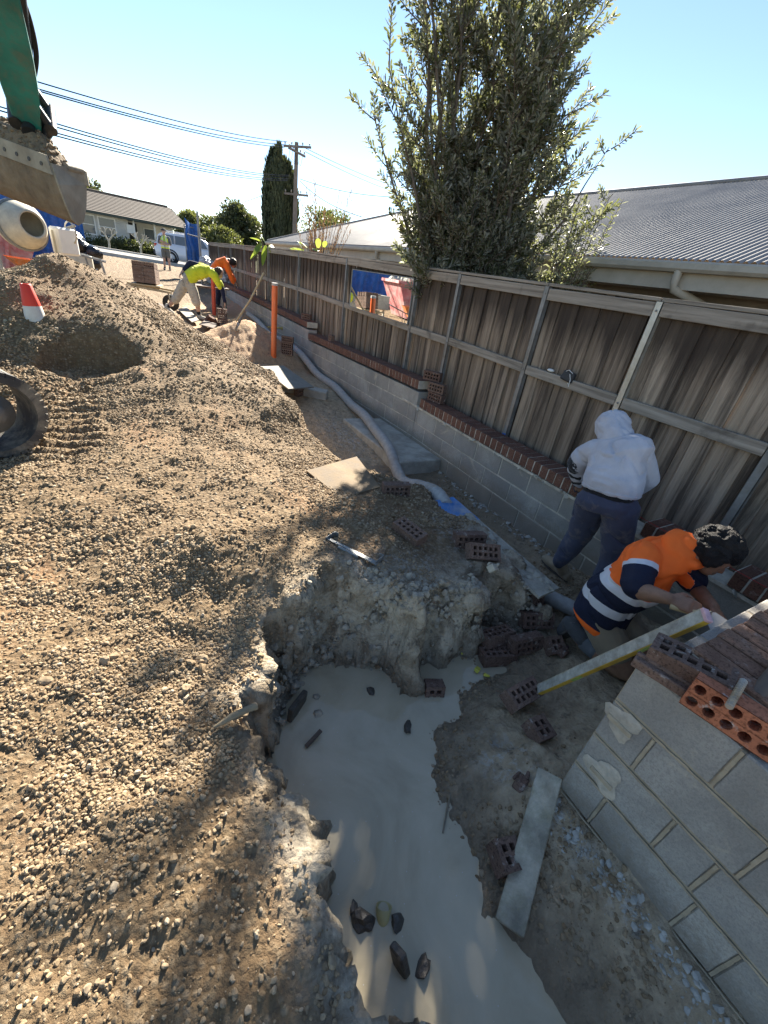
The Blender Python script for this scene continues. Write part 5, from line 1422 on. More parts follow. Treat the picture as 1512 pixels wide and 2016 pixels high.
# boards strewn by the yellow-shirted man
for k, (qd, zz, lab) in enumerate((((352, 612), (372, 645), (388, 650), (372, 612)), .30, 'pale board left of the yellow-shirted man\'s front foot')) if False else []: pass
for quad, lab in ((((350, 610), (378, 636), (392, 632), (368, 606)), 'pale board lying left of the yellow-shirted man\'s front boot'), (((392, 640), (420, 648), (428, 640), (404, 632)), 'dark board lying right of the yellow-shirted man\'s front boot'), (((300, 602), (330, 614), (342, 608), (312, 598)), 'dark plank lying under the yellow-shirted man\'s rear boot'), (((450, 652), (470, 662), (476, 652), (458, 644)), 'small white board near the shovel')):
    zq = .30; dark = 'dark' in lab; sheet('scrap_board', quad, (zq + .02,) * 4, .02, M_WOOD if dark else M_GREYB, lab)
# folding metal bracket
TZ = max(g1(*at(655, 1060, z=.33)[:2]), g1(*at(735, 1104, z=.33)[:2]), g1(*at(700, 1080, z=.33)[:2])) + .012
tl = empty('metal_bracket', at(700, 1080, z=TZ), 'galvanised folding line bracket lying on the bank', 'bracket'); L0 = tl.location
a_, b_ = at(645, 1060, z=TZ) - L0, at(742, 1108, z=TZ) - L0
mb = MB(); mb.beam(a_, b_, .022, .005); mb.beam(a_ + (b_ - a_) * .25 + Vector((.01, -.03, .004)), b_ + Vector((-.01, -.02, .004)), .016, .005); mb.build('flat_bar', M_STEEL, tl)
mb = MB(); mb.cone(a_.lerp(b_, .22) + Vector((-.012, -.035, .0)), a_.lerp(b_, .62) + Vector((-.012, -.035, .0)), .010, .010, 10); mb.build('tube', M_STEEL, tl)
for e_, s_ in ((a_, 1), (b_, -1)):
    mb = MB(); d_ = (b_ - a_).normalized(); n_ = Vector((-d_.y, d_.x, 0)); mb.beam(e_ + n_ * -.02, e_ + n_ * .075, .004, .035); mb.beam(e_ + n_ * .073, e_ + n_ * .073 + d_ * .03 * s_, .004, .035); mb.build('jaw', M_STEEL, tl)

# ------------------------------------------------------------------ things on the fence rail
rz_ = fence_top(2.5) - .74 + .045
mb = MB(); mb.ico((0, 0, 0), .03, 2, (.9, 1.25, .5), None, .03, smooth=True); q = at(1083, 731, x=3.36); tag(mb.build('soap_bar', M_WHITE, loc=(3.365, q.y, fence_top(q.y) - .74 + .058)), 'white bar of soap on the middle fence rail', 'soap')
q = at(1122, 737, x=3.36); pch = empty('black_pouch', (3.35, q.y, fence_top(q.y) - .74 + .044), 'black pouch with cords hanging over the middle fence rail', 'pouch')
mb = MB(); mb.box((0, 0, .012), (.05, .115, .085), (.1, .15, .1), jit=.008); mb.build('bag', M_PLAST, pch, bevel=.01)
mb = MB(); mb.tube([(-.03, -.03, .04), (-.04, -.06, .0), (-.04, -.065, -.06), (-.035, -.04, -.035)], .003, 5); mb.tube([(-.03, .02, .055), (-.02, .0, .07), (-.02, -.05, .05)], .003, 5); mb.build('cord', M_WHITE, pch)
M_REDL = mat_simple('red_string', (.5, .03, .02), .8, .1, 9, bump=0)
mb = MB(); mb.tube([(3.07, 1.32, .53), (3.07, .4, .52), (3.07, -.6, .52)], .0018, 5); tag(mb.build('string_line', M_REDL), 'thin red bricklayer\'s string line along the wall top', 'string')

# ------------------------------------------------------------------ odds and ends in and round the water
M_ROCK = mat_simple('dark_wet_rock', (.07, .06, .048), .5, .5, 14, bump=.8, bscale=30, bdist=.012)
M_CLAYR = mat_simple('pale_clay_lump', (.33, .29, .225), .95, .35, 10, bump=.9, bscale=26, bdist=.02)
def rock(px_, r, label, sc_=(1, .8, .7), m=None, z=None, cat='rock'):
    p = at(*px_, z=WATER_Z if z is None else z); mb = MB(); mb.ico((0, 0, -r * .15), r * .85, 2, sc_, (rnd.random(), rnd.random(), rnd.random() * 6), .24)
    return tag(mb.build('rock', m or M_ROCK, loc=p), label, cat)
rock((803, 1430), .045, 'dark rock alone in the middle of the water', (1.3, .6, .6)); rock((730, 1360), .04, 'wet clod beside the half brick in the water'); rock((625, 1405), .035, 'pale clod in the shaded corner of the water', m=M_CLAYR)
rock((698, 1788), .03, 'small black stone, leftmost in the lower water', (.6, 1, .9)); rock((716, 1812), .045, 'larger black stone next to the yellow cup in the water', (.9, 1.2, .9)); rock((783, 1815), .038, 'black stones cluster right of the yellow cup', (1, 1, .8));
rock((830, 1905), .035, 'upright dark stone at the bottom bank', (.6, 1.3, 1.1)); rock((622, 1372), .03, 'stone stuck at the foot of the dug face', m=M_CLAYR)
mb = MB(); mb.lathe([(.022, 0), (.030, .06), (.028, .06), (.020, .004), (0, .004)], (0, 0, 0), (.3, .5, .6), 14); tag(mb.build('yellow_cup', mat_simple('yellow_plastic', (.42, .36, .16), .5, .2, 9), loc=at(752, 1822, z=WATER_Z - .022)), 'dull yellow cup half sunk among black stones', 'cup')
M_FOAM = mat_simple('yellow_foam', (.60, .56, .08), .8, .15, 20, bump=.3)
for k, (pp_, lab) in enumerate((((913, 1284), 'yellow foam scrap left of the brick pile'), ((940, 1318), 'yellow foam scrap under the half-sunk brick'), ((957, 1329), 'small yellow foam scrap nearest the mud'))):
    mb = MB(); mb.box((0, 0, 0), (.05 - .012 * k, .03, .02), (.2, .4 * k, .5 * k), jit=.004); tag(mb.build('foam_scrap', M_FOAM, loc=at(*pp_, z=WATER_Z + .012)), lab, 'scrap')
mb = MB(); mb.beam(at(602, 1470, z=WATER_Z + .01), at(632, 1438, z=WATER_Z + .03), .018, .012); tag(mb.build('wood_splinter', M_WOOD), 'dark wood splinter floating at the left of the water', 'stick')
mb = MB(); a_, b_ = at(422, 1432, z=.20), at(505, 1390, z=.21); mb.tube([a_, a_.lerp(b_, .4) + Vector((0, 0, .012)), a_.lerp(b_, .8) + Vector((0, 0, .008)), b_], [.006, .014, .013, .016], 7); tag(mb.build('driftwood_stick', mat_simple('dry_wood', (.24, .19, .12), .9, .3, 20, bump=.6)), 'weathered stick lying on the gravel near the bank edge', 'stick')
mb = MB(); a_, b_ = at(898, 1500, z=-.23), at(872, 1640, z=WATER_Z + .004); mb.tube([a_, a_.lerp(b_, .5) + Vector((0, 0, .006)), b_], [.005, .006, .003], 6); tag(mb.build('thin_reed', mat_simple('reed', (.2, .17, .12), .9)), 'thin reed lying across the right shore of the water', 'stick')
for (a_, b_, lab) in (((775, 1875), (800, 1905), 'dark slab standing in the bottom bank'), ((600, 1370), (570, 1410), 'black shard under the left bank')):
    mb = MB(); p, q = at(*a_, z=WATER_Z + .02), at(*b_, z=WATER_Z + .05); mb.beam(p, q, .03, .09); tag(mb.build('stone_slab', M_ROCK, bevel=.006), lab, 'rock')
# lumps: clay torn from the dug faces, and mortar droppings at the wall foot
mb = MB(); cnt = 0
for _ in range(1500):
    k = rnd.randrange(8, 16); a_, b_ = Vector((*BANK[k], 0)), Vector((*BANK[k + 1], 0)); t = rnd.random(); p = a_.lerp(b_, t)
    dx, dy = rnd.gauss(0, .055), rnd.gauss(0, .055)
    z = g1(p.x + dx, p.y + dy)
    if z < WATER_Z - .02: continue
    r = .004 + .024 * rnd.random() ** 3; mb.ico((p.x + dx, p.y + dy, z + r * .2), r, 1, (1, 1, .8), (rnd.random() * 3, rnd.random() * 3, 0), .3)
o = mb.build('clay_lumps', M_CLAYR); tag(o, 'pale crumbly clay lumps on the dug face', kind='stuff')
M_DROP = mat_simple('mortar_dropping', (.42, .40, .35), .95, .25, 14, bump=.6, bscale=50)
mb = MB()
for _ in range(420):
    y_ = .40 - 1.1 * rnd.random(); x_ = 1.35 - abs(rnd.gauss(0, .05)); r = .0025 + .013 * rnd.random() ** 4
    mb.ico((x_, y_, g1(x_, y_) + r * .2), r, 1, (1.2, 1.2, .5), (rnd.random() * .6, rnd.random() * .6, rnd.random() * 6), .28)
for _ in range(160):
    y_ = 1.6 + 2.3 * rnd.random(); x_ = 3.09 - abs(rnd.gauss(0, .05)); r = .005 + .018 * rnd.random() ** 3
    mb.ico((x_, y_, g1(x_, y_) + r * .2), r, 1, (1.2, 1.2, .5), (rnd.random() * .6, rnd.random() * .6, rnd.random() * 6), .28)
o = mb.build('mortar_droppings', M_DROP); tag(o, 'white mortar droppings along the foot of the walls', kind='stuff')

# ------------------------------------------------------------------ tools and gear further along
M_ORANGE = mat_simple('orange_pvc', (.72, .13, .025), .4, .1, 5, bump=.05, dirt=(.55, .25, .12), dirt_amt=.4)
ox, oy = 2.29, 8.4; oz = g1(ox, oy); ot = at(541, 560, y=8.45)
op = empty('orange_pipe', (ox, oy, oz), 'upright orange plastic pipe standing beside the sand heap', 'pipe')
mb = MB(); mb.cone((0, 0, -.1), (ot.x - ox, .05, ot.z - oz), .052, .052, 16); mb.build('tube', M_ORANGE, op)
mb = MB(); mb.cone((ot.x - ox, .05, ot.z - oz - .02), (ot.x - ox, .05, ot.z - oz + .025), .055, .055, 16); mb.build('end_collar', mat_simple('grey_collar', (.45, .44, .42)), op)
M_HANDLE = mat_simple('shovel_handle', (.50, .38, .20), .6, .15, 12, bump=.1)
sb = at(466, 668, y=9.1); st_ = at(519, 538, y=9.5); sbz = g1(sb.x, 9.1)
sh = empty('shovel', (sb.x, 9.1, sbz), 'long-handled shovel stuck in the sand heap', 'shovel')
mb = MB(); top = Vector((st_.x - sb.x, .4, st_.z - sbz)); mb.tube([(0, 0, .12), tuple(top * .5), tuple(top)], .019, 10); mb.build('handle', M_HANDLE, sh)
mb = MB(); d_ = top.normalized(); n_ = Vector((d_.z, 0, -d_.x)); vs = []
for i in range(6):
    w = (.10, .115, .115, .105, .07, .015)[i]; c = d_ * (.16 - .07 * i)
    for s_ in (-1, -.5, 0, .5, 1): vs.append(c + Vector((0, 1, 0)) * w * s_ + n_ * (.02 * (1 - s_ * s_)))
mb.add(vs, [(i * 5 + j, i * 5 + j + 1, i * 5 + 6 + j, i * 5 + 5 + j) for i in range(5) for j in range(4)], 0, True); mb.cone(d_ * .12, d_ * .32, .024, .020, 8); mb.build('blade', M_STEEL, sh)
tp = at(552, 646, x=3.05); mb = MB(); mb.cone((0, 0, 0), (-.35, -.02, .01), .02, .018, 8); mb.cone((.02, 0, 0), (-.04, 0, 0), .035, .035, 10); tag(mb.build('pipe_stub', mat_simple('yellow_stub', (.55, .42, .14), .6), loc=(3.10, tp.y, tp.z)), 'yellow plastic pipe stub poking out of the block wall', 'pipe')

# traffic cone half buried in the heap
cx_, cy_ = at(70, 625, y=6.05).x, 6.05; cz_ = g1(cx_, cy_) - .03
M_CONE = mat_simple('cone_red', (.72, .035, .012), .5, .1, 5, bump=.05, dirt=(.4, .15, .08), dirt_amt=.3); M_CONEW = mat_simple('cone_white', (.62, .61, .58), .5, .1, 5, bump=.05, dirt=(.35, .28, .2), dirt_amt=.5)
co = empty('traffic_cone', (cx_, cy_, cz_), 'red and white traffic cone half buried in the gravel heap', 'traffic cone')
hc = at(65, 560, y=6.05).z - cz_; ax = Vector((-.05, .03, 1)).normalized()
mb = MB(); mb.lathe([(.080, hc * .36), (.050, hc * .97), (.044, hc), (.034, hc), (.032, hc * .9)], (0, 0, 0), ax, 24); mb.build('body', M_CONE, co)
mb = MB(); mb.lathe([(.100, -.05), (.0805, hc * .36)], (0, 0, 0), ax, 24); mb.build('white_band', M_CONEW, co)

# brick barrow: flat wooden-handled barrow loaded with bricks
bb = at(296, 590, y=12.6); bz_ = g1(bb.x, 12.6)
br_ = empty('brick_barrow', (bb.x, 12.6, bz_), 'timber-handled barrow carrying a block of dark bricks', 'barrow', rz=R_(-12))
M_HNDL = mat_simple('barrow_timber', (.40, .31, .19), .85, .25, 10, bump=.4)
for s_ in (-1, 1):
    mb = MB(); mb.beam((-.50, s_ * .20, .50), (.52, s_ * .28, .44), .05, .05); mb.build('handle', M_HNDL, br_)
    mb = MB(); mb.beam((-.28, s_ * .24, .48), (-.28, s_ * .27, -.02), .05, .06); mb.build('leg', M_HNDL, br_)
mb = MB(); mb.box((-.02, 0, .535), (.62, .56, .03)); mb.build('deck', M_HNDL, br_)
mb = MB(); mb.lathe([(.08, -.05), (.17, -.045), (.19, 0), (.17, .045), (.08, .05)], (.45, 0, .19), (0, 1, 0), 18); mb.build('wheel', M_TYRE, br_)
mb = MB(); mb.beam((.45, -.27, .44), (.45, -.07, .19), .03, .03); mb.beam((.45, .27, .44), (.45, .07, .19), .03, .03); mb.build('fork', M_STEEL, br_)
ld = empty('brick_load', (0, 0, 0), 'block of dark cored bricks stacked on the barrow', 'brick stack'); ld.location = (bb.x, 12.6, bz_ + .552); ld.rotation_euler = (R_(-6), 0, R_(-12))
for r in range(5):
    for c in range(2):
        for q_ in range(5):
            if r == 4 and q_ > 3: continue
            link_mesh('brick', CB[(r + c) % 3], ld, loc=((c - .5) * .236 - .02, (q_ - 2) * .082, .056 + r * .114), rot=(0 if False else math.pi / 2, 0, 0)) if False else link_mesh('brick', CB[(r + c) % 3], ld, loc=((c - .5) * .236 - .02, (q_ - 2) * .114, .040 + r * .080 + (.0 if r < 4 else .02)), rot=(0 if r < 4 else math.pi / 2, 0, 0))

# orange wheelbarrow, red skip bin, mixer, bags, tarp behind the heap
M_REDP = mat_simple('faded_red_paint', (.46, .14, .14), .75, .3, 5, bump=.2, dirt=(.50, .44, .40), dirt_amt=.9, dscale=2.5)
M_ORP = mat_simple('orange_tray', (.60, .17, .035), .6, .2, 8, bump=.1, dirt=(.45, .38, .3), dirt_amt=.6)
sk = at(0, 505, y=14.6); skz = g1(-3.4, 14.6)
sk_ = empty('skip_bin', (-3.5, 14.9, skz), 'faded red steel skip bin full of pale rubble', 'skip bin', rz=R_(8))
mb = MB(); b0, b1 = (1.25, .78), (1.75, .9)
vs = [(-b0[0], -b0[1], 0), (b0[0], -b0[1], 0), (b0[0], b0[1], 0), (-b0[0], b0[1], 0), (-b1[0], -b1[1], 1.15), (b1[0], -b1[1], 1.15), (b1[0], b1[1], 1.15), (-b1[0], b1[1], 1.15)]
mb.add(vs, [(0, 3, 2, 1), (0, 1, 5, 4), (1, 2, 6, 5), (2, 3, 7, 6), (3, 0, 4, 7)]); mb.build('tub', M_REDP, sk_)
mb = MB()
for a, b in ((4, 5), (5, 6), (6, 7), (7, 4)): mb.beam(Vector(vs[a]), Vector(vs[b]), .09, .09)
mb.build('rim', M_REDP, sk_)
for x_ in (-.9, -.3, .3, .9):
    mb = MB(); mb.beam((x_, -.82, .02), (x_ * 1.25, -.93, 1.1), .07, .07, (0, 1, 0)); mb.build('rib', M_REDP, sk_)
mb = MB()
for _ in range(150): mb.ico((rnd.uniform(-1.55, 1.55), rnd.uniform(-.75, .75), 1.02 + .25 * rnd.random()), rnd.uniform(.06, .2), 1, (1, 1, .7), (rnd.random() * 3, 0, rnd.random() * 3), .3)
tag(mb.build('rubble', M_DROP, loc=sk_.location), 'pale rubble heaped in the skip bin', kind='stuff')
wb_ = at(82, 505, y=12.8); wz_ = g1(wb_.x, 12.8)
def wheelbarrow(loc, rz, label):
    w = empty('wheelbarrow', loc, label, 'wheelbarrow', rz=rz)
    mb = MB(); lo = [(-.28, -.20, .30), (.30, -.16, .34), (.30, .16, .34), (-.28, .20, .30)]; hi = [(-.48, -.33, .62), (.62, -.28, .66), (.62, .28, .66), (-.48, .33, .62)]
    mb.add(lo + hi, [(0, 3, 2, 1)] + [(i, (i + 1) % 4, 4 + (i + 1) % 4, 4 + i) for i in range(4)]); mb.build('tray', M_ORP, w)
    mb = MB(); mb.lathe([(.08, -.05), (.17, -.05), (.20, 0), (.17, .05), (.08, .05)], (.62, 0, .20), (0, 1, 0), 18); mb.build('wheel', M_TYRE, w)
    for s_ in (-1, 1):
        mb = MB(); mb.tube([(.62, s_ * .07, .20), (.3, s_ * .17, .30), (-.4, s_ * .26, .42), (-.95, s_ * .30, .60)], .018, 8); mb.build('handle', M_STEEL, w)
        mb = MB(); mb.tube([(-.1, s_ * .22, .36), (-.25, s_ * .25, .0), (-.38, s_ * .25, .02), (-.42, s_ * .25, .40)], .014, 7); mb.build('leg', M_STEEL, w)
    return w
wheelbarrow((wb_.x, 12.8, wz_), R_(200), 'orange wheelbarrow parked in front of the skip bin')
M_MIXER = mat_simple('cement_mixer_paint', (.50, .46, .36), .7, .25, 5, bump=.3, dirt=(.33, .31, .27), dirt_amt=.8)
mx_ = at(44, 444, y=10.2); mz_ = g1(mx_.x, 10.2)
mxr = empty('cement_mixer', (mx_.x, 10.2, mz_), 'cream cement mixer behind the heap below the excavator bucket', 'cement mixer')
hz = mx_.z - mz_; axm = Vector((.55, -.80, .12)).normalized()
mb = MB(); mb.lathe([(0, -.36), (.18, -.36), (.32, -.19), (.345, 0), (.33, .08), (.21, .30), (.18, .32), (.165, .30), (.28, .08), (.29, -.1), (.0, -.25)], (0, 0, hz), axm, 26); mb.build('drum', M_MIXER, mxr)
mb = MB(); mb.lathe([(.345, -.03), (.37, -.03), (.37, .03), (.345, .03)], (0, 0, hz), axm, 30); mb.build('ring_gear', M_STEEL, mxr)
mb = MB(); sdv = Vector((axm.y, -axm.x, 0)).normalized()
for s_ in (-1, 1):
    mb.tube([sdv * s_ * .46 + Vector((0, 0, hz)), sdv * s_ * .46 + Vector((0, 0, .35)), sdv * s_ * .40 + Vector((.15, -.25, -.02))], .03, 8); mb.tube([sdv * s_ * .46 + Vector((0, 0, hz * .6)), sdv * s_ * .40 + Vector((-.15, .3, -.02))], .03, 8)
mb.build('stand', M_MIXER, mxr)
mb = MB(); mb.box(sdv * .62 * -1 + Vector((0, 0, hz - .15)), (.34, .26, .42), (0, 0, .6)); mb.build('motor_housing', M_WHITE, mxr, bevel=.03)
mb = MB(); mb.tube([sdv * -.55 + Vector((0, 0, hz)), sdv * -.75 + Vector((.1, -.1, hz + .12))], .02, 8); mb.lathe([(.16, -.012), (.18, 0), (.16, .012)], sdv * -.7 + Vector((.05, -.05, hz)), sdv, 18); mb.build('tilt_wheel', M_MIXER, mxr)
bg_ = at(150, 468, y=19); bgz = g1(bg_.x, 19); be = empty('black_bag', (bg_.x, 19, bgz), 'shiny black plastic bag heap beside the blue tarp', 'bag'); mb = MB()
M_BAG = NT('black_plastic_film'); _w = M_BAG.noise(M_BAG.pos(), 9, 5, .6); M_BAG = M_BAG.out((.012, .012, .014), .22, 0, M_BAG.bump(_w, .8, .05), .6)
for k in range(9): mb.ico((rnd.uniform(-.45, .45), rnd.uniform(-.3, .3), .25 + .6 * rnd.random()), rnd.uniform(.25, .42), 2, (1, .9, .8), (rnd.random() * 3, 0, 0), .10, smooth=True)
mb.build('film', M_BAG, be)
tp_ = at(110, 455, y=20); te = empty('blue_tarp_screen', (tp_.x, 20, g1(tp_.x, 20)), 'blue tarp screen standing behind the cement mixer', 'tarp'); vs = []
for j in range(9):
    for i in range(31): vs.append((-3.2 + 4.0 * i / 30, .12 * math.sin(i * 1.3 + j * .4) + .05 * math.sin(i * 3.1), 2.05 * j / 8 + .05 * math.sin(i * .9)))
mb = MB(); mb.add(vs, [(j * 31 + i, j * 31 + i + 1, j * 31 + 32 + i, j * 31 + 31 + i) for j in range(8) for i in range(30)], 0, True); mb.build('sheet', M_TARP, te)
for i in range(4): mb = MB(); mb.cone((-3.15 + 1.3 * i, .12, -.05), (-3.15 + 1.3 * i, .12, 2.1), .022, .022, 8); mb.build('post', M_STEEL, te)
mr = at(168, 500, y=14.5); mre = empty('site_trestle', (mr.x, 14.5, g1(mr.x, 14.5)), 'pale steel trestle and box standing behind the heap crest', 'trestle')
mb = MB(); mb.box((-.18, 0, .55), (.62, .4, .45)); mb.build('box', M_MIXER, mre, bevel=.02)
for x_, y_ in ((.0, -.2), (.3, -.2), (.0, .2), (.3, .2)):
    mb = MB(); mb.tube([(x_, y_, .75), (x_ + .06, y_, .4), (x_ + .04, y_, -.02)], .018, 7); mb.build('leg', M_STEEL, mre)
mb = MB(); mb.beam((-.1, -.2, .80), (.42, -.2, .70), .04, .04); mb.beam((-.1, .2, .80), (.42, .2, .70), .04, .04); mb.build('top_rail', M_STEEL, mre)
mb = MB()
for x_ in (-.4, .02): mb.beam((x_, 0, -.02), (x_, 0, .35), .06, .06)
mb.build('support', M_MIXER, mre)
# more gear between the workers
q = at(405, 600, y=13.6); sw = empty('saw_horse', (q.x, 13.6, g1(q.x, 13.6)), 'dark mortar board stand between the two bending workers', 'stand')
mb = MB(); mb.box((.15, 0, .62), (.9, .6, .04)); mb.build('board', M_WOOD, sw)
for x_ in (-.2, .5):
    for y_ in (-.2, .2): mb = MB(); mb.cone((x_, y_, -.02), (x_, y_, .6), .03, .03, 8); mb.build('leg', M_STEEL, sw)
q = at(420, 590, y=13.0); mb = MB(); mb.cone((0, 0, -.02), (.02, 0, .95), .05, .05, 12); tag(mb.build('red_pipe', mat_simple('red_pvc', (.5, .07, .04), .5, .1, 5), loc=(q.x, 13.0, g1(q.x, 13.0))), 'short upright red pipe beside the yellow-shirted man', 'pipe')
# ------------------------------------------------------------------ people
def V3(p): return Vector(p)
class Body:
    """limbs and masses that are fused into one continuous skin"""
    def __init__(s): s.mb = MB()
    def limb(s, pts, rad, n=14, wide=None, wf=1.0):
        pts = [V3(p) for p in pts]
        fine = []; fr = []
        for i in range(len(pts) - 1):
            for k in range(4):
                t = k / 4; fine.append(pts[i].lerp(pts[i + 1], t)); fr.append(rad[i] * (1 - t) + rad[i + 1] * t)
        fine.append(pts[-1]); fr.append(rad[-1])
        d0 = (fine[0] - fine[1]).normalized(); d1 = (fine[-1] - fine[-2]).normalized()
        P = [fine[0] + d0 * fr[0] * .98, fine[0] + d0 * fr[0] * .7] + fine + [fine[-1] + d1 * fr[-1] * .7, fine[-1] + d1 * fr[-1] * .98]
        Rr = [fr[0] * .15, fr[0] * .7] + fr + [fr[-1] * .7, fr[-1] * .15]
        b = len(s.mb.v); s.mb.tube(P, Rr, n)
        if wide is not None:
            w = V3(wide).normalized()
            for i in range(b, len(s.mb.v)):
                v = V3(s.mb.v[i]); c = min(fine, key=lambda q: (q - v).length_squared); k = (v - c).dot(w); s.mb.v[i] = tuple(v + w * k * (wf - 1))
        return s
    def rings(s, rs, n=22):
        """rs: (centre, side vector, depth vector)"""
        vs = []; k = len(rs)
        for c, a, b in rs:
            c, a, b = V3(c), V3(a), V3(b)
            for i in range(n):
                t = 2 * math.pi * i / n; co, si = math.cos(t), math.sin(t)
                co = math.copysign(abs(co) ** .8, co); si = math.copysign(abs(si) ** .8, si)
                vs.append(c + a * co + b * si)
        fs = [(i * n + j, i * n + (j + 1) % n, (i + 1) * n + (j + 1) % n, (i + 1) * n + j) for i in range(k - 1) for j in range(n)]
        fs += [tuple(range(n - 1, -1, -1)), tuple(range((k - 1) * n, k * n))]
        s.mb.add(vs, fs); return s
    def ball(s, c, r, scale=(1, 1, 1), rot=None):
        s.mb.ico(c, r, 2, scale, rot); return s
    def skin(s, name, mat, parent, voxel=.010, smooth=5, wrinkle=0.0, wscale=12.0, seed=3, attrs=None, base=None):
        me = s.mb.mesh(name + '_src', mat)
        bm = bmesh.new(); bm.from_mesh(me); bmesh.ops.remove_doubles(bm, verts=bm.verts, dist=1e-5); bmesh.ops.recalc_face_normals(bm, faces=bm.faces); bm.to_mesh(me); bm.free()
        o = bpy.data.objects.new(name, me); COL.objects.link(o)
        r = o.modifiers.new('r', 'REMESH'); r.mode = 'VOXEL'; r.voxel_size = voxel
        sm = o.modifiers.new('s', 'SMOOTH'); sm.factor = .5; sm.iterations = smooth
        dg = bpy.context.evaluated_depsgraph_get(); ev = o.evaluated_get(dg); me2 = bpy.data.meshes.new_from_object(ev)
        o.modifiers.clear(); o.data = me2; bpy.data.meshes.remove(me); me2.name = name
        nv = len(me2.vertices); co = np.empty(nv * 3, np.float32); me2.vertices.foreach_get('co', co); co = co.reshape(-1, 3).astype(float)
        no = np.empty(nv * 3, np.float32); me2.vertices.foreach_get('normal', no); no = no.reshape(-1, 3)
        if wrinkle:
            w = fbm(co[:, 0] * .8 + co[:, 2] * .9 + co[:, 1] * .3, co[:, 1] * .9 - co[:, 0] * .5 + co[:, 2] * .35, wscale, 4, seed)
            w2 = np.abs(fbm(co[:, 0] + co[:, 1] * .6, co[:, 2] * 1.2 - co[:, 1] * .6, wscale * .55, 3, seed + 5)); w = w - 1.3 * np.exp(-(w2 / .07) ** 2) + .4
            co = co + no * (w * wrinkle)[:, None]
        if attrs is not None:
            for nm, arr in attrs(co).items():
                a = me2.attributes.new(nm, 'FLOAT', 'POINT'); a.data.foreach_set('value', np.ascontiguousarray(arr, np.float32))
        if parent is not None:
            o.parent = parent; co = co - np.array(parent.location)
        me2.vertices.foreach_set('co', co.astype(np.float32).ravel())
        me2.polygons.foreach_set('use_smooth', np.ones(len(me2.polygons), bool)); me2.materials.clear(); me2.materials.append(mat); me2.update()
        return o
def hand(b, wrist, fwd, palm_n, thumb, size=1.0, curl=.9, grip=False):
    """palm with five fingers of unequal length, curled towards the palm side"""
    f = V3(fwd).normalized(); n = V3(palm_n); n = (n - f * n.dot(f)).normalized(); s_ = f.cross(n).normalized()
    if s_.dot(V3(thumb)) < 0: s_ = -s_
    w = V3(wrist); k = size
    b.rings([(w - f * .015 * k, s_ * .026 * k, n * .020 * k), (w + f * .02 * k, s_ * .032 * k, n * .017 * k), (w + f * .06 * k, s_ * .041 * k, n * .015 * k), (w + f * .092 * k, s_ * .040 * k, n * .013 * k)], 14)
    for i, (off, L) in enumerate(((.032, .070), (.011, .078), (-.011, .073), (-.031, .058))):
        p = w + f * .088 * k + s_ * off * k; a = 0; pts = [p - f * .012 * k]; d = f
        for j, seg in enumerate((.44, .32, .26)):
            a += curl * (.55 + .25 * j); d = (f * math.cos(a) + n * math.sin(a)).normalized(); pts.append(pts[-1] + d * L * seg * k + (f * .012 * k if j == 0 else V3((0, 0, 0))))
        b.limb(pts, [.0095 * k, .0092 * k, .0085 * k, .0072 * k], 10)
    t0 = w + f * .022 * k + s_ * .026 * k; t1 = t0 + (f * .55 + s_ * .75 + n * .35).normalized() * .038 * k; t2 = t1 + (f * .85 + s_ * .15 + n * (.5 if grip else .2)).normalized() * .032 * k; t3 = t2 + (f * .7 - s_ * (.5 if grip else .0) + n * .5).normalized() * .026 * k
    b.limb([t0, t1, t2, t3], [.015 * k, .012 * k, .0105 * k, .009 * k], 10)

def mat_skin(name, col):
    t = NT(name); n = t.noise(t.pos(), 30, 5); c = t.ramp(n, [(.3, tuple(x * .82 for x in col)), (.7, tuple(min(1, x * 1.12) for x in col))])
    t.b.inputs['Subsurface Weight'].default_value = .08; t.b.inputs['Subsurface Radius'].default_value = (.01, .004, .002)
    return t.out(c, .55, 0, t.bump(t.noise(t.pos(), 220, 3), .12, .002), .4)
M_SKIN = mat_skin('skin', (.27, .150, .095)); M_SKINL = mat_skin('pale_skin', (.46, .29, .21))
def mat_cloth(name, col, dirt=None, amt=.4, var=.12, weave=260):
    t = NT(name); p = t.pos(); n = t.noise(p, 7, 6, .6); f = t.noise(p, weave, 3, .6)
    c = t.ramp(n, [(.3, tuple(x * (1 - var) for x in col)), (.7, tuple(min(1, x * (1 + var)) for x in col))]); c = t.mix(t.math('MULTIPLY', f, .35), c, tuple(x * .6 for x in col))
    if dirt: c = t.mix(t.math('MULTIPLY', t.ramp(t.noise(p, 9, 6, .7, .5), [(.54, 0.0), (.68, 1.0)]), amt), c, dirt)
    t.b.inputs['Sheen Weight'].default_value = .12
    return t.out(c, .92, 0, t.bump(t.math('ADD', f, t.math('MULTIPLY', t.noise(p, 28, 4), 1.5)), .35, .006), .2)
M_HAIR = None
def mat_hair(name, col):
    t = NT(name); p = t.pos(); n = t.noise(p, 75, 5, .7, 1.2); return t.out(t.ramp(n, [(.3, tuple(x * .4 for x in col)), (.7, col)]), .55, 0, t.bump(n, 1.0, .02), .4)
M_HAIR = mat_hair('black_hair', (.022, .017, .015)); M_HAIRB = mat_hair('brown_hair', (.08, .055, .035))
M_BOOT = mat_cloth('tan_boot', (.40, .32, .215), (.24, .20, .16), .8); M_BOOTD = mat_cloth('dark_boot', (.10, .10, .10), (.30, .27, .22), .7); M_SOLE = mat_simple('boot_sole', (.10, .085, .07), .8)
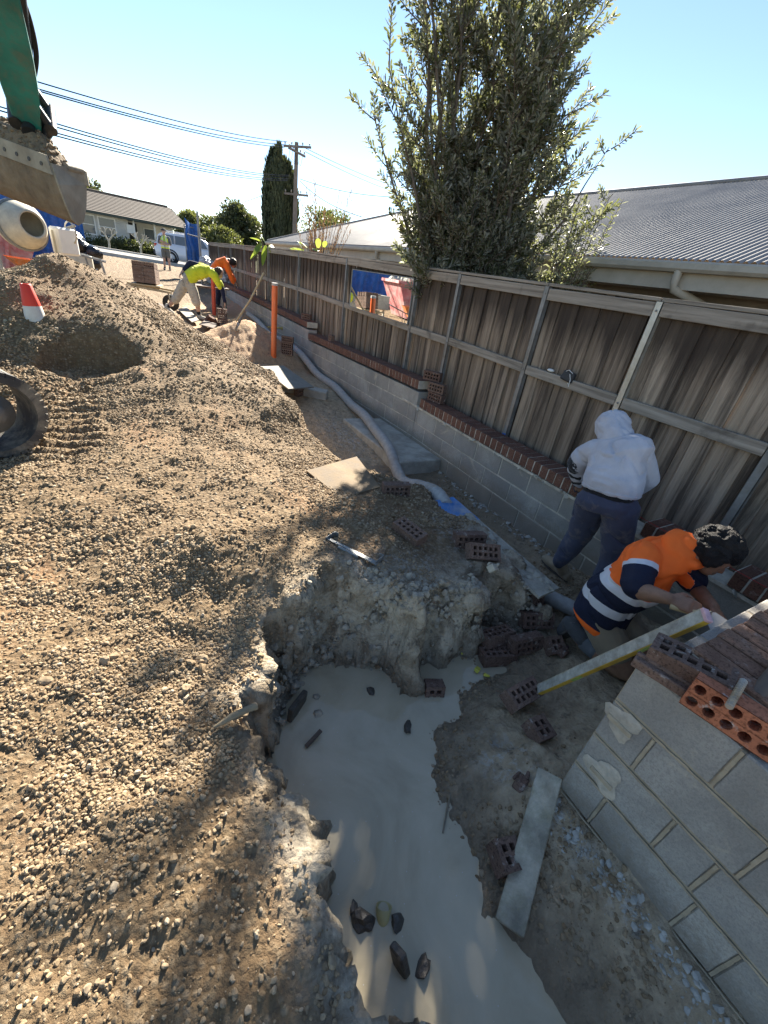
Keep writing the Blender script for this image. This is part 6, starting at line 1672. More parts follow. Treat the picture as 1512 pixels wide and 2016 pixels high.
def boot(name, heel, toe, ankle, parent, mat, w=.047, h=.06):
    heel, toe, ankle = V3(heel), V3(toe), V3(ankle); d = (toe - heel).normalized(); L = (toe - heel).length; up = V3((0, 0, 1)); up = (up - d * up.dot(d)).normalized(); s_ = d.cross(up)
    b = Body(); b.rings([(heel + up * .035, s_ * w * .62, up * .034), (heel + d * L * .12 + up * .045, s_ * w * .80, up * .046), (heel + d * L * .35 + up * .048, s_ * w * .84, up * .048), (heel + d * L * .6 + up * .040, s_ * w, up * .040), (heel + d * L * .82 + up * .036, s_ * w * 1.0, up * .034), (heel + d * L * .98 + up * .026, s_ * w * .66, up * .022)], 16)
    b.limb([heel + d * L * .22 + up * .05, ankle], [.050, .048], 14); o = b.skin(name, mat, parent, .008, 4, .003, 22)
    mb = MB(); n_ = 14; ring = []
    for i in range(n_):
        t = 2 * math.pi * i / n_; k = math.cos(t); ring.append((k * .5 + .5, math.sin(t) * (w * (1.0 if k > 0 else .80))))
    top = [heel + d * L * a + s_ * b_ + up * .010 for a, b_ in ring]; bot = [p - up * .014 for p in top]
    mb.add([p - parent.location for p in top + bot], [tuple(range(n_)), tuple(range(2 * n_ - 1, n_ - 1, -1))] + [(i, n_ + i, n_ + (i + 1) % n_, (i + 1) % n_) for i in range(n_)]); mb.build('sole', M_SOLE, o).location = (0, 0, 0)
    return o
def head_face(b, c, fwd, up, r=.100, nose=True):
    """skull, jaw, brow, nose, lips, ears"""
    f = V3(fwd).normalized(); u = V3(up); u = (u - f * u.dot(f)).normalized(); s_ = f.cross(u); c = V3(c); k = r / .1
    b.rings([(c - u * .105 * k + f * .045 * k, s_ * .020 * k, f * .018 * k), (c - u * .095 * k + f * .040 * k, s_ * .040 * k, f * .040 * k), (c - u * .06 * k + f * .018 * k, s_ * .060 * k, f * .066 * k), (c - u * .02 * k + f * .004 * k, s_ * .070 * k, f * .085 * k),
             (c + u * .03 * k - f * .004 * k, s_ * .075 * k, f * .094 * k), (c + u * .075 * k - f * .010 * k, s_ * .066 * k, f * .082 * k), (c + u * .105 * k - f * .012 * k, s_ * .040 * k, f * .052 * k), (c + u * .116 * k - f * .012 * k, s_ * .012 * k, f * .018 * k)], 20)
    b.limb([c + f * .088 * k + u * .005 * k, c + f * .106 * k - u * .030 * k], [.008 * k, .013 * k], 8); b.ball(c + f * .098 * k - u * .034 * k, .013 * k)
    b.limb([c + f * .080 * k + u * .018 * k - s_ * .042 * k, c + f * .088 * k + u * .020 * k, c + f * .080 * k + u * .018 * k + s_ * .042 * k], [.009 * k, .010 * k, .009 * k], 8)
    b.limb([c + f * .086 * k - u * .060 * k - s_ * .02 * k, c + f * .094 * k - u * .060 * k, c + f * .086 * k - u * .060 * k + s_ * .02 * k], [.006 * k, .009 * k, .006 * k], 8)
    b.limb([c + f * .084 * k - u * .072 * k - s_ * .016 * k, c + f * .090 * k - u * .072 * k, c + f * .084 * k - u * .072 * k + s_ * .016 * k], [.006 * k, .009 * k, .006 * k], 8)
    for q in (-1, 1):
        e = c - f * .008 * k - u * .012 * k + s_ * q * .075 * k; b.limb([e + u * .026 * k - f * .006 * k, e - f * .014 * k, e - u * .026 * k], [.009 * k, .011 * k, .008 * k], 8)
    return f, u, s_
def eyes(parent, c, f, u, s_, r=.1):
    k = r / .1
    for q in (-1, 1):
        mb = MB(); p = V3(c) + f * .078 * k + u * .002 * k + s_ * q * .031 * k - parent.location; mb.ico(p, .011 * k, 2, smooth=True); mb.build('eye', mat_simple('eye_white', (.6, .58, .55), .3, .05, 9, bump=0) if 'eye_white' not in bpy.data.materials else bpy.data.materials['eye_white'], parent)

# ---- man in the grey hooded jumper, seen from behind, bent over the wall
H = empty('person', (2.72, 1.40, -.15), 'man in pale grey hooded jumper and navy track pants bending over the wall', 'person')
neck, head_c = V3((2.755, 1.54, 1.075)), V3((2.80, 1.635, 1.115))
b = Body(); hf = V3((.85, .25, -.55)); hup = V3((.35, .1, .9))
head_face(b, head_c, hf, hup, .095)
pelvis = V3((2.63, 1.37, .70)); chest = V3((2.69, 1.45, .97))
sdv = V3((-.03, .86, -.42)).normalized(); sdp = V3((-.05, .98, -.15)).normalized()
b.rings([(pelvis - V3((0, 0, .06)), sdp * .15, V3((.10, 0, 0))), (pelvis + V3((.01, .01, .06)), sdp * .145, V3((.095, 0, 0))), (chest, sdv * .16, V3((.10, 0, .02))), (neck - V3((.02, .02, .03)), sdv * .10, V3((.07, 0, .02)))], 18)
b.limb([neck - V3((.02, .03, .05)), head_c], [.062, .055])
shL, elL, wrL = V3((2.69, 1.625, .965)), V3((2.71, 1.715, .81)), V3((2.845, 1.745, .645))
shR, elR, wrR = V3((2.735, 1.335, 1.045)), V3((2.89, 1.315, .87)), V3((3.0, 1.45, .66))
b.limb([shL, elL, wrL], [.044, .042, .030]); b.limb([shR, elR, wrR], [.044, .042, .030])
hpL, knL, anL = V3((2.645, 1.46, .665)), V3((2.755, 1.515, .31)), V3((2.735, 1.565, .0))
hpR, knR, anR = V3((2.655, 1.275, .70)), V3((2.735, 1.20, .31)), V3((2.70, 1.175, -.03))
b.limb([hpL, knL, anL], [.085, .058, .042]); b.limb([hpR, knR, anR], [.085, .058, .042])
hand(b, wrL, V3((.75, .30, -.55)), V3((.35, -.2, -.9)), V3((0, -1, .2)), 1.0, .75); hand(b, wrR, V3((.4, .75, -.45)), V3((.3, -.3, -.9)), V3((-.8, .2, 0)), 1.0, .75)
body = b.skin('body', M_SKIN, H, .0075, 3)
# hoodie
def hood_attr(co):
    def along(a, b_):
        a, b_ = np.array(a), np.array(b_); d = b_ - a; L2 = d @ d; t = ((co - a) @ d) / L2; q = a + np.clip(t, 0, 1)[:, None] * d; return t, np.linalg.norm(co - q, axis=1)
    t2, d2 = along(elL, wrL); t1, d1 = along(shL, elL)
    return dict(arm=np.where((d2 < .10) & (co[:, 1] > 1.64), np.clip(t2, 0, 1.2) + .0, -1) + 0.0)
def mat_hoodie():
    t = NT('grey_marl_fleece'); p = t.pos(); n = t.noise(p, 9, 6, .6); f = t.noise(p, 240, 3, .6)
    c = t.ramp(n, [(.3, (.42, .425, .47)), (.7, (.54, .545, .595))]); c = t.mix(t.math('MULTIPLY', f, .4), c, (.42, .41, .44))
    a = t.attr('arm'); wob = t.math('MULTIPLY', t.noise(p, 34, 3), .16); bands = t.math('ADD', a, wob)
    m = t.ramp(bands, [(0, 0.0), (.06, 1.0), (.24, 0.0), (.42, 1.0), (.60, 0.0), (.76, 1.0), (.92, 0.0)], 'CONSTANT')
    g = t.n('ShaderNodeNewGeometry'); sp_ = t.n('ShaderNodeSeparateXYZ'); t.l(g.outputs['Position'], sp_.inputs[0]); side = t.math('GREATER_THAN', t.math('ADD', sp_.outputs[1], t.math('MULTIPLY', t.noise(p, 40, 2), .05)), 1.70)
    c = t.mix(t.math('MULTIPLY', m, side), c, (.02, .02, .022))
    c = t.mix(t.math('MULTIPLY', t.ramp(t.noise(p, 6, 6, .7, .5), [(.58, 0.0), (.72, 1.0)]), .25), c, (.42, .36, .30))
    t.b.inputs['Sheen Weight'].default_value = .2
    return t.out(c, .95, 0, t.bump(t.math('ADD', f, t.math('MULTIPLY', t.noise(p, 26, 4), 1.6)), .4, .007), .2)
b = Body(); fwd = V3((.98, .05, -.1))
b.rings([(pelvis + V3((-.015, .0, .085)), sdp * .174, fwd * .136), (pelvis + V3((-.01, .005, .12)), sdp * .180, fwd * .146), (pelvis + V3((.0, .02, .18)), sdp * .176, fwd * .150), (chest + V3((-.012, -.012, -.03)), sdv * .172, fwd * .150), (chest + V3((.008, .005, .055)), sdv * .188, fwd * .135), (chest + V3((.028, .035, .105)), sdv * .168, fwd * .115), (neck + V3((.0, -.01, .02)), sdv * .105, fwd * .095)], 24)
b.limb([shL + V3((0, -.03, .0)), shL.lerp(elL, .5) + V3((-.005, .01, 0)), elL, elL.lerp(wrL, .55), wrL - V3((.01, .005, -.012))], [.088, .080, .072, .066, .052]); b.limb([shR + V3((-.01, .035, -.01)), elR, wrR], [.088, .070, .050])
b.limb([wrL.lerp(elL, .06), wrL + V3((.008, .004, -.012))], [.045, .041])
def bp(t_, s_):
    c = (pelvis + V3((-.005, .01, .13))).lerp(chest + V3((.004, .0, .05)), t_); sv = sdp.lerp(sdv, t_).normalized(); hd = .152 - .012 * t_
    return c + sv * .175 * s_ - fwd * hd * math.sqrt(max(0, 1 - abs(s_) ** 2.6)) * .985
for q_ in (((.05, .85), (.18, .35), (.20, -.2)), ((.0, -.2), (.10, -.55), (.30, -.9)), ((.85, .75), (.62, .62), (.38, .80)), ((.9, -.55), (.62, -.50), (.35, -.72)), ((.30, .70), (.42, .2), (.45, -.25)), ((.02, .4), (.05, .0), (.0, -.5)), ((.98, .3), (.88, .0), (.95, -.35))):
    pts_ = catmull([bp(*u_) for u_ in q_], 4); b.limb(pts_[::2] if len(pts_) > 6 else pts_, [.006] + [.013] * (len(pts_[::2] if len(pts_) > 6 else pts_) - 2) + [.006], 8)
for k_, (a_, r_) in enumerate(((.25, .080), (.5, .074), (.72, .066), (.9, .058))):
    c_ = elL.lerp(wrL, a_); b.limb([c_ + V3((-.03, .055, .02)), c_ + V3((-.05, .0, -.02)), c_ + V3((.0, -.03, -.05))], [.012, .016, .012], 8)
hoodo = b.skin('hooded_jumper', mat_hoodie(), H, .0075, 4, .0105, 7.5, 3, hood_attr)
b = Body(); b.ball(head_c + V3((-.012, -.005, .012)), .118, (1.02, .96, .98)); b.limb([head_c + V3((-.02, 0, .01)), neck + V3((-.035, -.03, .005))], [.108, .092]); b.limb([neck + V3((-.05, .085, -.015)), neck + V3((-.085, -.01, -.01)), neck + V3((-.055, -.11, .02))], [.040, .046, .040]); b.limb([head_c + V3((.06, .085, -.03)), head_c + V3((.08, .03, .06)), head_c + V3((.07, -.04, .05))], [.026, .024, .024])
b.skin('hood', hoodo.data.materials[0], H, .009, 4, .007, 13, 9, lambda co: dict(arm=np.full(len(co), -1.0)))
# waistbands
b = Body(); b.rings([(pelvis + V3((-.017, .0, .070)), sdp * .180, fwd * .138), (pelvis + V3((-.015, .0, .100)), sdp * .186, fwd * .144)], 24); b.skin('hem_band', hoodo.data.materials[0], H, .009, 3, .003, 20, 2, lambda co: dict(arm=np.full(len(co), -1.0)))
b = Body(); b.rings([(pelvis + V3((-.012, -.004, .035)), sdp * .166, fwd * .128), (pelvis + V3((-.014, -.002, .068)), sdp * .170, fwd * .130)], 24); b.skin('black_waistband', mat_cloth('black_elastic', (.018, .018, .02)), H, .008, 3)
M_NAVYT = mat_cloth('navy_track_pants', (.060, .066, .105), (.26, .22, .18), .35)
b = Body(); b.rings([(pelvis + V3((-.01, -.004, .045)), sdp * .165, fwd * .128), (pelvis + V3((-.025, -.004, -.01)), sdp * .178, fwd * .140), (pelvis + V3((-.02, 0, -.07)), sdp * .170, fwd * .128)], 22)
b.limb([hpL + V3((-.015, 0, .0)), hpL.lerp(knL, .5), knL, knL.lerp(anL, .5), anL + V3((0, 0, .035))], [.108, .100, .086, .078, .058]); b.limb([hpR + V3((-.015, 0, -.0)), hpR.lerp(knR, .5), knR, knR.lerp(anR, .5), anR + V3((0, 0, .03))], [.110, .102, .090, .082, .064])
b.limb([anL + V3((0, 0, .045)), anL + V3((.002, 0, .01))], [.050, .046])
b.skin('track_pants', M_NAVYT, H, .0095, 4, .012, 7, 21)
boot('boot', at(1117, 1145, z=-.16), at(1068, 1100, z=-.16), anL + V3((0, 0, .02)), H, M_BOOT, .050); boot('boot', V3((2.66, 1.17, -.165)), V3((2.92, 1.24, -.16)), anR + V3((0, 0, .02)), H, M_BOOT, .050)
b = Body(); hand(b, wrL + V3((.0, .0, -.001)), V3((.75, .30, -.55)), V3((.35, -.2, -.9)), V3((0, -1, .2)), 1.16, .75); b.limb([wrL.lerp(elL, .10), wrL], [.036, .033]); b.skin('glove', mat_cloth('dark_glove', (.06, .055, .075)), H, .006, 3)
b = Body(); hand(b, wrR, V3((.4, .75, -.45)), V3((.3, -.3, -.9)), V3((-.8, .2, 0)), 1.16, .75); b.skin('glove', bpy.data.materials['dark_glove'], H, .006, 3)

# ---- man kneeling at the corner in the orange and navy work shirt
K = empty('person', (2.33, .85, -.13), 'kneeling bricklayer in orange and navy reflective shirt with curly black hair', 'person')
hip = V3((2.305, .915, .25)); kchest = V3((2.335, .835, .58)); kneck = V3((2.365, .755, .755)); khead = V3((2.50, .665, .785))
sdk = V3((.97, .18, .08)).normalized(); fk = V3((.22, -.86, -.30)).normalized()
b = Body(); kf = V3((.50, -.72, -.62)).normalized(); kup = V3((.62, -.30, .72))
F_, U_, S_ = head_face(b, khead, kf, kup, .100)
b.limb([kneck - V3((.02, -.02, .05)), kneck + V3((.03, -.02, .01)), khead - V3((.04, -.03, .0))], [.066, .056, .058])
b.rings([(hip - V3((0, 0, .05)), sdk * .15, fk * .11), (hip + V3((0, 0, .08)), sdk * .14, fk * .10), (kchest, sdk * .14, fk * .09), (kneck - V3((0, 0, .03)), sdk * .08, fk * .06)], 18)
ksR, keR, kwR = V3((2.185, .845, .70)), V3((2.075, .745, .590)), V3((2.07, .60, .655))
ksL, keL, kwL = V3((2.495, .835, .71)), V3((2.50, .64, .56)), V3((2.34, .50, .60))
b.limb([ksR, keR, keR.lerp(kwR, .35), kwR], [.048, .046, .046, .030]); b.limb([ksL, keL, kwL], [.046, .043, .030])
khR, kkR, kaR = V3((2.23, .905, .19)), V3((2.30, .645, -.045)), V3((2.245, .945, -.045))
khL, kkL, kaL = V3((2.385, .915, .20)), V3((2.52, .66, -.02)), V3((2.41, .97, -.05))
b.limb([khR, khR.lerp(kkR, .6), kkR, kkR.lerp(kaR, .35), kaR], [.090, .074, .062, .066, .042]); b.limb([khL, khL.lerp(kkL, .6), kkL, kkL.lerp(kaL, .35), kaL], [.090, .074, .062, .066, .042])
hand(b, kwR, V3((.18, -.80, .18)), V3((.62, -.15, -.72)), V3((.25, -.1, 1.0)), .98, .95, True); hand(b, kwL, V3((-.6, -.5, .1)), V3((-.3, .1, -.9)), V3((0, -.6, .6)), .96, .95, True)
b.skin('body', M_SKIN, K, .0068, 3); eyes(K, khead, F_, U_, S_)
# hair: a mass of curls over the skull
hb = Body(); hr = random.Random(8)
for k in range(230):
    d = V3((hr.gauss(0, 1), hr.gauss(0, 1), hr.gauss(0, 1))).normalized(); fd, ud = d.dot(F_), d.dot(U_)
    if ud < -.62 + (1.15 if fd > .15 else 0) or (fd > .55 and ud < .30): continue
    hb.ball(khead + F_ * (fd * .104 - .012) + U_ * (ud * .122 + .006) + S_ * d.dot(S_) * .090, hr.uniform(.020, .034))
hb.ball(khead + U_ * .040 - F_ * .018, .102, (1, 1, 1)); hb.ball(khead + U_ * .055 + F_ * .02, .088, (1, 1, 1)); hb.skin('hair', M_HAIR, K, .006, 1, .006, 46, 31)
# shirt
SP0, SP1 = np.array(hip) - np.array((0, -.012, .085)), np.array(kneck)
def shirt_attr(co):
    d = SP1 - SP0; t = ((co - SP0) @ d) / (d @ d); fr = (co - SP0) @ np.array(fk)
    def seg(a, b_):
        a, b_ = np.array(a), np.array(b_); e = b_ - a; u = ((co - a) @ e) / (e @ e); return u, np.linalg.norm(co - a - np.clip(u, 0, 1)[:, None] * e, axis=1)
    ur, dr_ = seg(ksR, keR); ul, dl_ = seg(ksL, keL)
    arm = np.where((dr_ < .088) & (ur > .12) & (co[:, 0] < 2.20), ur, np.where((dl_ < .085) & (ul > .15) & (co[:, 0] > 2.44), ul, -1))
    return dict(spine=t - .25 * (fr - .0), arm=arm, front=fr)
def mat_shirt():
    t = NT('hi_vis_work_shirt'); p = t.pos(); f = t.noise(p, 260, 3, .6); n = t.noise(p, 8, 5)
    O, N, S2 = (.95, .16, .022), (.012, .016, .038), (.62, .62, .64)
    c = t.ramp(t.attr('spine'), [(0, O), (.02, N), (.22, S2), (.315, N), (.47, S2), (.565, O)], 'CONSTANT')
    arm = t.attr('arm'); ca = t.ramp(arm, [(0, O), (.20, S2), (.38, N)], 'CONSTANT'); c = t.mix(t.math('GREATER_THAN', arm, 0.0), c, ca)
    # orange trim along the front opening
    c = t.mix(t.math('MULTIPLY', t.math('GREATER_THAN', t.attr('front'), .185), t.math('LESS_THAN', arm, 0.0)), c, O)
    c = t.mix(t.math('MULTIPLY', t.ramp(n, [(.4, 0.0), (.8, .3)]), 1.0), c, (.10, .06, .05), 'MULTIPLY') if False else c
    return t.out(c, .75, 0, t.bump(t.math('ADD', f, t.math('MULTIPLY', t.noise(p, 24, 4), 1.8)), .35, .006), .3)
b = Body()
b.rings([(hip + V3((-.005, .015, -.085)), sdk * .186, fk * .160), (hip + V3((-.003, .012, -.02)), sdk * .186, fk * .155), (hip + V3((0, 0, .12)), sdk * .186, fk * .148), (kchest + V3((0, .01, -.06)), sdk * .196, fk * .150), (kchest + V3((0, .01, .03)), sdk * .200, fk * .142), (kchest + V3((.01, -.01, .10)), sdk * .180, fk * .118), (kneck + V3((-.01, .01, -.03)), sdk * .110, fk * .095), (kneck + V3((.01, -.005, .03)), sdk * .078, fk * .078)], 24)
b.limb([ksR + V3((.035, .0, -.01)), ksR.lerp(keR, .5), ksR.lerp(keR, .88)], [.090, .080, .070]); b.limb([ksL + V3((-.03, 0, -.01)), ksL.lerp(keL, .5), ksL.lerp(keL, .8)], [.088, .076, .068])
b.limb([kneck + V3((-.070, .02, .015)), kneck + V3((-.045, .055, .045)), kneck + V3((.02, .06, .065)), kneck + V3((.085, .02, .045))], [.026, .034, .036, .028]); b.limb([kneck + V3((-.065, .0, -.005)), kneck + V3((-.01, -.085, -.02)), kneck + V3((.06, -.08, -.03))], [.020, .024, .022])
b.limb([kneck + V3((-.01, .015, -.02)), kneck + V3((.030, .008, .032))], [.092, .074])
b.skin('work_shirt', mat_shirt(), K, .0075, 4, .0105, 8, 14, shirt_attr)
M_SHORTS = mat_cloth('khaki_shorts', (.30, .245, .175), (.20, .165, .12), .5)
b = Body(); b.rings([(hip + V3((0, .01, .04)), sdk * .165, fk * .125), (hip + V3((0, .02, -.06)), sdk * .172, fk * .135), (hip + V3((0, .02, -.12)), sdk * .150, fk * .115)], 20)
b.limb([khR, khR.lerp(kkR, .55)], [.106, .100]); b.limb([khL, khL.lerp(kkL, .55)], [.106, .100]); b.skin('shorts', M_SHORTS, K, .009, 4, .006, 11, 17)
for kk, an, hl, to in ((kkR, kaR, V3((2.20, 1.075, -.105)), V3((2.205, 1.045, .105))), (kkL, kaL, V3((2.40, 1.10, -.11)), V3((2.39, 1.06, .10)))):
    # soles point back: the toes are tucked under
    boot('boot', an + V3((-.01, .055, .055)), an + V3((.01, .085, -.10)) + V3((0, .02, -.0)), an + V3((0, -.02, .01)), K, M_BOOTD, .046)
    b = Body(); b.limb([an.lerp(kk, .10), an.lerp(kk, .34)], [.050, .060]); b.skin('sock', mat_cloth('grey_sock', (.16, .17, .18)) if 'grey_sock' not in bpy.data.materials else bpy.data.materials['grey_sock'], K, .008, 3, .003, 30)
# trowel in his right hand
tw = empty('trowel', kwR + V3((.02, -.08, .02)), 'pointed brick trowel held by the kneeling bricklayer', 'trowel'); T0 = tw.location
hd0, hd1 = V3((2.05, .575, .635)), V3((2.115, .455, .665)); bl0, bl1 = V3((2.125, .425, .745)), V3((2.04, .255, .780))
bl0, bl1 = at(1392, 1222, y=.43), at(1465, 1250, y=.315)
mb = MB(); mb.tube([hd0 - T0, hd0.lerp(hd1, .5) - T0, hd1 - T0], [.014, .017, .013], 10); mb.build('handle', M_HANDLE, tw)
mb = MB(); mb.tube([hd1 - T0, hd1.lerp(bl0, .5) + V3((0, 0, .035)) - T0, bl0 - T0], .006, 8); mb.build('tang', M_STEEL, tw)
d = (bl1 - bl0); L = d.length; d.normalize(); s_ = d.cross(V3((-.3, -.25, 1))).normalized(); nn = s_.cross(d); prof2 = [(0, .018), (.10, .052), (.25, .060), (.6, .040), (.9, .012), (1.0, 0), (.9, -.012), (.6, -.040), (.25, -.060), (.10, -.052), (0, -.018)]
mb = MB(); mb.prism([(a * L, w) for a, w in prof2], bl0 - T0, Matrix((d, s_, nn)).transposed(), .003); mb.build('blade', mat_simple('trowel_steel', (.42, .42, .41), .35, .2, 16, metal=.7, bump=.05, dirt=(.35, .33, .29), dirt_amt=.5), tw)

# ---- smaller figures further off
M_LIME = mat_cloth('lime_shirt', (.62, .66, .035), (.4, .38, .1), .25); M_NAVY = mat_cloth('navy_sleeve', (.020, .024, .05)); M_STONE = mat_cloth('stone_shorts', (.46, .41, .33), (.27, .19, .12), .6); M_ORSH = mat_cloth('orange_shirt', (.92, .17, .022)); M_GREYS = mat_cloth('grey_shirt', (.14, .145, .14)); M_GRSH = mat_cloth('grey_shorts', (.15, .15, .13)); M_VEST = mat_cloth('lime_vest', (.66, .80, .09)); M_BOOTW = mat_cloth('pale_boot', (.50, .47, .40), (.3, .27, .22), .6)
M_CAP = mat_cloth('dark_cap', (.03, .032, .035))
# lime shirt, bending right down to a stack of bricks
gy = g1(1.42, 12.0)
Yp = empty('person', (1.25, 12.0, gy), 'man in lime shirt and stone shorts bending down to a brick stack', 'person')
hipc = V3((1.20, 12.0, 1.08)); nk = V3((1.78, 11.95, 1.36)); hd = V3((1.93, 11.92, 1.33))
fF, kF, hF = V3((1.42, 11.92, gy + .08)), V3((1.37, 11.86, .70)), V3((1.27, 11.93, 1.02)); gB = g1(.70, 12.12); fB, kB, hB = V3((.72, 12.12, gB + .13)), V3((.95, 12.08, .66)), V3((1.17, 12.08, 1.0))
sR, eR, wR = V3((1.80, 11.80, 1.27)), V3((1.97, 11.78, .98)), V3((2.00, 11.74, .72)); sL, eL, wL = V3((1.62, 12.14, 1.38)), V3((1.34, 12.20, 1.44)), V3((1.12, 12.05, 1.22))
sy_, uz = V3((.05, 1, .15)).normalized(), V3((-.4, 0, .9))
b = Body(); head_face(b, hd, V3((.75, -.15, -.65)), V3((.65, 0, .75)), .10); b.limb([nk, hd], [.06, .055]); b.rings([(hipc, sy_ * .15, uz * .11), (hipc.lerp(nk, .5) + V3((0, 0, .06)), sy_ * .15, uz * .11), (nk, sy_ * .10, uz * .07)], 16)
b.limb([sR, eR, wR], [.05, .042, .03]); b.limb([sL, eL, wL], [.05, .042, .03]); b.limb([hF, kF, fF], [.085, .058, .040]); b.limb([hB, kB, fB], [.085, .058, .040]); hand(b, wR, V3((0, 0, -1)), V3((-.8, .3, 0)), V3((0, 1, 0)), 1, .5); hand(b, wL, V3((-.5, -.6, -.5)), V3((.3, -.5, -.6)), V3((0, 0, 1)), 1, .5)
b.skin('body', M_SKINL, Yp, .011, 3)
b = Body(); b.rings([(hipc + V3((.04, 0, .035)), sy_ * .19, uz * .145), (hipc.lerp(nk, .35) + V3((0, 0, .07)), sy_ * .20, uz * .15), (hipc.lerp(nk, .7) + V3((0, 0, .05)), sy_ * .20, uz * .14), (nk + V3((-.02, 0, .0)), sy_ * .12, uz * .10)], 18); b.limb([sR + V3((-.05, .05, .03)), sR, sR.lerp(eR, .75)], [.10, .09, .078]); b.limb([sL, sL.lerp(eL, .35)], [.09, .08]); b.skin('shirt', M_LIME, Yp, .012, 5, .010, 8, 4)
b = Body(); b.limb([sR.lerp(eR, .72), eR, wR - V3((0, 0, -.02))], [.066, .056, .044]); b.skin('sleeve', M_NAVY, Yp, .011, 3, .005, 14); b = Body(); b.limb([sL.lerp(eL, .3), eL, eL.lerp(wL, .7)], [.078, .066, .050]); b.skin('sleeve', M_NAVY, Yp, .011, 3, .005, 14)
b = Body(); b.rings([(hipc + V3((.05, 0, .05)), sy_ * .165, uz * .125), (hipc + V3((-.03, 0, -.02)), sy_ * .18, uz * .15), (hipc + V3((.02, 0, -.12)), sy_ * .16, V3((.12, 0, 0)))], 18); b.limb([hF, hF.lerp(kF, .55), kF - V3((0, 0, .06))], [.12, .11, .10]); b.limb([hB, hB.lerp(kB, .55), kB + V3((-.02, 0, -.03))], [.12, .11, .095]); b.skin('shorts', M_STONE, Yp, .012, 4, .008, 9, 8)
boot('boot', fF + V3((-.05, .03, -.08)), fF + V3((.20, -.10, -.08)), fF + V3((0, 0, .06)), Yp, M_BOOTW); boot('boot', fB + V3((-.06, .02, -.02)), fB + V3((.15, -.06, -.14)), fB + V3((0.02, 0, .06)), Yp, M_BOOTW)
b = Body(); b.ball(hd + V3((-.01, 0, .02)), .108, (1, .85, 1)); b.skin('hair', M_HAIRB, Yp, .011, 2, .004, 40)
b = Body()
for f_, k_ in ((fF, kF), (fB, kB)): b.limb([f_.lerp(k_, .12), f_.lerp(k_, .26)], [.047, .05])
b.skin('sock', M_CAP, Yp, .010, 2)
# orange shirt, bending to the wall beyond
gO = g1(2.25, 14.5); Op = empty('person', (2.28, 14.5, gO), 'man in bright orange shirt bending over the wall beyond the lime-shirted man', 'person')
hipc = V3((2.18, 14.5, 1.20)); nk = V3((2.60, 14.45, 1.58)); hd = V3((2.75, 14.42, 1.53)); sy_ = V3((.1, 1, .05)).normalized(); uz = V3((-.5, 0, .8))
sR, eR, wR = V3((2.56, 14.30, 1.50)), V3((2.62, 14.24, 1.22)), V3((2.72, 14.25, .98)); sL, eL, wL = V3((2.58, 14.62, 1.52)), V3((2.68, 14.66, 1.25)), V3((2.85, 14.6, 1.02))
b = Body(); head_face(b, hd, V3((.8, -.05, -.6)), V3((.6, 0, .8)), .10); b.limb([nk, hd], [.06, .055]); b.rings([(hipc, sy_ * .15, uz * .11), (hipc.lerp(nk, .5) + V3((-.02, 0, .04)), sy_ * .15, uz * .11), (nk, sy_ * .10, uz * .07)], 16); b.limb([sR, eR, wR], [.05, .042, .03]); b.limb([sL, eL, wL], [.05, .042, .03])
for yy in (-.11, .11): b.limb([hipc + V3((0, yy, -.05)), V3((2.30, 14.5 + yy * 1.3, .80)), V3((2.24, 14.5 + yy * 1.5, gO + .08))], [.085, .058, .042])
hand(b, wR, V3((.3, 0, -1)), V3((-.8, .3, -.2)), V3((0, 1, 0)), 1, .6); hand(b, wL, V3((.5, 0, -1)), V3((-.8, .1, -.3)), V3((0, -1, 0)), 1, .6); b.skin('body', M_SKIN, Op, .012, 3)
b = Body(); b.rings([(hipc + V3((.0, 0, .02)), sy_ * .19, uz * .14), (hipc.lerp(nk, .5) + V3((-.03, 0, .05)), sy_ * .21, uz * .15), (nk + V3((-.03, 0, 0)), sy_ * .13, uz * .10)], 18); b.limb([sR + V3((-.04, .03, 0)), eR, wR.lerp(eR, .3)], [.095, .075, .06]); b.limb([sL + V3((-.04, -.03, 0)), eL, wL.lerp(eL, .3)], [.095, .075, .06]); b.skin('shirt', M_ORSH, Op, .012, 5, .010, 8, 6)
b = Body(); b.rings([(hipc + V3((0, 0, .03)), sy_ * .16, uz * .12), (hipc + V3((0, 0, -.10)), sy_ * .17, V3((.13, 0, 0)))], 16)
for yy in (-.11, .11): b.limb([hipc + V3((0, yy, -.05)), V3((2.30, 14.5 + yy * 1.3, .80)), V3((2.24, 14.5 + yy * 1.5, gO + .14))], [.11, .085, .065])
b.skin('trousers', M_NAVY, Op, .012, 4, .008, 9); b = Body(); b.ball(hd + V3((-.01, 0, .02)), .112, (1, .88, 1)); b.skin('hair', M_HAIR, Op, .011, 1, .006, 30)
for yy in (-.165, .165): boot('boot', V3((2.16, 14.5 + yy, gO)), V3((2.42, 14.5 + yy, gO)), V3((2.24, 14.5 + yy, gO + .14)), Op, M_BOOTD)
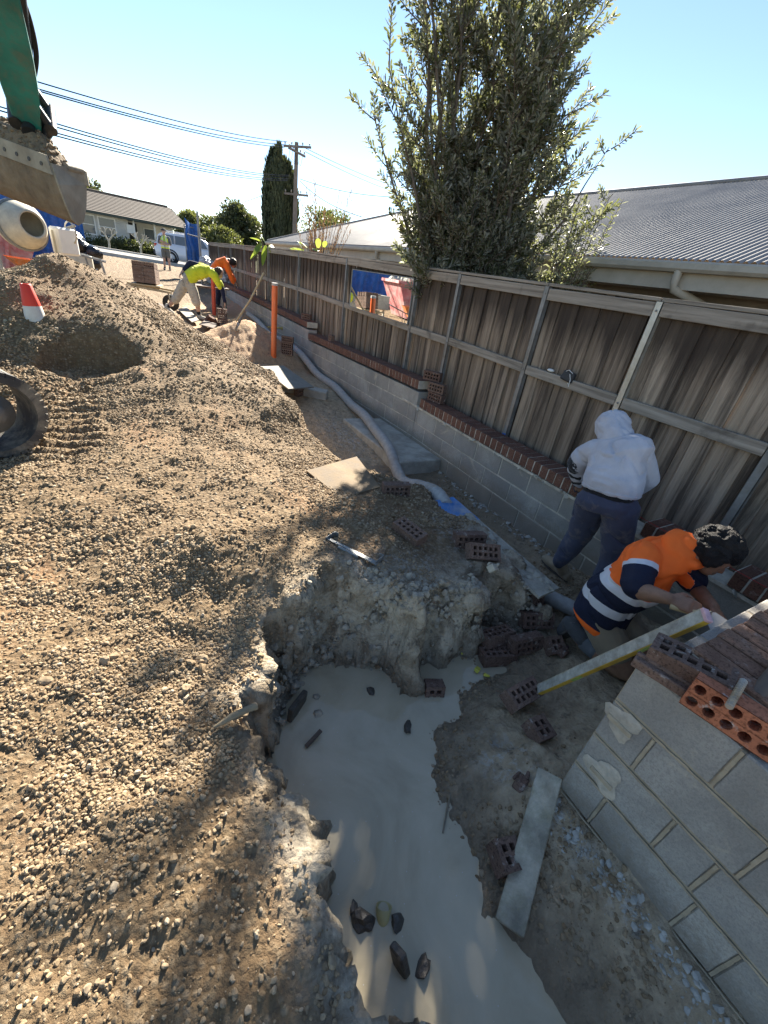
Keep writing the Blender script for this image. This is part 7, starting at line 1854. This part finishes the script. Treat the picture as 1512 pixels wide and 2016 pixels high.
# standing man with folded arms and lime vest
gm_ = g1(1.76, 25.5); mp = V3((1.76, 25.5, gm_)); Mn = empty('person', mp, 'standing man in cap, lime safety vest and grey shorts with folded arms', 'person')
fd = V3((-.15, -1, 0)).normalized(); sd2 = V3((1, -.15, 0)).normalized()
def L3(s_, f_, z_): return mp + sd2 * s_ + fd * f_ + V3((0, 0, z_))
b = Body(); head_face(b, L3(0, .02, 1.58), fd, V3((0, 0, 1)), .10); b.limb([L3(0, 0, 1.38), L3(0, .01, 1.52)], [.06, .055]); b.rings([(L3(0, 0, .86), sd2 * .15, fd * .11), (L3(0, 0, 1.1), sd2 * .15, fd * .105), (L3(0, 0, 1.30), sd2 * .17, fd * .11), (L3(0, 0, 1.40), sd2 * .10, fd * .07)], 16)
for q in (-1, 1):
    b.limb([L3(q * .19, 0, 1.34), L3(q * .24, .05, 1.08), L3(q * -.06, .20, 1.12 + .05 * q)], [.052, .045, .033]); b.limb([L3(q * .09, 0, .84), L3(q * .10, .03, .47), L3(q * .11, 0, .08)], [.085, .056, .040]); hand(b, L3(q * -.06, .20, 1.12 + .05 * q), -sd2 * q, -fd, V3((0, 0, 1)), .95, .35)
b.skin('body', M_SKINL, Mn, .013, 2)
b = Body(); b.rings([(L3(0, 0, .92), sd2 * .165, fd * .125), (L3(0, 0, 1.12), sd2 * .17, fd * .125), (L3(0, 0, 1.30), sd2 * .185, fd * .125), (L3(0, 0, 1.42), sd2 * .10, fd * .08)], 18)
for q in (-1, 1): b.limb([L3(q * .18, 0, 1.34), L3(q * .235, .04, 1.12)], [.075, .07])
b.skin('shirt', M_GREYS, Mn, .013, 3, .006, 10)
def vest_attr(co):
    r_ = co - np.array(mp); s_ = r_ @ np.array(sd2); z = r_[:, 2]; return dict(tape=((np.abs(z - .99) < .035) | (np.abs(np.abs(s_) - .075 - .05 * np.clip((1.3 - z), 0, 1)) < .018) & (z > 1.02)).astype(float), gap=(np.abs(s_) < .015).astype(float))
t_ = NT('vest_with_tape'); t_.out(t_.mix(t_.attr('gap'), t_.mix(t_.attr('tape'), (.62, .78, .08), (.6, .62, .55)), (.1, .1, .1)), .8, 0)
b = Body(); b.rings([(L3(0, 0, .90), sd2 * .180, fd * .140), (L3(0, 0, 1.12), sd2 * .182, fd * .138), (L3(0, 0, 1.30), sd2 * .180, fd * .135), (L3(0, 0, 1.42), sd2 * .09, fd * .085)], 18); b.skin('safety_vest', t_.m, Mn, .013, 3, .003, 10, 3, vest_attr)
b = Body(); b.rings([(L3(0, 0, .93), sd2 * .165, fd * .125), (L3(0, 0, .80), sd2 * .18, fd * .135)], 16)
for q in (-1, 1): b.limb([L3(q * .09, 0, .82), L3(q * .10, .02, .58)], [.105, .095])
b.skin('shorts', M_GRSH, Mn, .013, 3, .006, 10)
b = Body(); b.ball(L3(0, -.01, 1.635), .108, (1, 1, .75)); b.limb([L3(-.05, .09, 1.63), L3(0, .14, 1.625), L3(.05, .09, 1.63)], [.02, .022, .02]); b.skin('cap', M_CAP, Mn, .012, 2)
for q in (-1, 1): boot('boot', L3(q * .11, -.06, 0), L3(q * .13, .20, 0), L3(q * .11, 0, .12), Mn, M_CAP)
print('people done')
# ------------------------------------------------------------------ excavator
M_GREEN = mat_simple('green_machine_paint', (.016, .165, .130), .5, .3, 5, bump=.1, dirt=(.12, .115, .08), dirt_amt=.65, dscale=9)
M_GREASE = mat_simple('greasy_steel', (.035, .037, .04), .45, .3, 12, metal=.5, bump=.3, dirt=(.11, .095, .07), dirt_amt=.5)
M_BUCK = mat_simple('muddy_bucket_steel', (.30, .265, .205), .75, .25, 6, metal=.1, bump=.4, bscale=24, dirt=(.20, .155, .105), dirt_amt=.8, dscale=4)
M_BMUD = mat_simple('mud_caked_steel', (.15, .112, .072), .85, .35, 7, bump=.8, bscale=18, bdist=.02, dirt=(.24, .19, .13), dirt_amt=.8, dscale=5)
M_DIRT = mat_simple('damp_dirt', (.20, .145, .090), .95, .35, 16, bump=1.0, bscale=40, bdist=.02)
M_RUB = mat_simple('track_rubber', (.045, .043, .042), .8, .3, 12, bump=.4, dirt=(.36, .31, .23), dirt_amt=.9, dscale=3)
ex = empty('excavator', (-2.6, 3.9, .26), 'green excavator with muddy tracks and a bucket full of dirt', 'excavator')
E0 = ex.location.copy()
def R3(p): return Vector(p) - E0
# bucket: D-shaped section swept along its width
BY = 5.6
rt = at(100, 322, y=BY); wdir = (at(0, 284, y=BY + .42) - rt); wdir.normalize()
mid = at(128, 380, y=BY)
bw = 1.15
toA = at(165, 350, y=BY + .30)                        # back top corner of the right side plate
U = (toA - rt); Wd = wdir
prof = [at(98, 320, y=BY), at(112, 362, y=BY - .02), at(128, 405, y=BY + .02), at(140, 432, y=BY + .08), at(152, 443, y=BY + .15), at(162, 436, y=BY + .22), at(167, 410, y=BY + .27), at(168, 365, y=BY + .30), at(164, 338, y=BY + .30)]
mb = MB(); n = len(prof)
inn = [p.lerp(sum(prof, Vector()) / n, .05) for p in prof]
L_ = [R3(p) for p in prof]; Rr = [R3(p + Wd * bw) for p in prof]
mb.add(L_ + Rr, [(i, i + 1, n + i + 1, n + i) for i in range(n - 1)], 0, True); 
Li = [R3(p + Wd * .012) for p in inn]; Ri = [R3(p + Wd * (bw - .012)) for p in inn]
mb.add(Li + Ri, [(i + 1, i, n + i, n + i + 1) for i in range(n - 1)], 0, True)
bk = mb.build('bucket', M_BMUD, ex)
for off in (0.0, bw):
    mb = MB(); d_ = Wd * .02 * (-1 if off == 0 else 1)
    a_ = [R3(p + Wd * off) for p in prof]; b_ = [p + d_ for p in a_]
    mb.add(a_ + b_, [tuple(range(n)), tuple(range(2 * n - 1, n - 1, -1))] + [(i, n + i, n + (i + 1) % n, (i + 1) % n) for i in range(n)]); mb.build('side_plate', M_BUCK, bk)
# lip with bolt holes and the wear bar round the plate
mb = MB(); l0, l1 = prof[0], prof[0] + Wd * bw; dn = (prof[1] - prof[0]).normalized()
outn = Wd.cross(dn).normalized()
if outn.y > 0: outn = -outn
mb.add([R3(p) for p in (l0 + outn * .016 - dn * .05, l1 + outn * .016 - dn * .05, l1 + outn * .016 + dn * .09, l0 + outn * .016 + dn * .09, l0 - dn * .05, l1 - dn * .05, l1 + dn * .09, l0 + dn * .09)], [(0, 1, 2, 3), (7, 6, 5, 4), (0, 4, 5, 1), (1, 5, 6, 2), (2, 6, 7, 3), (3, 7, 4, 0)])
lip = mb.build('cutting_edge', M_BUCK, bk)
for k in range(8):
    c = l0 + Wd * (.09 + .14 * k) + dn * .03 + outn * .017; mb = MB(); mb.cone(R3(c), R3(c + outn * .004), .016, .016, 12); mb.build('bolt_hole', M_GREASE, lip)
mb = MB(); a_, b_ = prof[8] + Vector((-.02, 0, 0)), prof[7]; tq = [R3(prof[0].lerp(prof[8], k)) - Vector((0, 0, .0)) for k in (.45, .7, .9, 1.0)] + [R3(prof[7])]
mb.tube(tq, .035, 10); mb.build('wear_bar', M_BUCK, bk)
# dirt heaped in the bucket
mb = MB(); cc = [R3(p) for p in (prof[0], prof[8], prof[8] + Wd * bw, prof[0] + Wd * bw)]; N_ = 26; vs = []
for j in range(N_ + 1):
    for i in range(N_ + 1):
        u, v = i / N_, j / N_; p = (cc[0] * (1 - u) + cc[1] * u) * (1 - v) + (cc[3] * (1 - u) + cc[2] * u) * v
        hgt = .20 * (math.sin(math.pi * min(1, u * 1.0 + .0)) ** .6) * min(1, v * 4.5 + .05) * min(1, (1 - v) * 4 + .1)
        p = p + Vector((0, 0, hgt + .05 * float(fbm(u * 5, v * 7, 1.5, 4, 7)) - .01)); vs.append(p)
mb.add(vs, [(j * (N_ + 1) + i, j * (N_ + 1) + i + 1, (j + 1) * (N_ + 1) + i + 1, (j + 1) * (N_ + 1) + i) for j in range(N_) for i in range(N_)], 0, True)
for _ in range(260):
    p = vs[rnd.randrange(len(vs))]; mb.ico(p + Vector((0, 0, .004)), rnd.uniform(.008, .024), 1, (1, 1, .8), (rnd.random() * 3, 0, 0), .3)
o = mb.build('dirt_load', M_DIRT); o.location = E0; tag(o, 'damp brown dirt heaped in the excavator bucket', kind='stuff')
# stick, linkage, ram, hoses
pin = at(55, 238, y=6.0); top = at(-12, -60, y=5.3)
sd_ = (top - pin).normalized(); cam_side = Vector((1, 0, 0)) - sd_ * sd_.x; cam_side.normalize(); thk = sd_.cross(cam_side)
mb = MB()
def secq(c, w, t): return [R3(c + cam_side * w * a + thk * t * b) for a, b in ((-1, -1), (1, -1), (1, 1), (-1, 1))]
Ls = (top - pin).length
loft(mb, [secq(pin - sd_ * .10, .075, .07), secq(pin + sd_ * .05, .10, .08), secq(pin + sd_ * Ls * .30, .125, .085), secq(pin + sd_ * Ls * .55, .132, .085), secq(top, .12, .085), secq(top + sd_ * 1.0, .10, .08)])
for f_ in range(len(mb.sm)): mb.sm[f_] = False
stk = mb.build('stick', M_GREEN, ex, bevel=.008)
mb = MB(); c_ = pin; mb.cone(R3(c_ - thk * .14), R3(c_ + thk * .14), .055, .055, 14); c2 = at(28, 222, y=6.0); mb.cone(R3(c2 - thk * .12), R3(c2 + thk * .12), .05, .05, 12); mb.build('pivot_pin', M_GREASE, stk)
lk0, lk1, lk2 = at(58, 178, y=5.9), at(98, 235, y=6.0), at(82, 262, y=6.1)
for q_ in (-.10, .10):
    mb = MB(); mb.tube([R3(lk0 + thk * q_), R3(lk1 + thk * q_)], .035, 8); mb.build('link', M_GREASE, ex)
    mb = MB(); mb.tube([R3(lk1 + thk * q_ * .8), R3(lk2 + thk * q_ * .8), R3(at(88, 285, y=6.0) + thk * q_ * .8)], .045, 8); mb.build('link', M_GREASE, ex)
mb = MB(); mb.cone(R3(lk1 - thk * .13), R3(lk1 + thk * .13), .05, .05, 12); mb.build('link_pin', M_GREASE, ex)
mb = MB(); ct = at(30, -40, y=5.3); mb.cone(R3(lk0.lerp(ct, .30)), R3(ct), .055, .055, 14); cyl = mb.build('ram_barrel', M_GREASE, ex)
mb = MB(); mb.cone(R3(lk0), R3(lk0.lerp(ct, .32)), .028, .028, 12); mb.build('ram_rod', M_RIM, cyl)
for k in range(2):
    mb = MB(); mb.tube([R3(p) for p in catmull([at(25 + 10 * k, -30, y=5.3), at(52 + 8 * k, 40, y=5.5), at(70 + 3 * k, 110, y=5.7), at(66, 165, y=5.85)], 6)], .014, 7); mb.build('hose', M_TYRE, ex)
# ears that carry the bucket
for q_ in (.36, .62):
    mb = MB(); base = prof[8] + Wd * q_; mb.prism([(0, 0), (.30, .02), (.22, .30), (.08, .30)], R3(base - Vector((.02, -.02, .02))), Matrix(((-.3, 0, Wd.x), (.95, 0, Wd.y), (0, 1, Wd.z))), .03); mb.build('bucket_ear', M_BUCK, bk)
# boom and body out of frame to the left
mb = MB(); bt = top + sd_ * 1.0; el = Vector((-3.0, 4.2, 4.3)); rb = Vector((-3.2, 3.2, 1.3))
mb.beam(R3(bt), R3(el), .2, .34); mb.beam(R3(el), R3(rb), .24, .38); mb.build('boom', M_GREEN, ex, bevel=.01)
mb = MB(); mb.box(R3((-3.6, 2.6, 1.45)), (1.7, 1.9, .8)); mb.build('upper_body', M_GREEN, ex, bevel=.08)
mb = MB(); mb.box(R3((-3.9, 2.9, 2.35)), (1.0, 1.1, 1.25)); cab_ = mb.build('cab', M_GREEN, ex, bevel=.06)
mb = MB(); mb.box(R3((-3.39, 2.9, 2.45)), (.02, .9, .85)); mb.build('cab_window', M_GLASS, cab_)
mb = MB(); mb.box(R3((-2.9, 3.2, .62)), (1.6, 1.3, .35)); mb.cone(R3((-3.2, 3.0, .75)), R3((-3.2, 3.0, 1.1)), .4, .4, 20); mb.build('undercarriage', M_GREASE, ex)
# crawler tracks: stadium loop with lugs, idler and rollers; the near one's end shows at the left
def track(c, yaw, L, H, W, name='track'):
    rot = Matrix.Rotation(yaw, 3, 'Z'); r = H / 2; half = L / 2 - r; loop = []
    for i in range(19): a = -math.pi / 2 + math.pi * i / 18; loop.append((half + r * math.cos(a), r + r * math.sin(a)))
    for i in range(1, 13): loop.append((half - 2 * half * i / 13, H))
    for i in range(19): a = math.pi / 2 + math.pi * i / 18; loop.append((-half + r * math.cos(a), r + r * math.sin(a)))
    for i in range(1, 13): loop.append((-half + 2 * half * i / 13, 0))
    n = len(loop); mb = MB(); vs = []
    cx0, cz0 = 0, r
    for (u, z) in loop:
        du = u - max(-half, min(half, u)); k = (r - .045) / r
        iu, iz = (max(-half, min(half, u)) + du * k), r + (z - r) * k
        for vv, (aa, zz) in ((-W / 2, (u, z)), (W / 2, (u, z)), (W / 2, (iu, iz)), (-W / 2, (iu, iz))): vs.append(rot @ Vector((aa, vv, zz)) + Vector(c))
    fs = []
    for i in range(n):
        j = (i + 1) % n
        for q_ in range(4): fs.append((i * 4 + q_, j * 4 + q_, j * 4 + (q_ + 1) % 4, i * 4 + (q_ + 1) % 4))
    mb.add([R3(p) for p in vs], fs, 0, False); t = mb.build(name, M_RUB, ex)
    for i in range(0, n, 1):
        u, z = loop[i]; nu = Vector((u - max(-half, min(half, u)), 0, z - r)); nu = nu.normalized() if nu.length > 1e-6 else Vector((0, 0, 1))
        p = rot @ (Vector((u, 0, z)) + nu * .010) + Vector(c); tz = rot @ nu; ty = rot @ Vector((0, 1, 0)); tx = ty.cross(tz)
        mb = MB(); mb.box(R3(p), (.045, W * .96, .028), Matrix((tx, ty, tz)).transposed()); mb.build('track_lug', M_RUB, t)
    for sgn, rr in ((1, r * .50), (-1, r * .50)):
        mb = MB(); mb.lathe([(0, -W * .36), (rr * .55, -W * .36), (rr * .6, -W * .28), (rr, -W * .26), (rr, W * .26), (rr * .6, W * .28), (0, W * .3)], R3(rot @ Vector((half * sgn, 0, r)) + Vector(c)), rot @ Vector((0, 1, 0)), 26); mb.build('idler_wheel', M_STEEL, t)
    for k in range(4):
        u = -half + 2 * half * (k + .5) / 4; mb = MB(); mb.cone(R3(rot @ Vector((u, -W * .35, .14)) + Vector(c)), R3(rot @ Vector((u, W * .35, .14)) + Vector(c)), .085, .085, 16); mb.build('roller', M_GREASE, t)
    mb = MB(); a_, b_ = rot @ Vector((-half, 0, r)) + Vector(c), rot @ Vector((half * .8, 0, r)) + Vector(c); mb.beam(R3(a_), R3(b_), W * .45, .16); mb.build('track_frame', M_GREASE, t)
tyaw = R_(28)
end = at(78, 840, y=4.0); cen = Vector((end.x, 4.0, 0)) - Matrix.Rotation(tyaw, 3, 'Z') @ Vector((1.15, 0, 0)); cen.z = .29
cen = cen + Vector((0, 0, 0)); track(cen, tyaw, 2.3, .58, .36)
c2 = cen + Matrix.Rotation(tyaw, 3, 'Z') @ Vector((0, 1.4, 0)); track(c2, tyaw, 2.3, .58, .36)
